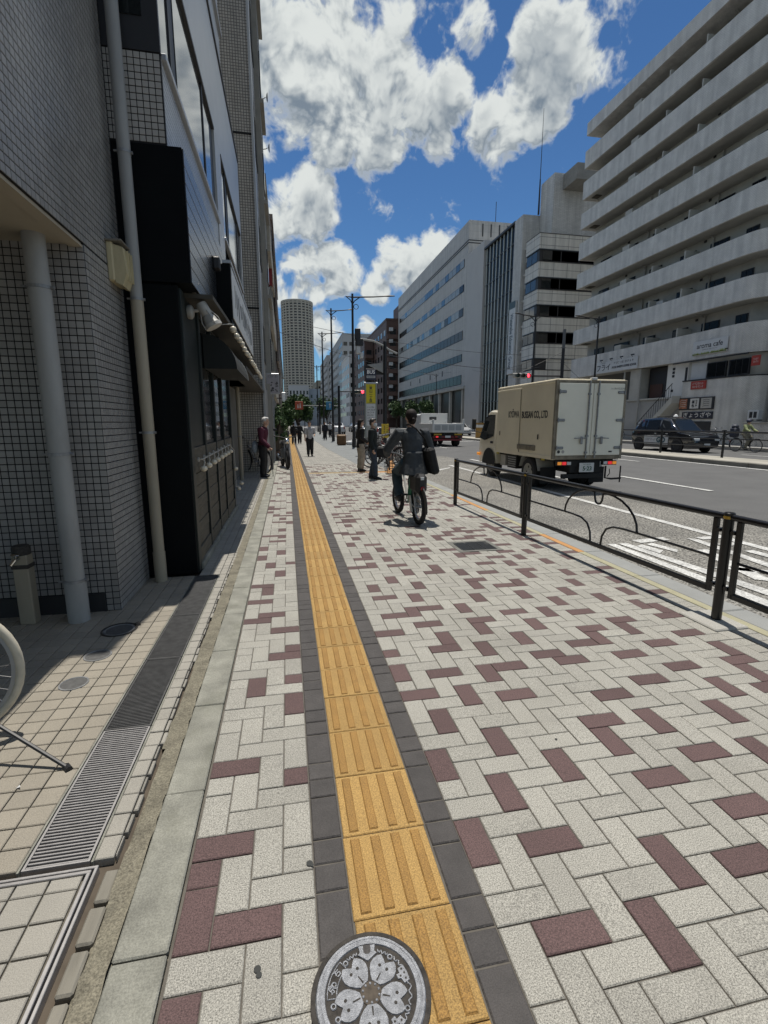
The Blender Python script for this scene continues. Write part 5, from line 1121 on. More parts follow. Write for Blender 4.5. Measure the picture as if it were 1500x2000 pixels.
# signal mast by the bus stop
t = thing('signal_mast', 'black signal mast with curved arm reaching left beside the bus stop', 'traffic light', (4.37, 22, 0))
b = MB(); b.cyl((0, 0, 0), (0, 0, 4.95), .095, .075, n=12); b.build('pole', M_pole, t, smooth=40)
b = MB(); b.tube([(.55, 0, 4.45), (.2, 0, 4.6), (-.1, 0, 4.78), (-.5, 0, 4.95), (-.9, 0, 5.0), (-1.35, 0, 4.98)], .045, 8); b.build('arm', M_polegrey, t, smooth=40)
b = MB(); b.cbox(-1.33, -.12, 4.98, -1.10, .12, 5.45, .02); b.cbox(-1.30, -.2, 4.72, -1.0, .1, 5.02, .02); b.build('signal_housing', M_pole, t)
b = MB(); b.cbox(-1.30, -.14, 4.40, -1.12, .1, 4.72, .02); b.cbox(-1.13, -.12, 4.22, -.98, .1, 4.45, .02); b.build('counter_box', M_signw, t)
b = MB(); b.box(-.9, .2, 3.55, .0, .24, 3.95); b.build('sign_back', M_pole, t); b = MB(); b.prism([(-.8, 3.95), (-.05, 3.6), (-.05, 4.05)], .0, .06, 'y'); b.build('bracket', M_polegrey, t)
# bus stop
t = thing('bus_stop_sign', 'tall bus stop sign with blue BUS plate and yellow name panel', 'bus stop', (3.38, 20, 0))
b = MB(); b.cbox(-.25, -.05, .0, -.20, .05, 3.0, .01); b.cbox(.20, -.05, 0, .25, .05, 3.0, .01); b.build('frame_posts', mat('stop_frame', (.26, .29, .27), .5, .3), t)
b = MB(); b.cbox(-.28, -.06, 2.98, .29, .06, 3.04, .01); b.build('cap', M_alu, t)
b = MB(); b.cbox(-.195, -.04, .1, .195, .04, 2.97, .004); b.build('core_panel', mat('stop_back', (.35, .35, .33), .6), t)
b = MB(); b.box(-.19, -.048, 2.2, .19, -.041, 2.96); b.build('name_panel', plain('stop_yellow', (.60, .50, .02)), t)
for k, ch in enumerate('東山一丁目'): text('lettering', ch, .14, M_ink, t, face(0, -.05, 2.80 - k * .125, (1, 0, 0), (0, 0, 1)), .001, bold=.003)
scribble(t, face(0, -.049, 2.915, (1, 0, 0), (0, 0, 1)), .12, .05, 1, M_ink, 1); scribble(t, face(0, -.049, 2.235, (1, 0, 0), (0, 0, 1)), .32, .05, 1, M_ink, 2)
b = MB(); b.box(-.19, -.048, 1.3, .19, -.041, 2.18); b.build('route_panel', M_signw, t)
scribble(t, face(0, -.049, 1.78, (1, 0, 0), (0, 0, 1)), .30, .66, 6, M_ink, 4, .45, .9)
b = MB(); b.cbox(-.20, -.03, 3.12, .22, .03, 3.56, .01); b.build('bus_plate', mat('plate_navy', (.018, .02, .045), .5), t)
text('lettering', 'BUS', .19, plain('plate_white', (.85, .85, .85)), t, face(.01, -.034, 3.43, (1, 0, 0), (0, 0, 1)), .001, bold=.004); scribble(t, face(.01, -.036, 3.25, (1, 0, 0), (0, 0, 1)), .32, .06, 1, M_ink, 5)
b = MB(); b.box(-.17, -.034, 3.20, .19, -.031, 3.30); b.build('stripe', mat('plate_grey', (.35, .36, .37), .6), t); b = MB(); b.cyl((.12, 0, 3.0), (.12, 0, 3.14), .02, n=6); b.build('stem', M_pole, t)
# yellow notice strapped on the mast
t = thing('yellow_notice', 'small upright yellow notice board strapped to the signal mast pole', 'sign', (4.35, 21.86, .75)); b = MB(); b.cbox(-.16, -.02, 0, .16, .02, .62, .005); b.build('board', plain('notice_yellow', (.62, .43, .03)), t)
scribble(t, face(0, -.021, .31, (1, 0, 0), (0, 0, 1)), .15, .5, 4, M_ink, 6, .2, 1.1)
# overhead road signs
def gantry(y, s, px, lb, x1=1.48, x2=5.15, z=3.4):
    t = thing('sign_gantry', lb, 'road sign', (px, y, 0)); b = MB(); b.cyl((0, 0, 0), (0, 0, z + .4), .10, n=8); b.build('pole', M_pole, t); b = MB(); b.cyl((x1 - px, 0, z), (x2 - px + 1.2, 0, z), .05, n=6); b.tube([(x2 - px + 1.2, 0, z), (x2 - px + 1.6, 0, z - .1), (x2 - px + 1.75, 0, z - .6)], .05, 6); b.build('arm', M_polegrey, t)
    for x, m in ((x1 - px, plain('sign_vermilion', (.44, .085, .04))), (x2 - px, plain('sign_blue', (.04, .20, .36)))): b = MB(); b.cbox(x - s / 2, -.1, z - s / 2, x + s / 2, -.05, z + s / 2, .02); b.build('plate', m, t)
    x = x2 - px; b = MB(); b.add([(x - .05 * s, -.105, z - .3 * s), (x + .05 * s, -.105, z - .3 * s), (x + .05 * s, -.105, z + .12 * s), (x - .05 * s, -.105, z + .12 * s)], [(0, 1, 2, 3)]); b.add([(x - .16 * s, -.105, z + .1 * s), (x + .16 * s, -.105, z + .1 * s), (x, -.105, z + .34 * s)], [(0, 1, 2)]); b.build('arrow', M_signw, t)
    x = x1 - px
    for dx, h in ((-.14, .5), (.14, .68)):
        b = MB(); zz = z - .32 * s; b.prism([(x + dx * s - .09 * s, zz), (x + dx * s + .09 * s, zz), (x + dx * s + .05 * s, zz + h * s * .7), (x + dx * s - .05 * s, zz + h * s * .7)], -.11, -.101, 'y'); b.lathe([(0, -.108), (.06 * s, -.107)], (x + dx * s, 0, zz + h * s * .82), 8, 'y'); b.build('figure', M_wht, t)
gantry(60, .95, 3.9, 'overhead red and blue road signs before the trees, nearer pair'); gantry(120, 1.0, 4.2, 'distant overhead red and blue road signs, farther pair', 1.5, 5.4, 2.9)
t = horiz_signal('traffic_light', 'distant red traffic light right of the blue arrow sign', 6.4, 44, 4.1, 1.0, 2, -1.8, 4.6)
# crate and bags by the lamp pole, board by the shops
t = thing('covered_crate', 'brown covered crate standing by the street lamps', 'crate', (3.37, 31.2, 0)); b = MB(); b.cbox(-.28, -.25, 0, .28, .25, .62, .06); b.build('cover', mat('brown_tarp', (.12, .06, .022), .7, var=.4, vscale=4), t); b = MB(); b.cbox(-.29, -.26, .5, .29, .26, .68, .08); b.build('flap', mat('tarp_top', (.16, .085, .03), .6, var=.3, vscale=5), t)
t = thing('white_sack', 'white plastic sack lying beside the brown crate', 'sack', (3.95, 31.6, 0)); b = MB(); b.sphere((0, 0, .12), (.28, .2, .15), 12, 8); b.sphere((.15, .02, .2), (.12, .12, .13), 8, 6); b.build('sack', M_signw, t, smooth=60)
t = thing('a_board', 'dark advertising board on the footway behind the parked motorcycle', 'sign', (-.30, 28, 0)); b = MB(); b.cbox(-.40, -.02, .05, .40, .02, .98, .01); b.build('board', mat('board_print', (.11, .10, .11), .6, var=.5, vscale=5), t); b = MB(); b.box(-.38, .3, 0, .38, .34, .9); b.build('rear_leaf', M_frame, t)
# overhead wires
t = thing('overhead_wires', 'thin overhead wires strung across the road in the distance', 'wires', (0, 0, 0))
def wire(a, c, sag, n=12):
    b = MB(); p = []
    for i in range(n + 1): f = i / n; p.append(tuple(a[k] + (c[k] - a[k]) * f - (sag * 4 * f * (1 - f) if k == 2 else 0) for k in range(3)))
    b.tube(p, .016, 4); b.build('wire', M_pole, t)
wire((-.4, 30, 6.6), (23.8, 70, 8.6), .9); wire((-.4, 40, 9.2), (23.8, 48, 8.2), .5); wire((4.37, 22, 4.4), (27, 50, 7.3), .4); wire((-.4, 60, 6), (4.6, 75, 8.2), .3); wire((16.6, 31.7, 5.6), (27, 70, 9), .5)

# ------------------------------------------------------------------ trees and potted plants
M_leaf = [mat('leaf_%d' % k, c, .6, var=.25, vscale=3, spec=.3) for k, c in enumerate([(.06, .105, .038), (.085, .14, .05), (.038, .07, .03)])]
M_bark = mat('bark', (.07, .055, .04), .9, var=.3, vscale=10)
def tree(name, lb, x, y, h, r, seed, trunk=.35, n=2600, group='street trees in the distance', ls=.24):
    rr = random.Random(seed); t = thing(name, lb, 'tree', (x, y, 0), group=group); b = MB(); b.tube([(0, 0, 0), (.1, 0, h * trunk * .6), (0, .1, h * trunk), (.1, 0, h * .75)], .1, 7, rs=[.22, .17, .14, .05]); 
    cl = []
    for k in range(11):
        a = rr.uniform(0, 2 * pi); q = rr.uniform(.2, .8) * r; c = Vector((math.cos(a) * q, math.sin(a) * q, h * (trunk + .15 + rr.uniform(.0, .52)))); cl.append((c, rr.uniform(.35, .6) * r)); b.tube([(0, 0, h * trunk * rr.uniform(.7, 1.2)), tuple(c * .6 + Vector((0, 0, h * .12))), tuple(c)], .05, 5, rs=[.09, .05, .02])
    b.build('trunk', M_bark, t, smooth=50); cr = MB()
    for k in range(n):
        c, cr_ = rr.choice(cl); d = Vector((rr.gauss(0, 1), rr.gauss(0, 1), rr.gauss(0, .8))); d = d.normalized() * cr_ * rr.uniform(.55, 1.08); p = c + d; s = ls * rr.uniform(.6, 1.3)
        u = Vector((rr.gauss(0, 1), rr.gauss(0, 1), rr.gauss(0, 1))).normalized(); v = u.cross(Vector((rr.gauss(0, 1), rr.gauss(0, 1), rr.gauss(0, 1)))).normalized(); cr.mi = rr.choice((0, 0, 1, 2)); cr.add([p - u * s, p + v * s * .55, p + u * s, p - v * s * .55], [(0, 1, 2, 3)])
    cr.build('crown', M_leaf, t); return t
tree('street_tree', 'leafy street tree behind the red road sign', 1.4, 66, 4.5, 1.7, 1, .28); tree('street_tree', 'dense street tree at the left below the round tower', -.6, 52, 3.6, 1.1, 2, .25); tree('street_tree', 'darker tree farther off behind the walking man', 2.2, 96, 5.4, 2.4, 3); tree('street_tree', 'small distant tree right of the blue road sign', 9.5, 120, 6.4, 2.6, 4)
tree('street_tree', 'tree on the far footway before the brown block', 25.0, 112, 5.4, 2.2, 5, n=1500); tree('street_tree', 'tree on the far footway below the grey office end', 24.6, 96, 4.8, 1.8, 6, n=1500); tree('street_tree', 'pale leafy tree across the road behind the cyclist', 22.5, 78, 4.4, 1.5, 7, n=1500)
for k, (x, y, h, r_) in enumerate(((-.42, 19.4, 2.0, .34), (-.36, 21.5, 2.3, .4), (-.38, 24, 2.1, .4))):
    t = tree('potted_shrub', ['leafy potted shrub nearest to the old man', 'middle potted shrub in the row by the left shops', 'farthest potted shrub by the left shops'][k], x, y, h, r_, 20 + k, .2, 700, 'potted shrubs by the shops', .07)
    t['category'] = 'plant'; b = MB(); b.lathe([(.14, 0), (.19, .34), (.21, .36), (.17, .36), (0, .33)], n=14); b.build('pot', mat('pot_clay', (.12, .08, .06), .8) if k == 0 else bpy.data.materials['pot_clay'], t)
# ------------------------------------------------------------------ vehicles
def wheel(par, x, y, r, w, side, m_rim=M_chrome, name='wheel'):
    t = MB(); t.lathe([(r * .62, -w / 2), (r * .9, -w / 2), (r, -w * .3), (r, w * .3), (r * .9, w / 2), (r * .62, w / 2)], (0, 0, 0), 26, 'x'); o = t.build(name, M_rub, par, smooth=35); o.location = (x, y, r)
    b = MB(); f = side * w * .42; b.lathe([(r * .63, side * w * .5), (r * .58, f * .6), (r * .2, f * .7), (r * .16, f), (0, f)], (0, 0, 0), 22, 'x'); b.build('rim', m_rim, o, smooth=30)
    for k in range(5): a = k * 2 * pi / 5; b = MB(); b.lathe([(0, f * .72 + side * .003), (r * .09, f * .70)], (0, math.cos(a) * r * .38, math.sin(a) * r * .38), 8, 'x'); b.build('rim_hole', M_blackpl, o)
    return o
def loft(secs):
    """secs: (y, zl, zb, zr, wl, wb, wr): closed car shell"""
    b = MB(); vs = []
    for y, zl, zb, zr, wl, wb, wr in secs: vs += [(-wl, y, zl), (-wb, y, (zl * .4 + zb * .6)), (-wb * .985, y, zb), (-wr, y, zr - .03), (-wr * .86, y, zr), (wr * .86, y, zr), (wr, y, zr - .03), (wb * .985, y, zb), (wb, y, (zl * .4 + zb * .6)), (wl, y, zl)]
    fs = []; n = 10
    for i in range(len(secs) - 1):
        for j in range(n): fs.append((i * n + j, i * n + (j + 1) % n, (i + 1) * n + (j + 1) % n, (i + 1) * n + j))
    fs += [tuple(range(n)), tuple(range(len(vs) - 1, len(vs) - n - 1, -1))]
    b.add(vs, fs); return b
def sec_at(secs, y):
    for a, c in zip(secs, secs[1:]):
        if a[0] <= y <= c[0]: f = (y - a[0]) / (c[0] - a[0] + 1e-9); return tuple(p + (q - p) * f for p, q in zip(a, c))
    return secs[-1]
def side_glass(par, secs, y0, y1, lo=.08, hi=.12, name='window', m=M_gdark, off=.008, y0t=None, y1t=None):
    y0t = y0 if y0t is None else y0t; y1t = y1 if y1t is None else y1t
    for s in (-1, 1):
        b = MB(); q = []
        for y, top in ((y0, 0), (y1, 0), (y1t, 1), (y0t, 1)):
            _, zl, zb, zr, wl, wb, wr = sec_at(secs, y); z = zb + lo if not top else zr - hi; f = (z - zb) / max(zr - .03 - zb, .01); w = wb * .985 + (wr - wb * .985) * f; q.append((s * (w + off), y, z))
        b.add(q, [(0, 1, 2, 3)]); b.build(name, m, par)
def car(name, lb, loc, rz, secs, wheels, paint, glass=True, group=None, r=.31, wind=(1.05, 1.7), rear=None, sides=(), lamps=None, gold=None):
    t = thing(name, lb, 'car', loc, rz, group); body = loft(secs).build('body', paint, t, smooth=38); md = body.modifiers.new('b', 'BEVEL'); md.width = .03; md.segments = 2; md.limit_method = 'ANGLE'; md.angle_limit = R(30)
    for (y, s) in wheels: wheel(t, s * (secs[3][5] - .07), y, r, .19, s)
    for (y, s) in wheels:
        b = MB(); b.lathe([(r * 1.18, -.012), (0, -.012)], (s * (secs[3][5] + .004), y, r), 20, 'x'); b.build('wheel_arch', M_blackpl, t)
    def slant(ya, yb, nm):
        a = sec_at(secs, ya); c = sec_at(secs, yb); b = MB(); k = .84; n = Vector((0, -(c[3] - a[3]), (c[0] - a[0]))).normalized() * .012
        if n.z < 0: n = -n
        b.add([(-a[6] * k, a[0] + n.y, a[3] + n.z), (a[6] * k, a[0] + n.y, a[3] + n.z), (c[6] * k, c[0] + n.y, c[3] + n.z), (-c[6] * k, c[0] + n.y, c[3] + n.z)], [(0, 1, 2, 3)]); b.build(nm, M_glass if nm == 'windscreen' else M_gdark, t)
    if wind: slant(*wind, 'windscreen')
    if rear: slant(*rear, 'rear_window')
    for q in sides: side_glass(t, secs, *q)
    for s in (-1, 1):
        b = MB(); b.cbox(s * secs[1][5] * .72 - .14, secs[0][0] - .015, .60, s * secs[1][5] * .72 + .14, secs[0][0] + .25, .72, .02); b.build('headlight', mat('headlamp_glass', (.55, .57, .58), .1) if 'headlamp_glass' not in bpy.data.materials else bpy.data.materials['headlamp_glass'], t)
        b = MB(); yb = secs[-1][0]; b.cbox(s * secs[-1][5] * .85 - .08, yb - .1, .65, s * secs[-1][5] * .85 + .08, yb + .012, .95, .01); b.build('tail_lamp', M_tail, t)
        b = MB(); wy = wind[0] + .25 if wind else 1.; b.cbox(s * (secs[3][5] + .10) - .09, wy - .04, .96, s * (secs[3][5] + .10) + .09, wy + .05, 1.10, .02); b.build('mirror', paint, t)
    b = MB(); b.box(-.17, secs[0][0] - .02, .36, .17, secs[0][0] - .005, .47); b.build('number_plate', M_signw, t); b = MB(); b.box(-.45, secs[0][0] - .012, .5, .45, secs[0][0], .58); b.build('grille', M_blackpl, t)
    return t
M_tail = mat('tail_lamp_red', (.30, .012, .012), .25); M_taillit = mat('tail_lamp_lit', (.8, .03, .03), .3, emit=(1, .04, .05), estr=.45); M_amber = mat('indicator_lit', (.9, .4, .05), .3, emit=(1, .30, .03), estr=.3)
taxis = [(0, .28, .60, .60, .60, .70, .66), (.10, .22, .78, .80, .72, .80, .72), (.30, .20, .90, .93, .80, .84, .74), (1.02, .20, .99, 1.02, .82, .845, .72), (1.78, .20, 1.02, 1.68, .82, .85, .62), (2.4, .20, 1.03, 1.755, .82, .85, .64), (3.6, .20, 1.04, 1.72, .82, .85, .63), (4.12, .22, 1.05, 1.56, .80, .84, .60), (4.36, .30, .98, 1.02, .74, .80, .68)]
M_taxi = mat('taxi_black', (.008, .009, .012), .12, spec=.8, coat=.8)
t = car('taxi', 'black taxi with white door panels coming along the far lane', (20.05, 20.35, ROADZ), 0, taxis, [(.95, -1), (.95, 1), (3.70, -1), (3.70, 1)], M_taxi, r=.32, wind=(1.06, 1.72), rear=(4.33, 4.14), sides=((1.35, 2.25, .06, .12, 'window', M_gdark, .008, 1.75, 2.25), (2.35, 3.25), (3.35, 4.05, .06, .12, 'window', M_gdark, .008, 3.35, 3.85)))
b = MB(); b.cbox(-.866, 1.55, .36, -.85, 3.28, .80, .004); p = b.build('door_panel', M_signw, t)
text('logo', 'GO', .36, mat('logo_teal', (.02, .07, .09), .5), p, face(-.868, 2.05, .58, (0, -1, 0), (0, 0, 1)), .001, bold=.02, xs=1.1); scribble(p, face(-.867, 2.78, .6, (0, -1, 0), (0, 0, 1)), .75, .16, 1, mat('logo_navy', (.03, .035, .12), .5), 3)
b = MB(); b.lathe([(.0, 0), (.10, 0), (.12, .03), (.09, .10), (.04, .15), (0, .16)], (-.05, 2.1, 1.75), 12); b.build('roof_lamp', M_signw, t, smooth=50)
for q in ((-.87, 2.4, .9), (-.87, 1.6, .9)): b = MB(); b.cbox(q[0], q[1], q[2], q[0] + .02, q[1] + .16, q[2] + .03, .005); b.build('door_handle', M_chrome, t)
b = MB(); b.cbox(-.4, 3.0, 1.755, .4, 3.05, 1.80, .01); b.cbox(-.4, 2.4, 1.77, .4, 2.45, 1.80, .01); b.build('roof_rack', M_blackpl, t)
sedan = [(0, .30, .55, .55, .6, .68, .62), (.15, .22, .72, .74, .74, .80, .70), (1.1, .20, .88, .92, .80, .84, .70), (1.85, .20, .92, 1.40, .80, .85, .58), (2.9, .20, .94, 1.42, .80, .85, .58), (3.6, .22, .95, 1.06, .78, .82, .62), (4.2, .30, .85, .92, .7, .76, .66)]
for k, (x, y, c, lb) in enumerate(((7.2, 47, (.6, .6, .6), 'white car waiting in the distance behind the lamp poles'), (9.9, 55, (.03, .03, .035), 'dark distant car in the next lane'), (6.4, 66, (.55, .56, .57), 'farther white car along the kerb'), (10.4, 78, (.35, .36, .37), 'grey distant car farther down the middle lane'), (7.4, 92, (.6, .6, .6), 'small white car farthest down the road'), (19.5, 52, (.5, .5, .5), 'silver car on the far lane beyond the tipper'))):
    car('parked_car' if k in (2,) else 'distant_car', lb, (x, y, ROADZ), 0 if x > 15 else pi, sedan, [(.8, -1), (.8, 1), (3.35, -1), (3.35, 1)], mat('car_paint_%d' % k, c, .2, coat=.6), group='cars down the road', wind=(1.13, 1.82), rear=(3.57, 2.93), sides=((1.6, 3.1, .05, .08, 'window', M_gdark, .008, 1.9, 2.85),))
# box truck
M_cream = mat('truck_cream', (.74, .67, .51), .42, var=.06, vscale=1.5, dirt=.18, dscale=2.5, dcol=(.48, .42, .32)); M_cab = mat('cab_cream', (.72, .66, .52), .28, coat=.4); M_door = mat('truck_door', (.72, .70, .60), .5, var=.07, vscale=1.2, dirt=.2, dscale=2, dcol=(.5, .47, .4)); M_rust = mat('truck_frame', (.20, .175, .13), .7, var=.35, vscale=8, dirt=.5, dscale=6, dcol=(.10, .06, .035)); M_under = mat('chassis_black', (.012, .012, .012), .8)
T = thing('box_truck', 'cream box truck with black company lettering driving away on the near lane', 'truck', (5.5, 9.45, ROADZ))
def tb(name, q, m, par=T, c=.008, **k): b = MB(); b.cbox(*q, c); return b.build(name, m, par, **k)
W_, L_ = 1.63, 2.86; z0, z1 = .74, 2.36
tb('cargo_box', (.0, .03, z0, W_, L_, z1), M_cream, c=.015)
for q in ((-.012, .0, z1 - .05, W_ + .012, L_ + .01, z1 + .012), (-.012, .0, z0 - .03, W_ + .012, L_ + .01, z0 + .05)): tb('edge_trim', q, M_cream)
tb('roof_cap', (.02, .02, z1 + .013, W_ - .02, L_ - .01, z1 + .03), M_cream)
for x in (-.014, W_ - .05): tb('corner_post', (x, -.012, z0 - .02, x + .064, .04, z1 + .01), M_rust)
tb('door_header', (.05, -.012, z1 - .055, W_ - .05, .03, z1 + .005), M_rust); tb('door_sill', (.05, -.014, z0 - .03, W_ - .05, .03, z0 + .055), M_rust)
for s, x0, x1 in ((0, .056, .845), (1, .855, W_ - .056)):
    d = tb('rear_door', (x0, -.028, z0 + .06, x1, .0, z1 - .06), M_door, c=.006)
    for k in range(3): zz = z0 + .22 + k * .58; xh = x0 if s == 0 else x1; b = MB(); b.prism([(xh - .03 if s else xh + .03, zz - .03)] , 0, 0) if 0 else None; b.cbox(min(xh, xh + (.14 if s == 0 else -.14)) - .02, -.045, zz - .028, max(xh, xh + (.14 if s == 0 else -.14)) + .02, -.029, zz + .028, .012); b.cyl((xh, -.05, zz - .05), (xh, -.05, zz + .05), .014, n=8); b.build('hinge', M_steel2, d)
    for xx in ((x1 - .10,) if s == 0 else (x0 + .10,)):
        b = MB(); b.cyl((xx, -.05, z0 + .0), (xx, -.05, z1 - .0), .016, n=8); b.build('lock_rod', M_steel2, d)
        for zz in (z0 + .1, z0 + .45, z1 - .3): tb('rod_guide', (xx - .035, -.062, zz, xx + .035, -.029, zz + .04), M_steel2, d, .004)
        sx = -1 if s == 0 else 1; b = MB(); b.tube([(xx, -.06, z0 + .42), (xx + sx * .12, -.075, z0 + .43), (xx + sx * .30, -.07, z0 + .42)], .012, 6); b.cbox(xx + sx * .13 - .03, -.08, z0 + .30, xx + sx * .13 + .03, -.05, z0 + .46, .01); b.build('door_handle', M_steel2, d)
scribble(T, face(1.42, -.0295, z1 - .16, (1, 0, 0), (0, 0, 1)), .36, .05, 1, M_ink, 4)
for x in (.12, .22): b = MB(); b.lathe([(0, -.032), (.035, -.030)], (x, 0, z0 + .14), 12, 'y'); b.build('sticker', M_blackpl if x < .2 else M_wmetal, T)
b = MB(); b.cbox(1.30, -.034, z0 + .12, 1.38, -.029, z0 + .15, .002); b.build('sticker', M_blackpl, T)
# sliding side door and lettering on the left side
sd_ = tb('side_door', (-.016, 1.55, z0 + .04, .0, L_ - .02, z1 - .07), M_cream, c=.006); tb('door_rail', (-.022, 1.5, z1 - .10, -.0, L_, z1 - .06), M_cream); tb('door_track', (-.03, .75, z0 + .12, -.0, 1.62, z0 + .24), M_rust, c=.012)
tb('seam', (-.018, 1.535, z0 + .05, -.012, 1.548, z1 - .07), M_rust, c=.001)
for y, z in ((2.62, z0 + .42), (.62, z0 + .38)): tb('latch', (-.024, y, z, -.01, y + .04, z + .11), M_blackpl, c=.004)
text('lettering', 'KYŌWA', .22, M_ink, T, face(-.018, 1.88, 1.68, (0, -1, 0), (0, 0, 1)), .002, bold=.004, xs=.70); text('lettering', 'BUSSAN CO., LTD', .22, M_ink, T, face(-.004, .88, 1.66, (0, -1, 0), (0, 0, 1)), .002, bold=.004, xs=.68)
# chassis, wheels, mudguards
tb('chassis', (.45, .05, .42, W_ - .45, 3.9, .70), M_under); tb('cross_bearer', (.1, .1, .66, W_ - .1, L_, .712), M_under)
for x, y, s in ((.10, 1.05, -1), (.34, 1.05, -1), (W_ - .10, 1.05, 1), (W_ - .34, 1.05, 1), (.14, 3.28, -1), (W_ - .14, 3.28, 1)): wheel(T, x, y, .345, .20, s, M_wmetal)
for s in (0, 1):
    x0 = .0 if s == 0 else W_ - .42; b = MB(); b.tube([(x0 + .2, .55, .50), (x0 + .2, .72, .74)] if 0 else [(x0 + .21, .58, .42), (x0 + .21, .70, .68), (x0 + .21, .85, .735), (x0 + .21, 1.25, .735), (x0 + .21, 1.40, .68), (x0 + .21, 1.5, .45)], .02, 4, rs=[(.21, .012)] * 6); b.build('mudguard', M_wmetal, T)
    tb('mud_flap', (x0 + .02, .50, .14, x0 + .40, .515, .5), M_rub, c=.003)
tb('battery_box', (.05, 1.75, .36, .42, 2.25, .70), M_under); b = MB()
for k in range(5): b.box(.045, 1.78, .40 + k * .055, .05, 2.22, .43 + k * .055)
b.build('step_tread', M_steel2, T); tb('jerry_can', (.08, 2.45, .38, .4, 2.75, .66), M_wmetal)
for y in (.35, 2.72): tb('side_marker', (.0, y, .67, .03, y + .12, .71), plain('marker_yellow', (.45, .36, .03)) if y < 1 else bpy.data.materials['marker_yellow'], c=.004)
# tail: lamps, plate, bumper bar
for s, x in ((0, .10), (1, W_ - .44)):
    l = tb('tail_lamp', (x, -.03, .585, x + .34, .05, .68), M_blackpl); xs_ = (x + .01, x + .12, x + .23); ms = (M_amber, M_taillit, M_signw) if s == 0 else (M_signw, M_taillit, M_amber)
    for xx, m in zip(xs_, ms): tb('lens', (xx, -.042, .60, xx + .095, -.03, .665), m, l, .004)
n_ = tb('number_plate', (.62, -.05, .44, .97, -.04, .64), M_signw, c=.004); text('lettering', '5·23', .125, mat('plate_green', (.02, .09, .05), .6), n_, face(.81, -.052, .515, (1, 0, 0), (0, 0, 1)), .001, bold=.003); scribble(n_, face(.80, -.0515, .605, (1, 0, 0), (0, 0, 1)), .2, .045, 1, bpy.data.materials['plate_green'], 5)
b = MB(); b.tube([(1.30, .02, .56), (1.30, .02, .30), (1.42, -.02, .28), (1.66, -.02, .29)], .022, 6); b.tube([(1.64, -.02, .56), (1.64, -.02, .20)], .016, 6); b.tube([(1.38, .0, .5), (1.40, .0, .4), (1.34, .0, .33)], .01, 5); b.build('tail_bracket', M_under, T)
tb('under_bar', (.25, .0, .30, 1.25, .06, .40), M_under)
tb('roof_lamp', (.80, -.02, z1 + .01, .92, .08, z1 + .06), M_signw)
# cab
cs = [(2.90, .40, 1.16, 1.80, .80, .83, .76), (3.45, .40, 1.16, 1.83, .80, .84, .74), (3.70, .38, 1.14, 1.78, .80, .84, .70), (4.02, .36, 1.06, 1.10, .80, .83, .76), (4.10, .36, .95, .98, .78, .80, .74), (4.13, .42, .75, .77, .74, .76, .70)]
b = loft(cs); b.v = [(x + W_ / 2, y, z) for x, y, z in b.v]; cb_ = b.build('cab', M_cab, T, smooth=30); md = cb_.modifiers.new('b', 'BEVEL'); md.width = .03; md.segments = 2; md.limit_method = 'ANGLE'; md.angle_limit = R(30)
for s in (-1, 1):
    xx = W_ / 2 + s * .847
    b = MB(); xw = lambda z: W_ / 2 + s * (.842 - (z - 1.16) * .135)
    b.add([(xw(1.12), 3.02, 1.12), (xw(1.02), 3.55, 1.00), (xw(1.04), 3.95, 1.06), (xw(1.60), 3.74, 1.60), (xw(1.72), 3.55, 1.70), (xw(1.72), 3.10, 1.70)], [(0, 1, 2, 3, 4, 5)]); b.build('side_window', M_glass, T)
    b = MB(); b.lathe([(.44, 0), (.0, 0)], (xx + s * .004, 3.28, .36), 22, 'x', full=pi); b.build('wheel_arch', M_under, T)
    tb('door_handle', (xx - .01, 3.05, .93, xx + .012, 3.2, .99), M_blackpl); tb('indicator', (xx - .03, 3.92, .56, xx + .015, 4.08, .64), M_amber)
tb('cab_step', (.02, 3.0, .36, .1, 3.1, .6), M_under); b = MB(); b.tube([(-.0, 3.95, 1.2), (-.16, 4.06, 1.25), (-.17, 4.06, 1.55)], .012, 5); b.cbox(-.24, 4.03, 1.3, -.12, 4.09, 1.6, .02); b.build('mirror', M_blackpl, T)
tb('wind_fairing', (.2, 2.88, 1.84, 1.5, 2.9, 2.05), M_cab); tb('refrigeration_unit', (.3, 2.87, 1.9, 1.4, 3.05, 2.42), M_signw, c=.03)
# tipper truck ahead
D = thing('tipper_truck', 'white tipper truck with grey bed and red tail bar, ahead of the cyclist', 'truck', (9.75, 29.0, ROADZ))
def db(name, q, m, c=.01, par=D): b = MB(); b.cbox(*q, c); return b.build(name, m, par)
M_bed = mat('tipper_bed', (.6, .6, .58), .6, var=.1, vscale=3, dirt=.3, dscale=3, dcol=(.25, .24, .22)); M_tred = plain('tail_bar_red', (.14, .012, .015))
db('bed_floor', (-.95, .05, .86, .95, 3.1, .95), M_bed); tg = db('tailgate', (-.97, 0, .90, .97, .06, 1.42), M_bed)
for k in range(4): db('gate_panel', (-.88 + k * .45, -.012, 1.0, -.5 + k * .45, .0, 1.32), mat('gate_inset', (.33, .34, .34), .6) if k == 0 else bpy.data.materials['gate_inset'], .004, tg)
for s in (-1, 1): db('side_board', (s * .97 - .04, .07, .90, s * .97 + .04, 3.1, 1.42), M_bed); db('tail_post', (s * .97 - .05, -.02, .9, s * .97 + .05, .08, 1.68), M_bed)
db('cab_guard', (-.93, 3.0, .95, .93, 3.08, 2.08), M_bed); db('guard_window', (-.35, 2.98, 1.65, .15, 3.0, 1.85), M_frame); db('cab', (-.92, 3.15, .5, .92, 4.75, 2.05), M_signw, .08); db('cab_rear_window', (-.5, 3.14, 1.4, .5, 3.149, 1.85), M_glass)
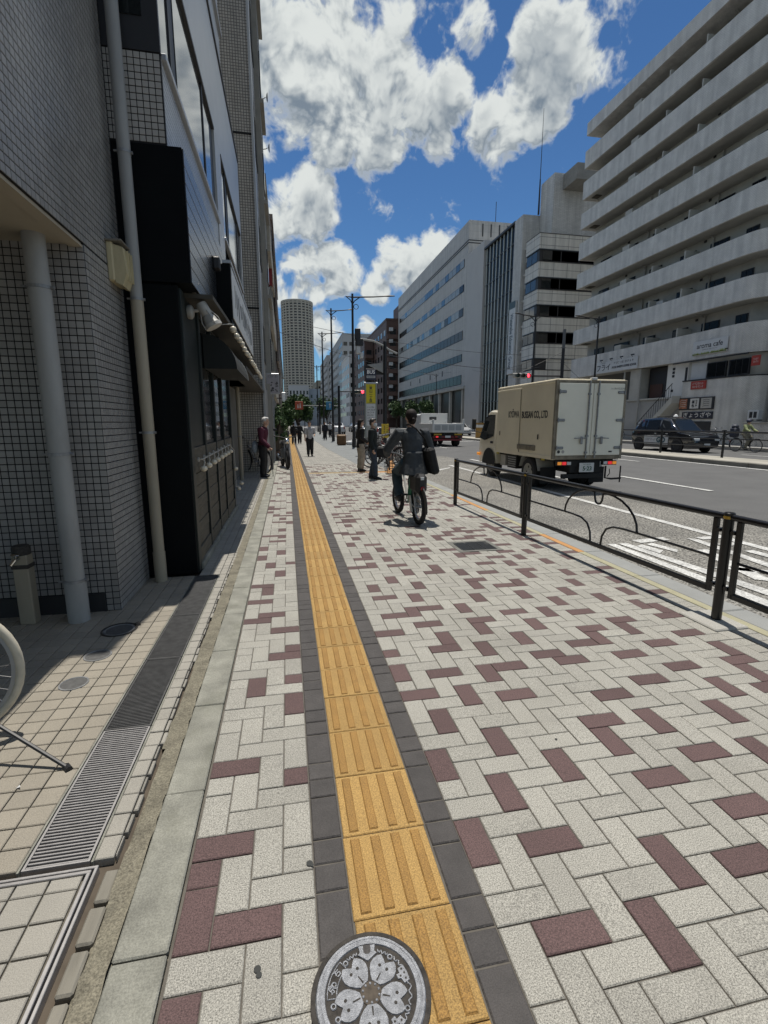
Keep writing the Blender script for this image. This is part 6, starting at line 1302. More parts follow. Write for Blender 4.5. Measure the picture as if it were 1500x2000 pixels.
db('chassis', (-.45, .1, .45, .45, 4.6, .85), M_under); db('tail_bar', (-.95, .05, .52, .95, .15, .66), M_tred); db('bumper_bar', (-.9, .0, .36, .9, .08, .48), M_tred)
for s in (-1, 1):
    l = db('tail_lamp', (s * .62 - .2, -.02, .54, s * .62 + .2, .05, .68), M_blackpl); db('lens', (s * .62 - .18, -.03, .56, s * .62 - .02, -.02, .66), M_taillit if s < 0 else M_tail, .004, l); db('chevron', (s * .66 - .25, .03, .70, s * .66 + .25, .05, .80), plain('chevron_amber', (.4, .25, .02)) if s < 0 else bpy.data.materials['chevron_amber'])
    for y, dx in ((.75, 0), (3.9, 0)): wheel(D, s * .74, y, .38, .36 if y < 2 else .22, s, M_wmetal)
db('number_plate', (-.2, -.03, .55, .15, -.02, .68), M_signw, .003)
# barrels and cones by the works across the road
for k, (x, y) in enumerate(((18.6, 40), (17.4, 47))):
    t = thing('barrier_drum', ['orange brown drum on the median left of the truck cab', 'second orange drum farther along the median'][k], 'drum', (x - 2.3, y, .1)); b = MB(); b.cyl((0, 0, 0), (0, 0, 1.3), .38, .36, n=16); b.build('drum', plain('drum_ochre', (.30, .17, .04)) if k == 0 else bpy.data.materials['drum_ochre'], t, smooth=40); b = MB(); b.lathe([(.39, .9), (.40, .92), (.40, 1.1), (.39, 1.12)], n=16); b.build('band', M_signw, t)
# ------------------------------------------------------------------ bicycles
_bc = {}
def bicycle(name, lb, loc, rz, frame=M_pole, r=.33, wb=1.06, tyre=M_rub, tw=.018, basket=None, group=None, seat_h=.86, stand=True, guard=M_pole, carrier=True, cat='bicycle', lean=0., box=None, spokes=28, bar_w=.28, bar_h=1.02):
    t = thing(name, lb, cat, loc, rz, group); t.rotation_euler = (0, lean, rz)
    yf, yr = wb / 2, -wb / 2; bb = (0, -.08, r * .85 + .02 if r > .3 else .28); hd = (0, yf - .20, .78); sp = (0, -.20, seat_h - .07)
    for y, nm in ((yf, 'front_wheel'), (yr, 'rear_wheel')):
        b = MB(); b.tube(arc((0, 0, 0), r - tw, 0, 360, 40, 'yz')[:-1], tw, 8, True); w = b.build(nm, tyre, t, smooth=60); w.location = (0, y, r)
        b = MB(); b.lathe([(r - tw * 1.7, -.011), (r - tw * 2.6, -.011), (r - tw * 2.6, .011), (r - tw * 1.7, .011)], (0, 0, 0), 40, 'x'); b.build('rim', M_alu, w)
        b = MB()
        for k in range(spokes): a = 2 * pi * k / spokes; s = .025 if k % 2 else -.025; a2 = a + (.5 if k % 4 < 2 else -.5); b.cyl((s, .02 * math.cos(a2), .02 * math.sin(a2)), (0, (r - tw * 2.2) * math.cos(a), (r - tw * 2.2) * math.sin(a)), .0012 if r > .3 else .002, n=3, cap=False)
        b.build('spokes', M_chrome, w); b = MB(); b.cyl((-.045, 0, 0), (.045, 0, 0), .022, n=10); b.build('hub', M_steel2, w)
        if guard: b = MB(); b.tube(arc((0, 0, 0), r + .022, (-10 if y < 0 else 60), (170 if y < 0 else 190), 16, 'yz') if y > 0 else arc((0, 0, 0), r + .022, 15, 135 if name == 'parked_bicycle' else 205, 18, 'yz'), .02, 5, rs=[(.006, .026)] * 40); g = b.build('mudguard', guard, w)
    b = MB(); b.tube([hd, (0, -.02, .34 + (r - .33)), bb], .019, 8); b.tube([bb, sp], .017, 8); b.tube([(0, sp[1] + .05, .62), (0, hd[1] + .0, .70)], .014, 7) if box is None else None
    for s in (-1, 1): b.tube([bb, (s * .055, yr + .06, r), (s * .055, yr, r)], .010, 6); b.tube([(0, sp[1] + .04, .66), (s * .055, yr, r)], .009, 6)
    b.build('frame', frame, t, smooth=50)
    b = MB(); b.tube([(0, hd[1] - .03, .90), hd, (0, yf - .06, .55)], .018, 8)
    for s in (-1, 1): b.tube([(0, yf - .07, r * 2 - .03), (s * .05, yf - .04, r * 1.8), (s * .05, yf, r)], .011, 6)
    b.build('fork', frame, t, smooth=50)
    b = MB(); b.tube([(-bar_w, hd[1] - .22, bar_h), (-bar_w * .9, hd[1] - .1, bar_h + .01), (-.08, hd[1] - .02, bar_h - .03), (0, hd[1] - .03, .93), (.08, hd[1] - .02, bar_h - .03), (bar_w * .9, hd[1] - .1, bar_h + .01), (bar_w, hd[1] - .22, bar_h)], .012, 7); hb = b.build('handlebar', M_steel2, t, smooth=50)
    for s in (-1, 1): b = MB(); b.cyl((s * bar_w, hd[1] - .24, bar_h), (s * bar_w * .93, hd[1] - .13, bar_h + .01), .017, n=8); b.build('grip', M_blackpl, hb)
    b = MB(); b.tube([(0, sp[1] - .14, seat_h), (0, sp[1] - .08, seat_h + .012), (0, sp[1] + .04, seat_h + .005), (0, sp[1] + .14, seat_h - .005)], .04, 10, rs=[(.07, .02), (.095, .035), (.05, .03), (.015, .018)]); b.build('saddle', M_blackpl, t, smooth=60)
    b = MB(); b.cyl((-.06, bb[1], bb[2]), (.06, bb[1], bb[2]), .028, n=10); b.lathe([(.085, .055), (.085, .062), (0, .062)], bb, 20, 'x'); b.tube([(.065, bb[1], bb[2]), (.075, bb[1] + .10, bb[2] - .12)], .009, 6); b.tube([(-.065, bb[1], bb[2]), (-.075, bb[1] - .10, bb[2] + .12)], .009, 6); ck = b.build('crank', M_steel2, t)
    for s in (-1, 1): b = MB(); x = s * .12; y = bb[1] + s * .10; z = bb[2] - s * .12; b.cbox(x - .045, y - .04, z - .012, x + .045, y + .04, z + .012, .004); b.build('pedal', M_blackpl, ck)
    b = MB(); b.box(.052, yr + .02, r + .03, .06, bb[1], bb[2] + .06); b.build('chain_guard', frame, t)
    if basket:
        b = MB(); yb, zb = yf + .03, .70 if r > .3 else .62; w, d, hh = .17, .14, .24
        for k in range(5):
            f = k / 4; z = zb + hh * f; e = 1 + .15 * f; b.tube([(-w * e, yb - d * e, z), (w * e, yb - d * e, z), (w * e, yb + d * e, z), (-w * e, yb + d * e, z)], .0035, 4, True)
        for k in range(9):
            x = -w + 2 * w * k / 8
            for s in (-1, 1): b.tube([(x, yb, zb), (x, yb + s * d, zb), (x * 1.15, yb + s * d * 1.15, zb + hh)], .0028, 4)
        for k in range(6):
            y = yb - d + 2 * d * k / 5
            for s in (-1, 1): b.tube([(s * w, y, zb), (s * w * 1.15, yb + (y - yb) * 1.15, zb + hh)], .0028, 4)
        b.build('basket', basket, t)
    if carrier and box is None:
        b = MB(); z = r * 2 + .05
        for s in (-1, 0, 1): b.tube([(s * .06, sp[1] - .08, z), (s * .06, yr - .18, z)], .005, 5)
        for k in range(4): y = sp[1] - .1 - k * .12; b.tube([(-.06, y, z), (.06, y, z)], .005, 5)
        for s in (-1, 1): b.tube([(s * .06, yr - .1, z), (s * .06, yr, r)], .005, 5)
        b.build('carrier', M_steel2, t)
    if stand: b = MB(); b.tube([(-.05, yr + .02, r + .02), (-.07, yr + .04, r * .6), (-.20, yr + .10, .008)], .009, 6); b.cyl((-.21, yr + .10, .004), (-.18, yr + .10, .004), .016, n=8); b.build('kickstand', M_steel2, t)
    if box: box(t, sp, yr, r)
    if name != 'parked_bicycle' and box is None: b = MB(); b.lathe([(0, -.03), (.028, -.02), (.03, .02), (0, .022)], (0, yr - r - .0, r + .2), 10, 'y'); b.build('reflector', M_tail, t)
    return t
# the bicycle cut by the left edge: rear wheel with cream tyre points to the street
bk = bicycle('parked_bicycle', 'parked bicycle with cream tyres and a long side stand, cut by the left edge', (-2.11, 2.32, 0), R(96), frame=M_pole, tyre=M_creamtyre, tw=.02, guard=M_pole, basket=M_steel2, stand=False)
b = MB(); b.tube([(-.05, -.53, .33), (-.12, -.62, .27)], .016, 7); b.tube([(-.12, -.62, .27), (-.25, -.86, .14), (-.385, -1.11, .006)], .0085, 7); b.cyl((-.37, -1.10, .004), (-.40, -1.12, .004), .015, n=8); b.cbox(-.13, -.68, .22, -.09, -.60, .34, .01); b.build('side_stand', M_pole, bk)
bicycle('parked_bicycle', 'bicycle leaning by the tiled wall behind the old man', (-.95, 15.6 - .9, 0), R(35), frame=M_steel2, tyre=M_rub, tw=.014, basket=None, group='parked bicycles')
pk = [(3.05, 15.2, 62, 'nearest bicycle of the rack beside the waiting man'), (3.32, 16.0, 66, 'second bicycle in the rack by the bus stop'), (3.55, 16.8, 60, 'third bicycle in the rack by the bus stop'), (3.80, 17.7, 64, 'farthest bicycle in the rack by the bus stop')]
for k, (x, y, a, lb) in enumerate(pk): bicycle('parked_bicycle', lb, (x, y, 0), R(a), frame=[M_pole, M_steel2, mat('bike_red', (.16, .02, .02), .4), M_pole][k], group='parked bicycles', basket=M_pole, spokes=16)
for k, y in enumerate((14.6, 15.8, 17.0)):
    x = 3.0 + max(0, y - 13) * .16; t = thing('rack_hoop', ['black hoop stand beside the masked man', 'middle black hoop stand among the bicycles', 'farthest black hoop stand among the bicycles'][k], 'bicycle rack', (x, y, 0), group='hoop stands by the bus stop'); b = MB(); b.tube([(-.22, 0, 0), (-.22, 0, .75), (-.16, 0, .80), (.16, 0, .80), (.22, 0, .75), (.22, 0, 0)], .025, 8); b.build('hoop', M_iron, t); b = MB(); b.cyl((-.2, 0, .22), (.2, 0, .22), .015, n=6); b.build('crossbar', M_iron, t)
# motorcycle parked by the shops
t = thing('motorcycle', 'black motorcycle parked facing the camera next to the tactile strip', 'motorcycle', (-.10, 16.1, 0), R(188))
for y, nm in ((.55, 'front_wheel'), (-.62, 'rear_wheel')):
    b = MB(); b.tube(arc((0, 0, 0), .25, 0, 360, 30, 'yz')[:-1], .05, 9, True); w = b.build(nm, M_rub, t, smooth=60); w.location = (0, y, .30); b = MB(); b.lathe([(.20, -.02), (.06, -.03), (0, -.03)], (0, 0, 0), 18, 'x'); b.lathe([(.20, .02), (.06, .03), (0, .03)], (0, 0, 0), 18, 'x'); b.build('rim', M_steel2, w)
    b = MB(); b.tube(arc((0, 0, 0), .325, 40, 165, 12, 'yz'), .02, 5, rs=[(.008, .06)] * 20); b.build('mudguard', M_blackpl, w)
b = MB(); b.tube([(0, .38, .92), (0, .42, .8), (0, .55, .35)], .03, 8); b.cyl((-.07, .40, .86), (-.07, .55, .30), .022, n=8); b.cyl((.07, .40, .86), (.07, .55, .30), .022, n=8); b.build('fork', M_steel2, t)
b = MB(); b.tube([(0, .30, .72), (0, .15, .80), (0, -.05, .78), (0, -.2, .70)], .1, 12, rs=[(.07, .06), (.13, .11), (.13, .10), (.08, .07)]); b.build('tank', M_blackpl, t, smooth=60)
b = MB(); b.tube([(0, -.15, .76), (0, -.4, .76), (0, -.75, .82)], .1, 10, rs=[(.09, .05), (.12, .05), (.07, .035)]); b.build('saddle', M_rub, t, smooth=60)
b = MB(); b.cbox(-.13, -.15, .30, .13, .25, .62, .04); b.cyl((-.14, .1, .45), (.14, .1, .45), .1, n=12); b.build('engine', M_steel2, t); b = MB(); b.tube([(.12, .2, .35), (.14, -.1, .28), (.15, -.7, .38)], .04, 8); b.build('exhaust', M_chrome, t)
b = MB(); b.tube([(-.36, .28, 1.02), (-.2, .38, 1.0), (0, .38, .95), (.2, .38, 1.0), (.36, .28, 1.02)], .014, 7)
for s in (-1, 1): b.tube([(s * .28, .34, 1.02), (s * .32, .36, 1.2)], .006, 5); b.sphere((s * .33, .36, 1.22), (.06, .02, .045), 10, 6)
b.build('handlebar', M_blackpl, t); b = MB(); b.sphere((0, .5, .86), (.09, .07, .09), 12, 8); b.build('headlight', M_chrome, t, smooth=60); b = MB(); b.tube([(-.08, -.2, .3), (-.25, -.15, .01)], .012, 6); b.build('kickstand', M_steel2, t)

# ------------------------------------------------------------------ people
M_skin = mat('skin', (.50, .31, .22), .55, var=.05); M_hairk = mat('hair_black', (.010, .008, .007), .65, spec=.3, bump=.4, bscale=120); M_hairw = mat('hair_white', (.55, .54, .52), .6, bump=.4, bscale=120)
def V(*a): return Vector(a)
def hand(b, w, d, side, curl=.5, pal=None):
    """palm, four unequal bent fingers and a thumb added to builder b; w wrist, d forearm direction, side +-1"""
    d = Vector(d).normalized(); pn = Vector(pal) if pal else Vector((-side, 0, 0)); pn = (pn - d * pn.dot(d)).normalized(); ac = d.cross(pn).normalized()   # pn palm normal, ac across
    b.tube([w, w + d * .03, w + d * .075], .03, 8, rs=[(.020, .022), (.030, .017), (.036, .013)])
    for k, (o, L_) in enumerate(((-.027, .062), (-.009, .072), (.009, .068), (.026, .052))):
        p0 = w + d * .07 + ac * o; p1 = p0 + (d * (1 - curl * .5) + pn * curl * .6).normalized() * L_ * .45; p2 = p1 + (d * (1 - curl * 1.3) + pn * curl * 1.4).normalized() * L_ * .55; b.tube([p0, p1, p2], .0085, 6, rs=[.0095, .0085, .0065])
    p0 = w + d * .03 - ac * .026; p1 = p0 + (d * .6 - ac * .55 + pn * .4).normalized() * .035; p2 = p1 + (d * .9 + pn * .4).normalized() * .03; b.tube([p0, p1, p2], .01, 6, rs=[.012, .0105, .008])
def person(name, lb, loc, rz, h, P_=None, top=None, bottom=None, hair=M_hairk, shoes=M_blackpl, style='short', sleeve='long', hy=0., voxel=.012, skirt=1.0, hem=.50, curl=.45, mask=None, extra=None, wide=1., tuck=False, wrinkle=0.):
    t = thing(name, lb, 'person', loc, rz)
    J = dict(pel=V(0, 0, .525), che=V(0, .005, .73), nek=V(0, 0, .83), hed=V(0, .012, .925), hl=V(-.05, 0, .51), hr=V(.05, 0, .51), kl=V(-.052, .015, .285), kr=V(.052, .015, .285), al=V(-.055, -.01, .05), ar=V(.055, -.01, .05), sl=V(-.108, 0, .80), sr=V(.108, 0, .80), el=V(-.135, -.01, .635), er=V(.135, -.01, .635), wl=V(-.135, .04, .49), wr=V(.135, .04, .49), fl=0., fr=0.)
    if P_: J.update(P_)
    for k in J:
        if k not in ('fl', 'fr'): J[k] = Vector(J[k]) * h
    S = h
    def limb(b, pts, rs, n=10): b.tube(pts, .05, n, rs=[(a * S, c * S) if isinstance((a), float) and isinstance(c, float) else a for a, c in rs])
    def torso(b, g, lowz=0.):
        lo = J['pel']; ch = J['che']; nk = J['nek']; mid = lo.lerp(ch, .5); b.tube([lo - V(0, 0, .045 * S + lowz), lo, mid, ch, ch.lerp(nk, .62), nk - V(0, 0, .01 * S), nk + V(0, 0, .012 * S)], .1, 14, rs=[((.085 + g) * S * wide, (.062 + g) * S), ((.092 + g) * S * wide, (.066 + g) * S), ((.080 + g) * S * wide, (.058 + g) * S), ((.096 + g) * S * wide, (.066 + g) * S), ((.10 + g) * S * wide, (.055 + g) * S), ((.048 + g * .5) * S, (.040 + g * .5) * S), ((.034 + g * .3) * S, (.032 + g * .3) * S)])
    def arm(b, s, g, upto=1.0):
        sh, e, w = J['s' + s], J['e' + s], J['w' + s]; a = [(sh * .86 + J['che'] * .14), sh, sh.lerp(e, .5), e]; r = [.04, .042, .037, .032]
        if upto > .6: a += [e.lerp(w, .5), e.lerp(w, upto)]; r += [.029, .024]
        b.tube(a, .05, 9, rs=[(q + g) * S for q in r])
    def leg(b, s, g, to=.97, flare=0.):
        hp, k, a = J['h' + s], J['k' + s], J['a' + s]; b.tube([hp + V(0, 0, .02 * S), hp.lerp(k, .35), hp.lerp(k, .8), k, k.lerp(a, .35), k.lerp(a, .75), k.lerp(a, to)], .05, 10, rs=[(q + g + flare * i / 6) * S for i, q in enumerate((.056, .055, .042, .037, .036, .027, .024))])
    # body
    b = MB(); torso(b, -.012)
    for s in 'lr': arm(b, s, -.006, 1.0); leg(b, s, -.006, 1.0)
    hd = J['hed']; ry = Matrix.Rotation(hy, 4, 'Z'); hk = S / 1.6
    b.tube([J['nek'] - V(0, 0, .02 * S), hd - V(0, 0, .03 * S)], .04, 10, rs=[.036 * S, .034 * S])
    hm = Matrix.Translation(hd) @ ry; b.M = hm
    b.sphere((0, -.012 * hk, .015 * hk), (.072 * hk, .088 * hk, .098 * hk), 16, 10); b.sphere((0, .022 * hk, -.052 * hk), (.052 * hk, .058 * hk, .058 * hk), 12, 8); b.tube([(0, .078 * hk, .01 * hk), (0, .098 * hk, -.025 * hk)], .01, 6, rs=[.007 * hk, .013 * hk])
    for s in (-1, 1): b.sphere((s * .074 * hk, -.008 * hk, -.01 * hk), (.010 * hk, .02 * hk, .03 * hk), 8, 6)
    b.sphere((0, .076 * hk, -.052 * hk), (.022 * hk, .010 * hk, .008 * hk), 8, 5); b.M = None
    for s, sg in (('l', -1), ('r', 1)): w = J['w' + s]; d = (w - J['e' + s]); hand(b, w - d.normalized() * .01, d, sg, curl)
    remesh(b, 'body', M_skin, voxel * .75, t, 2)
    b = MB(); b.M = hm
    for s in (-1, 1): b.sphere((s * .028 * hk, .068 * hk, .008 * hk), (.011 * hk, .006 * hk, .006 * hk), 8, 5)
    b.build('eyes', M_blackpl, t)
    # clothes
    b = MB(); torso(b, .008, (.525 - hem) * S - .045 * S if not tuck else 0.)
    if skirt > 1:
        lo = J['pel']; b.tube([lo + V(0, 0, .10 * S), lo, lo - V(0, -.005 * S, (.525 - hem) * S)], .1, 14, rs=[(.084 * S, .062 * S), (.105 * S, .082 * S), (.105 * S * skirt, .09 * S * skirt)])
    for s in 'lr': arm(b, s, .010, 1.0 if sleeve == 'long' else .45 if sleeve == 'half' else .3) if sleeve != 'short' else arm(b, s, .012, .4)
    remesh(b, 'top', top, voxel, t, 2)
    b = MB(); lo = J['pel']; b.tube([lo - V(0, 0, .06 * S), lo - V(0, 0, .02 * S), lo + V(0, 0, .06 * S)], .1, 14, rs=[(.080 * S, .062 * S), (.097 * S, .072 * S), (.088 * S, .064 * S)])
    for s in 'lr': leg(b, s, .008, .99, .010 * (2.2 if wide > 1.2 or style == 'long' else 1))
    remesh(b, 'trousers', bottom, voxel, t, 2)
    for s, fk in (('l', 'fl'), ('r', 'fr')):
        a = J['a' + s]; f = J[fk]; q = Matrix.Translation(a) @ Matrix.Rotation(f, 4, 'Z'); b = MB(); b.M = q; b.tube([(0, -.055 * hk, -.018 * S), (0, -.02 * hk, -.018 * S), (0, .06 * hk, -.026 * S), (0, .13 * hk, -.032 * S), (0, .165 * hk, -.036 * S)], .04, 10, rs=[(.03 * hk, .030 * S), (.038 * hk, .036 * S), (.042 * hk, .026 * S), (.040 * hk, .018 * S), (.022 * hk, .011 * S)]); remesh(b, 'shoe', shoes, voxel * .7, t, 1)
    # hair
    b = MB(); b.M = hm; b.sphere((0, -.026 * hk, .032 * hk), (.083 * hk, .088 * hk, .093 * hk), 16, 10); b.sphere((0, .035 * hk, .085 * hk), (.06 * hk, .05 * hk, .03 * hk), 12, 7)
    if style == 'long': b.tube([(0, -.05 * hk, .03 * hk), (0, -.075 * hk, -.08 * hk), (0, -.07 * hk, -.20 * hk), (0, -.06 * hk, -.27 * hk)], .05, 12, rs=[(.078 * hk, .05 * hk), (.085 * hk, .05 * hk), (.08 * hk, .035 * hk), (.05 * hk, .02 * hk)])
    if style == 'bun': b.sphere((0, -.06 * hk, -.04 * hk), (.062 * hk, .055 * hk, .06 * hk), 12, 8); b.sphere((.0, -.115 * hk, -.03 * hk), (.03 * hk, .03 * hk, .03 * hk), 10, 6)
    if style == 'short': b.sphere((0, -.06 * hk, -.025 * hk), (.070 * hk, .05 * hk, .055 * hk), 12, 8)
    remesh(b, 'hair', hair, voxel * .8, t, 2)
    if mask:
        b = MB(); b.M = hm; b.sphere((0, .040 * hk, -.045 * hk), (.062 * hk, .062 * hk, .055 * hk), 14, 9); b.build('face_mask', mask, t, smooth=60)
    t['_h'] = h; del t['_h']
    return t
cl = lambda n, c, r=.85: mat(n, c, r, var=.25, vscale=12, bump=1., bscale=16)
# cyclist
BKX, BKY, BA = 1.765, 7.09, R(4.5)
M_bkgreen = mat('bike_green', (.02, .17, .09), .35); M_bkw = mat('bike_white', (.5, .5, .48), .4)
def share_box(t, sp, yr, r):
    b = MB(); b.cbox(-.085, yr - .14, r + .20, .085, yr + .20, r + .48, .05); b.build('battery_case', M_blackpl, t); b = MB(); b.tube(arc((0, yr, r), r + .03, 60, 190, 14, 'yz'), .03, 6, rs=[(.012, .062)] * 20); b.build('rear_fender', M_blackpl, t)
    b = MB(); b.cbox(-.03, yr - .155, r + .40, .02, yr - .145, r + .44, .003); b.build('label_plate', M_signw, t); b = MB(); b.lathe([(0, -.02), (.026, -.012), (.03, 0)], (.0, yr - .15, r + .28), 12, 'y'); b.build('tail_light', M_tail, t)
    b = MB(); b.tube([(-.03, -.16, .30), (-.045, -.22, .46), (-.04, -.25, .62)], .04, 8, rs=[(.03, .05), (.025, .06), (.02, .05)]); b.build('frame_cover', M_bkgreen, t); b = MB(); b.tube([(-.05, -.32, .16), (-.07, -.28, .40)], .02, 6, rs=[(.012, .05), (.012, .05)]); b.build('chain_cover', M_bkw, t)
bicycle('rental_bicycle', 'small wheeled green and black rental bicycle ridden by the cyclist', (BKX, BKY, 0), BA, frame=M_bkw, r=.26, wb=.98, tw=.036, basket=M_pole, guard=M_blackpl, stand=False, box=share_box, seat_h=.80, bar_w=.27, bar_h=1.0, spokes=18)
h = 1.60; k = 1 / h
cyc = dict(pel=V(0, -.02, .87) * k, che=V(0, .06, 1.18) * k, nek=V(0, .09, 1.36) * k, hed=V(0, .12, 1.515) * k, hl=V(-.09, .0, .85) * k, hr=V(.09, .0, .85) * k, kl=V(-.14, .36, .72) * k, kr=V(.13, .40, .56) * k, al=V(-.14, .22, .36) * k, ar=V(.13, .20, .17) * k,
           sl=V(-.185, .06, 1.31) * k, sr=V(.185, .06, 1.31) * k, el=V(-.34, .18, 1.06) * k, er=V(.32, .14, 1.04) * k, wl=V(-.28, .36, .98) * k, wr=V(.27, .36, .98) * k)
person('person', 'cyclist in a dark grey jacket and jeans riding away on the footway', (BKX, BKY - .29, 0), BA, h, cyc, cl('jacket_grey', (.040, .046, .052)), cl('jeans_dark', (.026, .048, .062)), mat('hair_brown', (.014, .009, .007), .7, spec=.3, bump=.4, bscale=120), M_blackpl, 'bun', voxel=.010, skirt=1.35, hem=.43, curl=.9)
t = thing('shoulder_bag', 'black shoulder bag hanging at the right side of the cyclist', 'bag', (BKX + .285, BKY - .33, .72), BA); b = MB(); b.M = Matrix.Rotation(R(-14), 4, 'Y'); b.cbox(-.06, -.17, 0, .06, .17, .38, .03); b.build('bag_body', cl('bag_black', (.012, .012, .013)), t); b = MB(); b.tube([(-.09, -.03, .36), (-.16, -.075, .50), (-.29, -.075, .64), (-.38, -.03, .70), (-.40, .03, .69)], .012, 5, rs=[(.018, .004)] * 5); b.build('strap', bpy.data.materials['bag_black'], t)
# old man with a stick
sw = cl('sweater_maroon', (.075, .012, .028)); blk = cl('cloth_black', (.011, .011, .012))
person('person', 'white haired old man in a maroon sweater and black trousers with a walking stick', (-.66, 13.36, 0), R(-100), 1.60, dict(che=V(0, .03, .73), nek=V(0, .045, .825), hed=V(0, .07, .915), wr=V(.12, .14, .50), er=V(.135, .01, .63)), sw, blk, M_hairw, style='short', hy=R(-12), curl=.9)
t = thing('walking_stick', 'thin walking stick in the hand of the old man', 'walking stick', (-.42, 13.47, 0)); b = MB(); b.tube([(0, 0, 0), (-.02, -.04, .78), (-.035, -.06, .81), (-.06, -.08, .81)], .008, 6); b.build('stick', M_pole, t)
t = thing('shopping_bag', 'pale blue grey bag on the back of the old man', 'bag', (-.86, 13.36, .66), R(-100)); b = MB(); b.sphere((0, 0, .14), (.11, .09, .16), 12, 8); b.build('bag_body', cl('bag_pale', (.28, .32, .36)), t, smooth=60); b = MB(); b.tube([(0, .02, .28), (.03, .12, .50), (.05, .2, .58)], .01, 5); b.build('strap', M_blackpl, t)
t = thing('scarf', 'red collar of the old man', 'scarf', (0, 0, 0)); bpy.data.objects.remove(t)
# waiting woman, masked man
person('person', 'woman in a black top and wide beige trousers waiting at the bus stop', (2.13, 14.44, 0), R(-82), 1.545, dict(wl=V(-.11, .11, .56), wr=V(.11, .11, .56)), cl('top_black', (.010, .010, .011)), cl('trousers_beige', (.30, .27, .22)), M_hairk, M_blackpl, 'long', hem=.46, hy=R(5), skirt=1.05)
person('person', 'man in a black jacket, jeans and white face mask standing near the bus stop', (2.13, 12.32, 0), R(-112), 1.55, dict(al=V(-.06, -.05, .05), ar=V(.06, .06, .05), kr=V(.055, .04, .285)), cl('jacket_black', (.008, .012, .012)), cl('jeans_blue', (.030, .042, .062)), mat('hair_grey_dark', (.03, .026, .024), .5), M_blackpl, 'short', hem=.47, hy=R(-8), mask=mat('mask_white', (.62, .63, .63), .9), skirt=1.06)
t = thing('handbag', 'black handbag held by the masked man', 'bag', (2.36, 12.30, .56), R(-112)); b = MB(); b.cbox(-.08, -.18, 0, .08, .18, .26, .03); b.build('bag_body', bpy.data.materials['bag_black'], t); b = MB(); b.tube([(0, -.1, .25), (0, -.08, .38), (0, .08, .38), (0, .1, .25)], .009, 5); b.build('handle', M_blackpl, t)
# walker in grey polo, pair in black, distant walkers
person('person', 'man in a grey polo shirt and black trousers walking towards the camera', (.93, 21.2, 0), R(183), 1.50, dict(al=V(-.055, -.04, .05), ar=V(.055, .05, .05), wl=V(-.12, .15, .60), el=V(-.135, -.02, .635)), cl('polo_grey', (.36, .36, .37)), blk, M_hairk, sleeve='short', hem=.49, voxel=.014)
person('person', 'person in black walking away on the left, beside the strip', (.42, 33.2, 0), R(-10), 1.45, dict(al=V(-.055, -.09, .06), ar=V(.055, .09, .05), kr=V(.055, .07, .285)), blk, cl('trousers_black', (.014, .014, .015)), voxel=.016, hem=.44)
person('person', 'second person in black walking away, with a swinging arm', (.80, 33.6, 0), R(-5), 1.42, dict(al=V(-.055, .09, .05), ar=V(.055, -.09, .06), wr=V(.22, .1, .52)), blk, blk, voxel=.016, hem=.44)
person('person', 'distant walker in dark clothes under the street lamps', (3.0, 40, 0), R(170), 1.5, None, cl('coat_navy', (.02, .022, .03)), blk, voxel=.018); person('person', 'distant walker in white near the lamp poles', (4.0, 47, 0), R(10), 1.5, None, cl('shirt_white', (.5, .5, .5)), blk, voxel=.018)
t = thing('backpack', 'black backpack worn by the second walker in black', 'bag', (.80, 33.44, .82), R(-5)); b = MB(); b.cbox(-.15, -.1, 0, .15, .06, .4, .05); b.build('bag_body', bpy.data.materials['bag_black'], t)
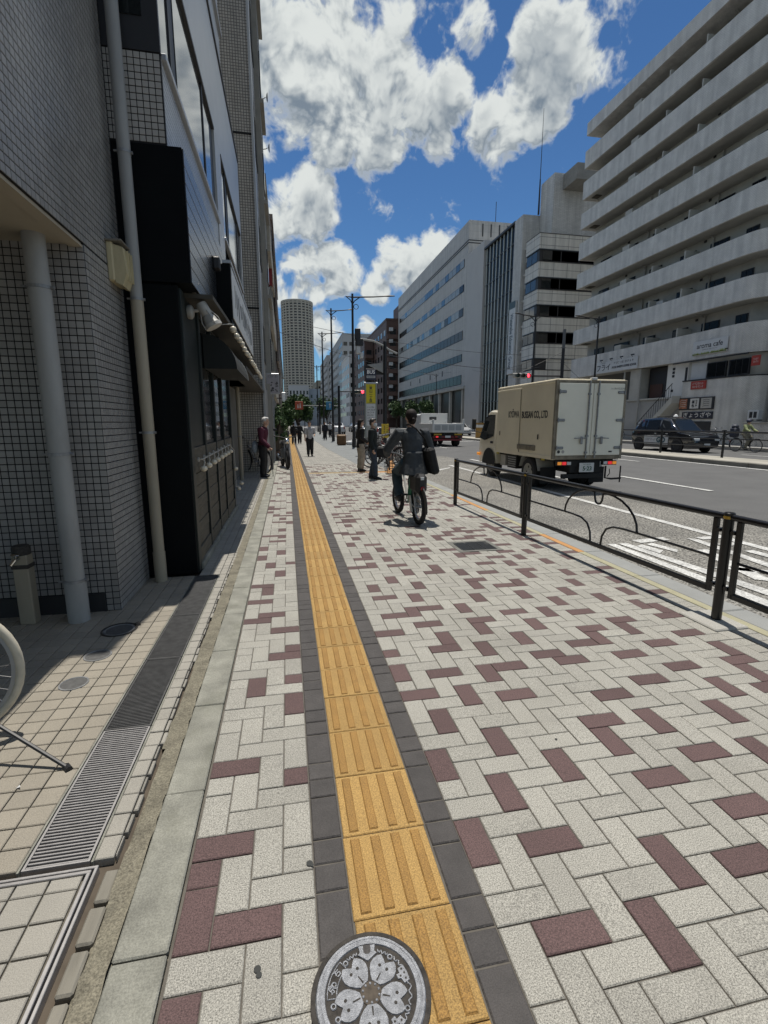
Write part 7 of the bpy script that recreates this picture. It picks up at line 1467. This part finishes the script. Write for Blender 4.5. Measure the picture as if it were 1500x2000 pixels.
# far cyclist beyond the median
bicycle('city_bicycle', 'silver bicycle ridden along the far footway beside the curved wall', (22.9, 20.9, ROADZ), R(185), frame=M_steel2, basket=M_steel2, stand=False, spokes=16)
person('person', 'far cyclist in a yellow green vest and helmet beyond the median', (22.9, 21.05, ROADZ), R(185), 1.6, dict(pel=V(0, 0, .58), che=V(0, .06, .76), nek=V(0, .09, .86), hed=V(0, .11, .955), hl=V(-.05, .02, .565), hr=V(.05, .02, .565), kl=V(-.06, .22, .45), kr=V(.06, .2, .36), al=V(-.06, .12, .24), ar=V(.06, .12, .12), sl=V(-.105, .07, .83), sr=V(.105, .07, .83), el=V(-.15, .17, .70), er=V(.15, .17, .70), wl=V(-.15, .30, .64), wr=V(.15, .30, .64)), cl('vest_lime', (.24, .27, .13)), cl('trousers_khaki', (.2, .18, .13)), M_hairk, sleeve='long', voxel=.016)
t = thing('cycle_helmet', 'dark helmet on the far cyclist', 'helmet', (22.9, 20.88, ROADZ + 1.56)); b = MB(); b.sphere((0, 0, 0), (.11, .13, .09), 14, 8); b.build('shell', plain('helmet_blue', (.03, .035, .07)), t, smooth=60)
t = thing('child_seat', 'blue child seat cover on the rear of the far bicycle', 'child seat', (22.9, 21.62, ROADZ + .72)); b = MB(); b.cbox(-.17, -.18, 0, .17, .18, .5, .06); b.sphere((0, 0, .55), (.16, .16, .12), 12, 8); b.build('seat_shell', plain('seat_dark', (.035, .04, .06)), t, smooth=40)
for k, (y, lb) in enumerate(((25.5, 'dark parked bicycle under the gyoza sign'), (35.5, 'dark parked bicycle behind the taxi'), (36.4, 'second dark bicycle behind the taxi'))): bicycle('parked_bicycle', lb, (26.0, y, .08), R(75), group='parked bicycles', spokes=12, basket=M_pole)
bpy.data.scenes.remove(TS)
# ------------------------------------------------------------------ put every thing's Empty at its base
bpy.context.view_layer.update()
for o in list(bpy.data.objects):
    if o.parent is None and o.type == 'EMPTY' and o.location.length < 1e-6 and o.children:
        pts = []
        def walk(c):
            if c.type == 'MESH': pts.extend([c.matrix_world @ Vector(q) for q in c.bound_box])
            for d in c.children: walk(d)
        walk(o)
        if not pts: continue
        c = Vector(((min(p.x for p in pts) + max(p.x for p in pts)) / 2, (min(p.y for p in pts) + max(p.y for p in pts)) / 2, min(p.z for p in pts)))
        o.location = c
        for d in o.children: d.location = d.location - c
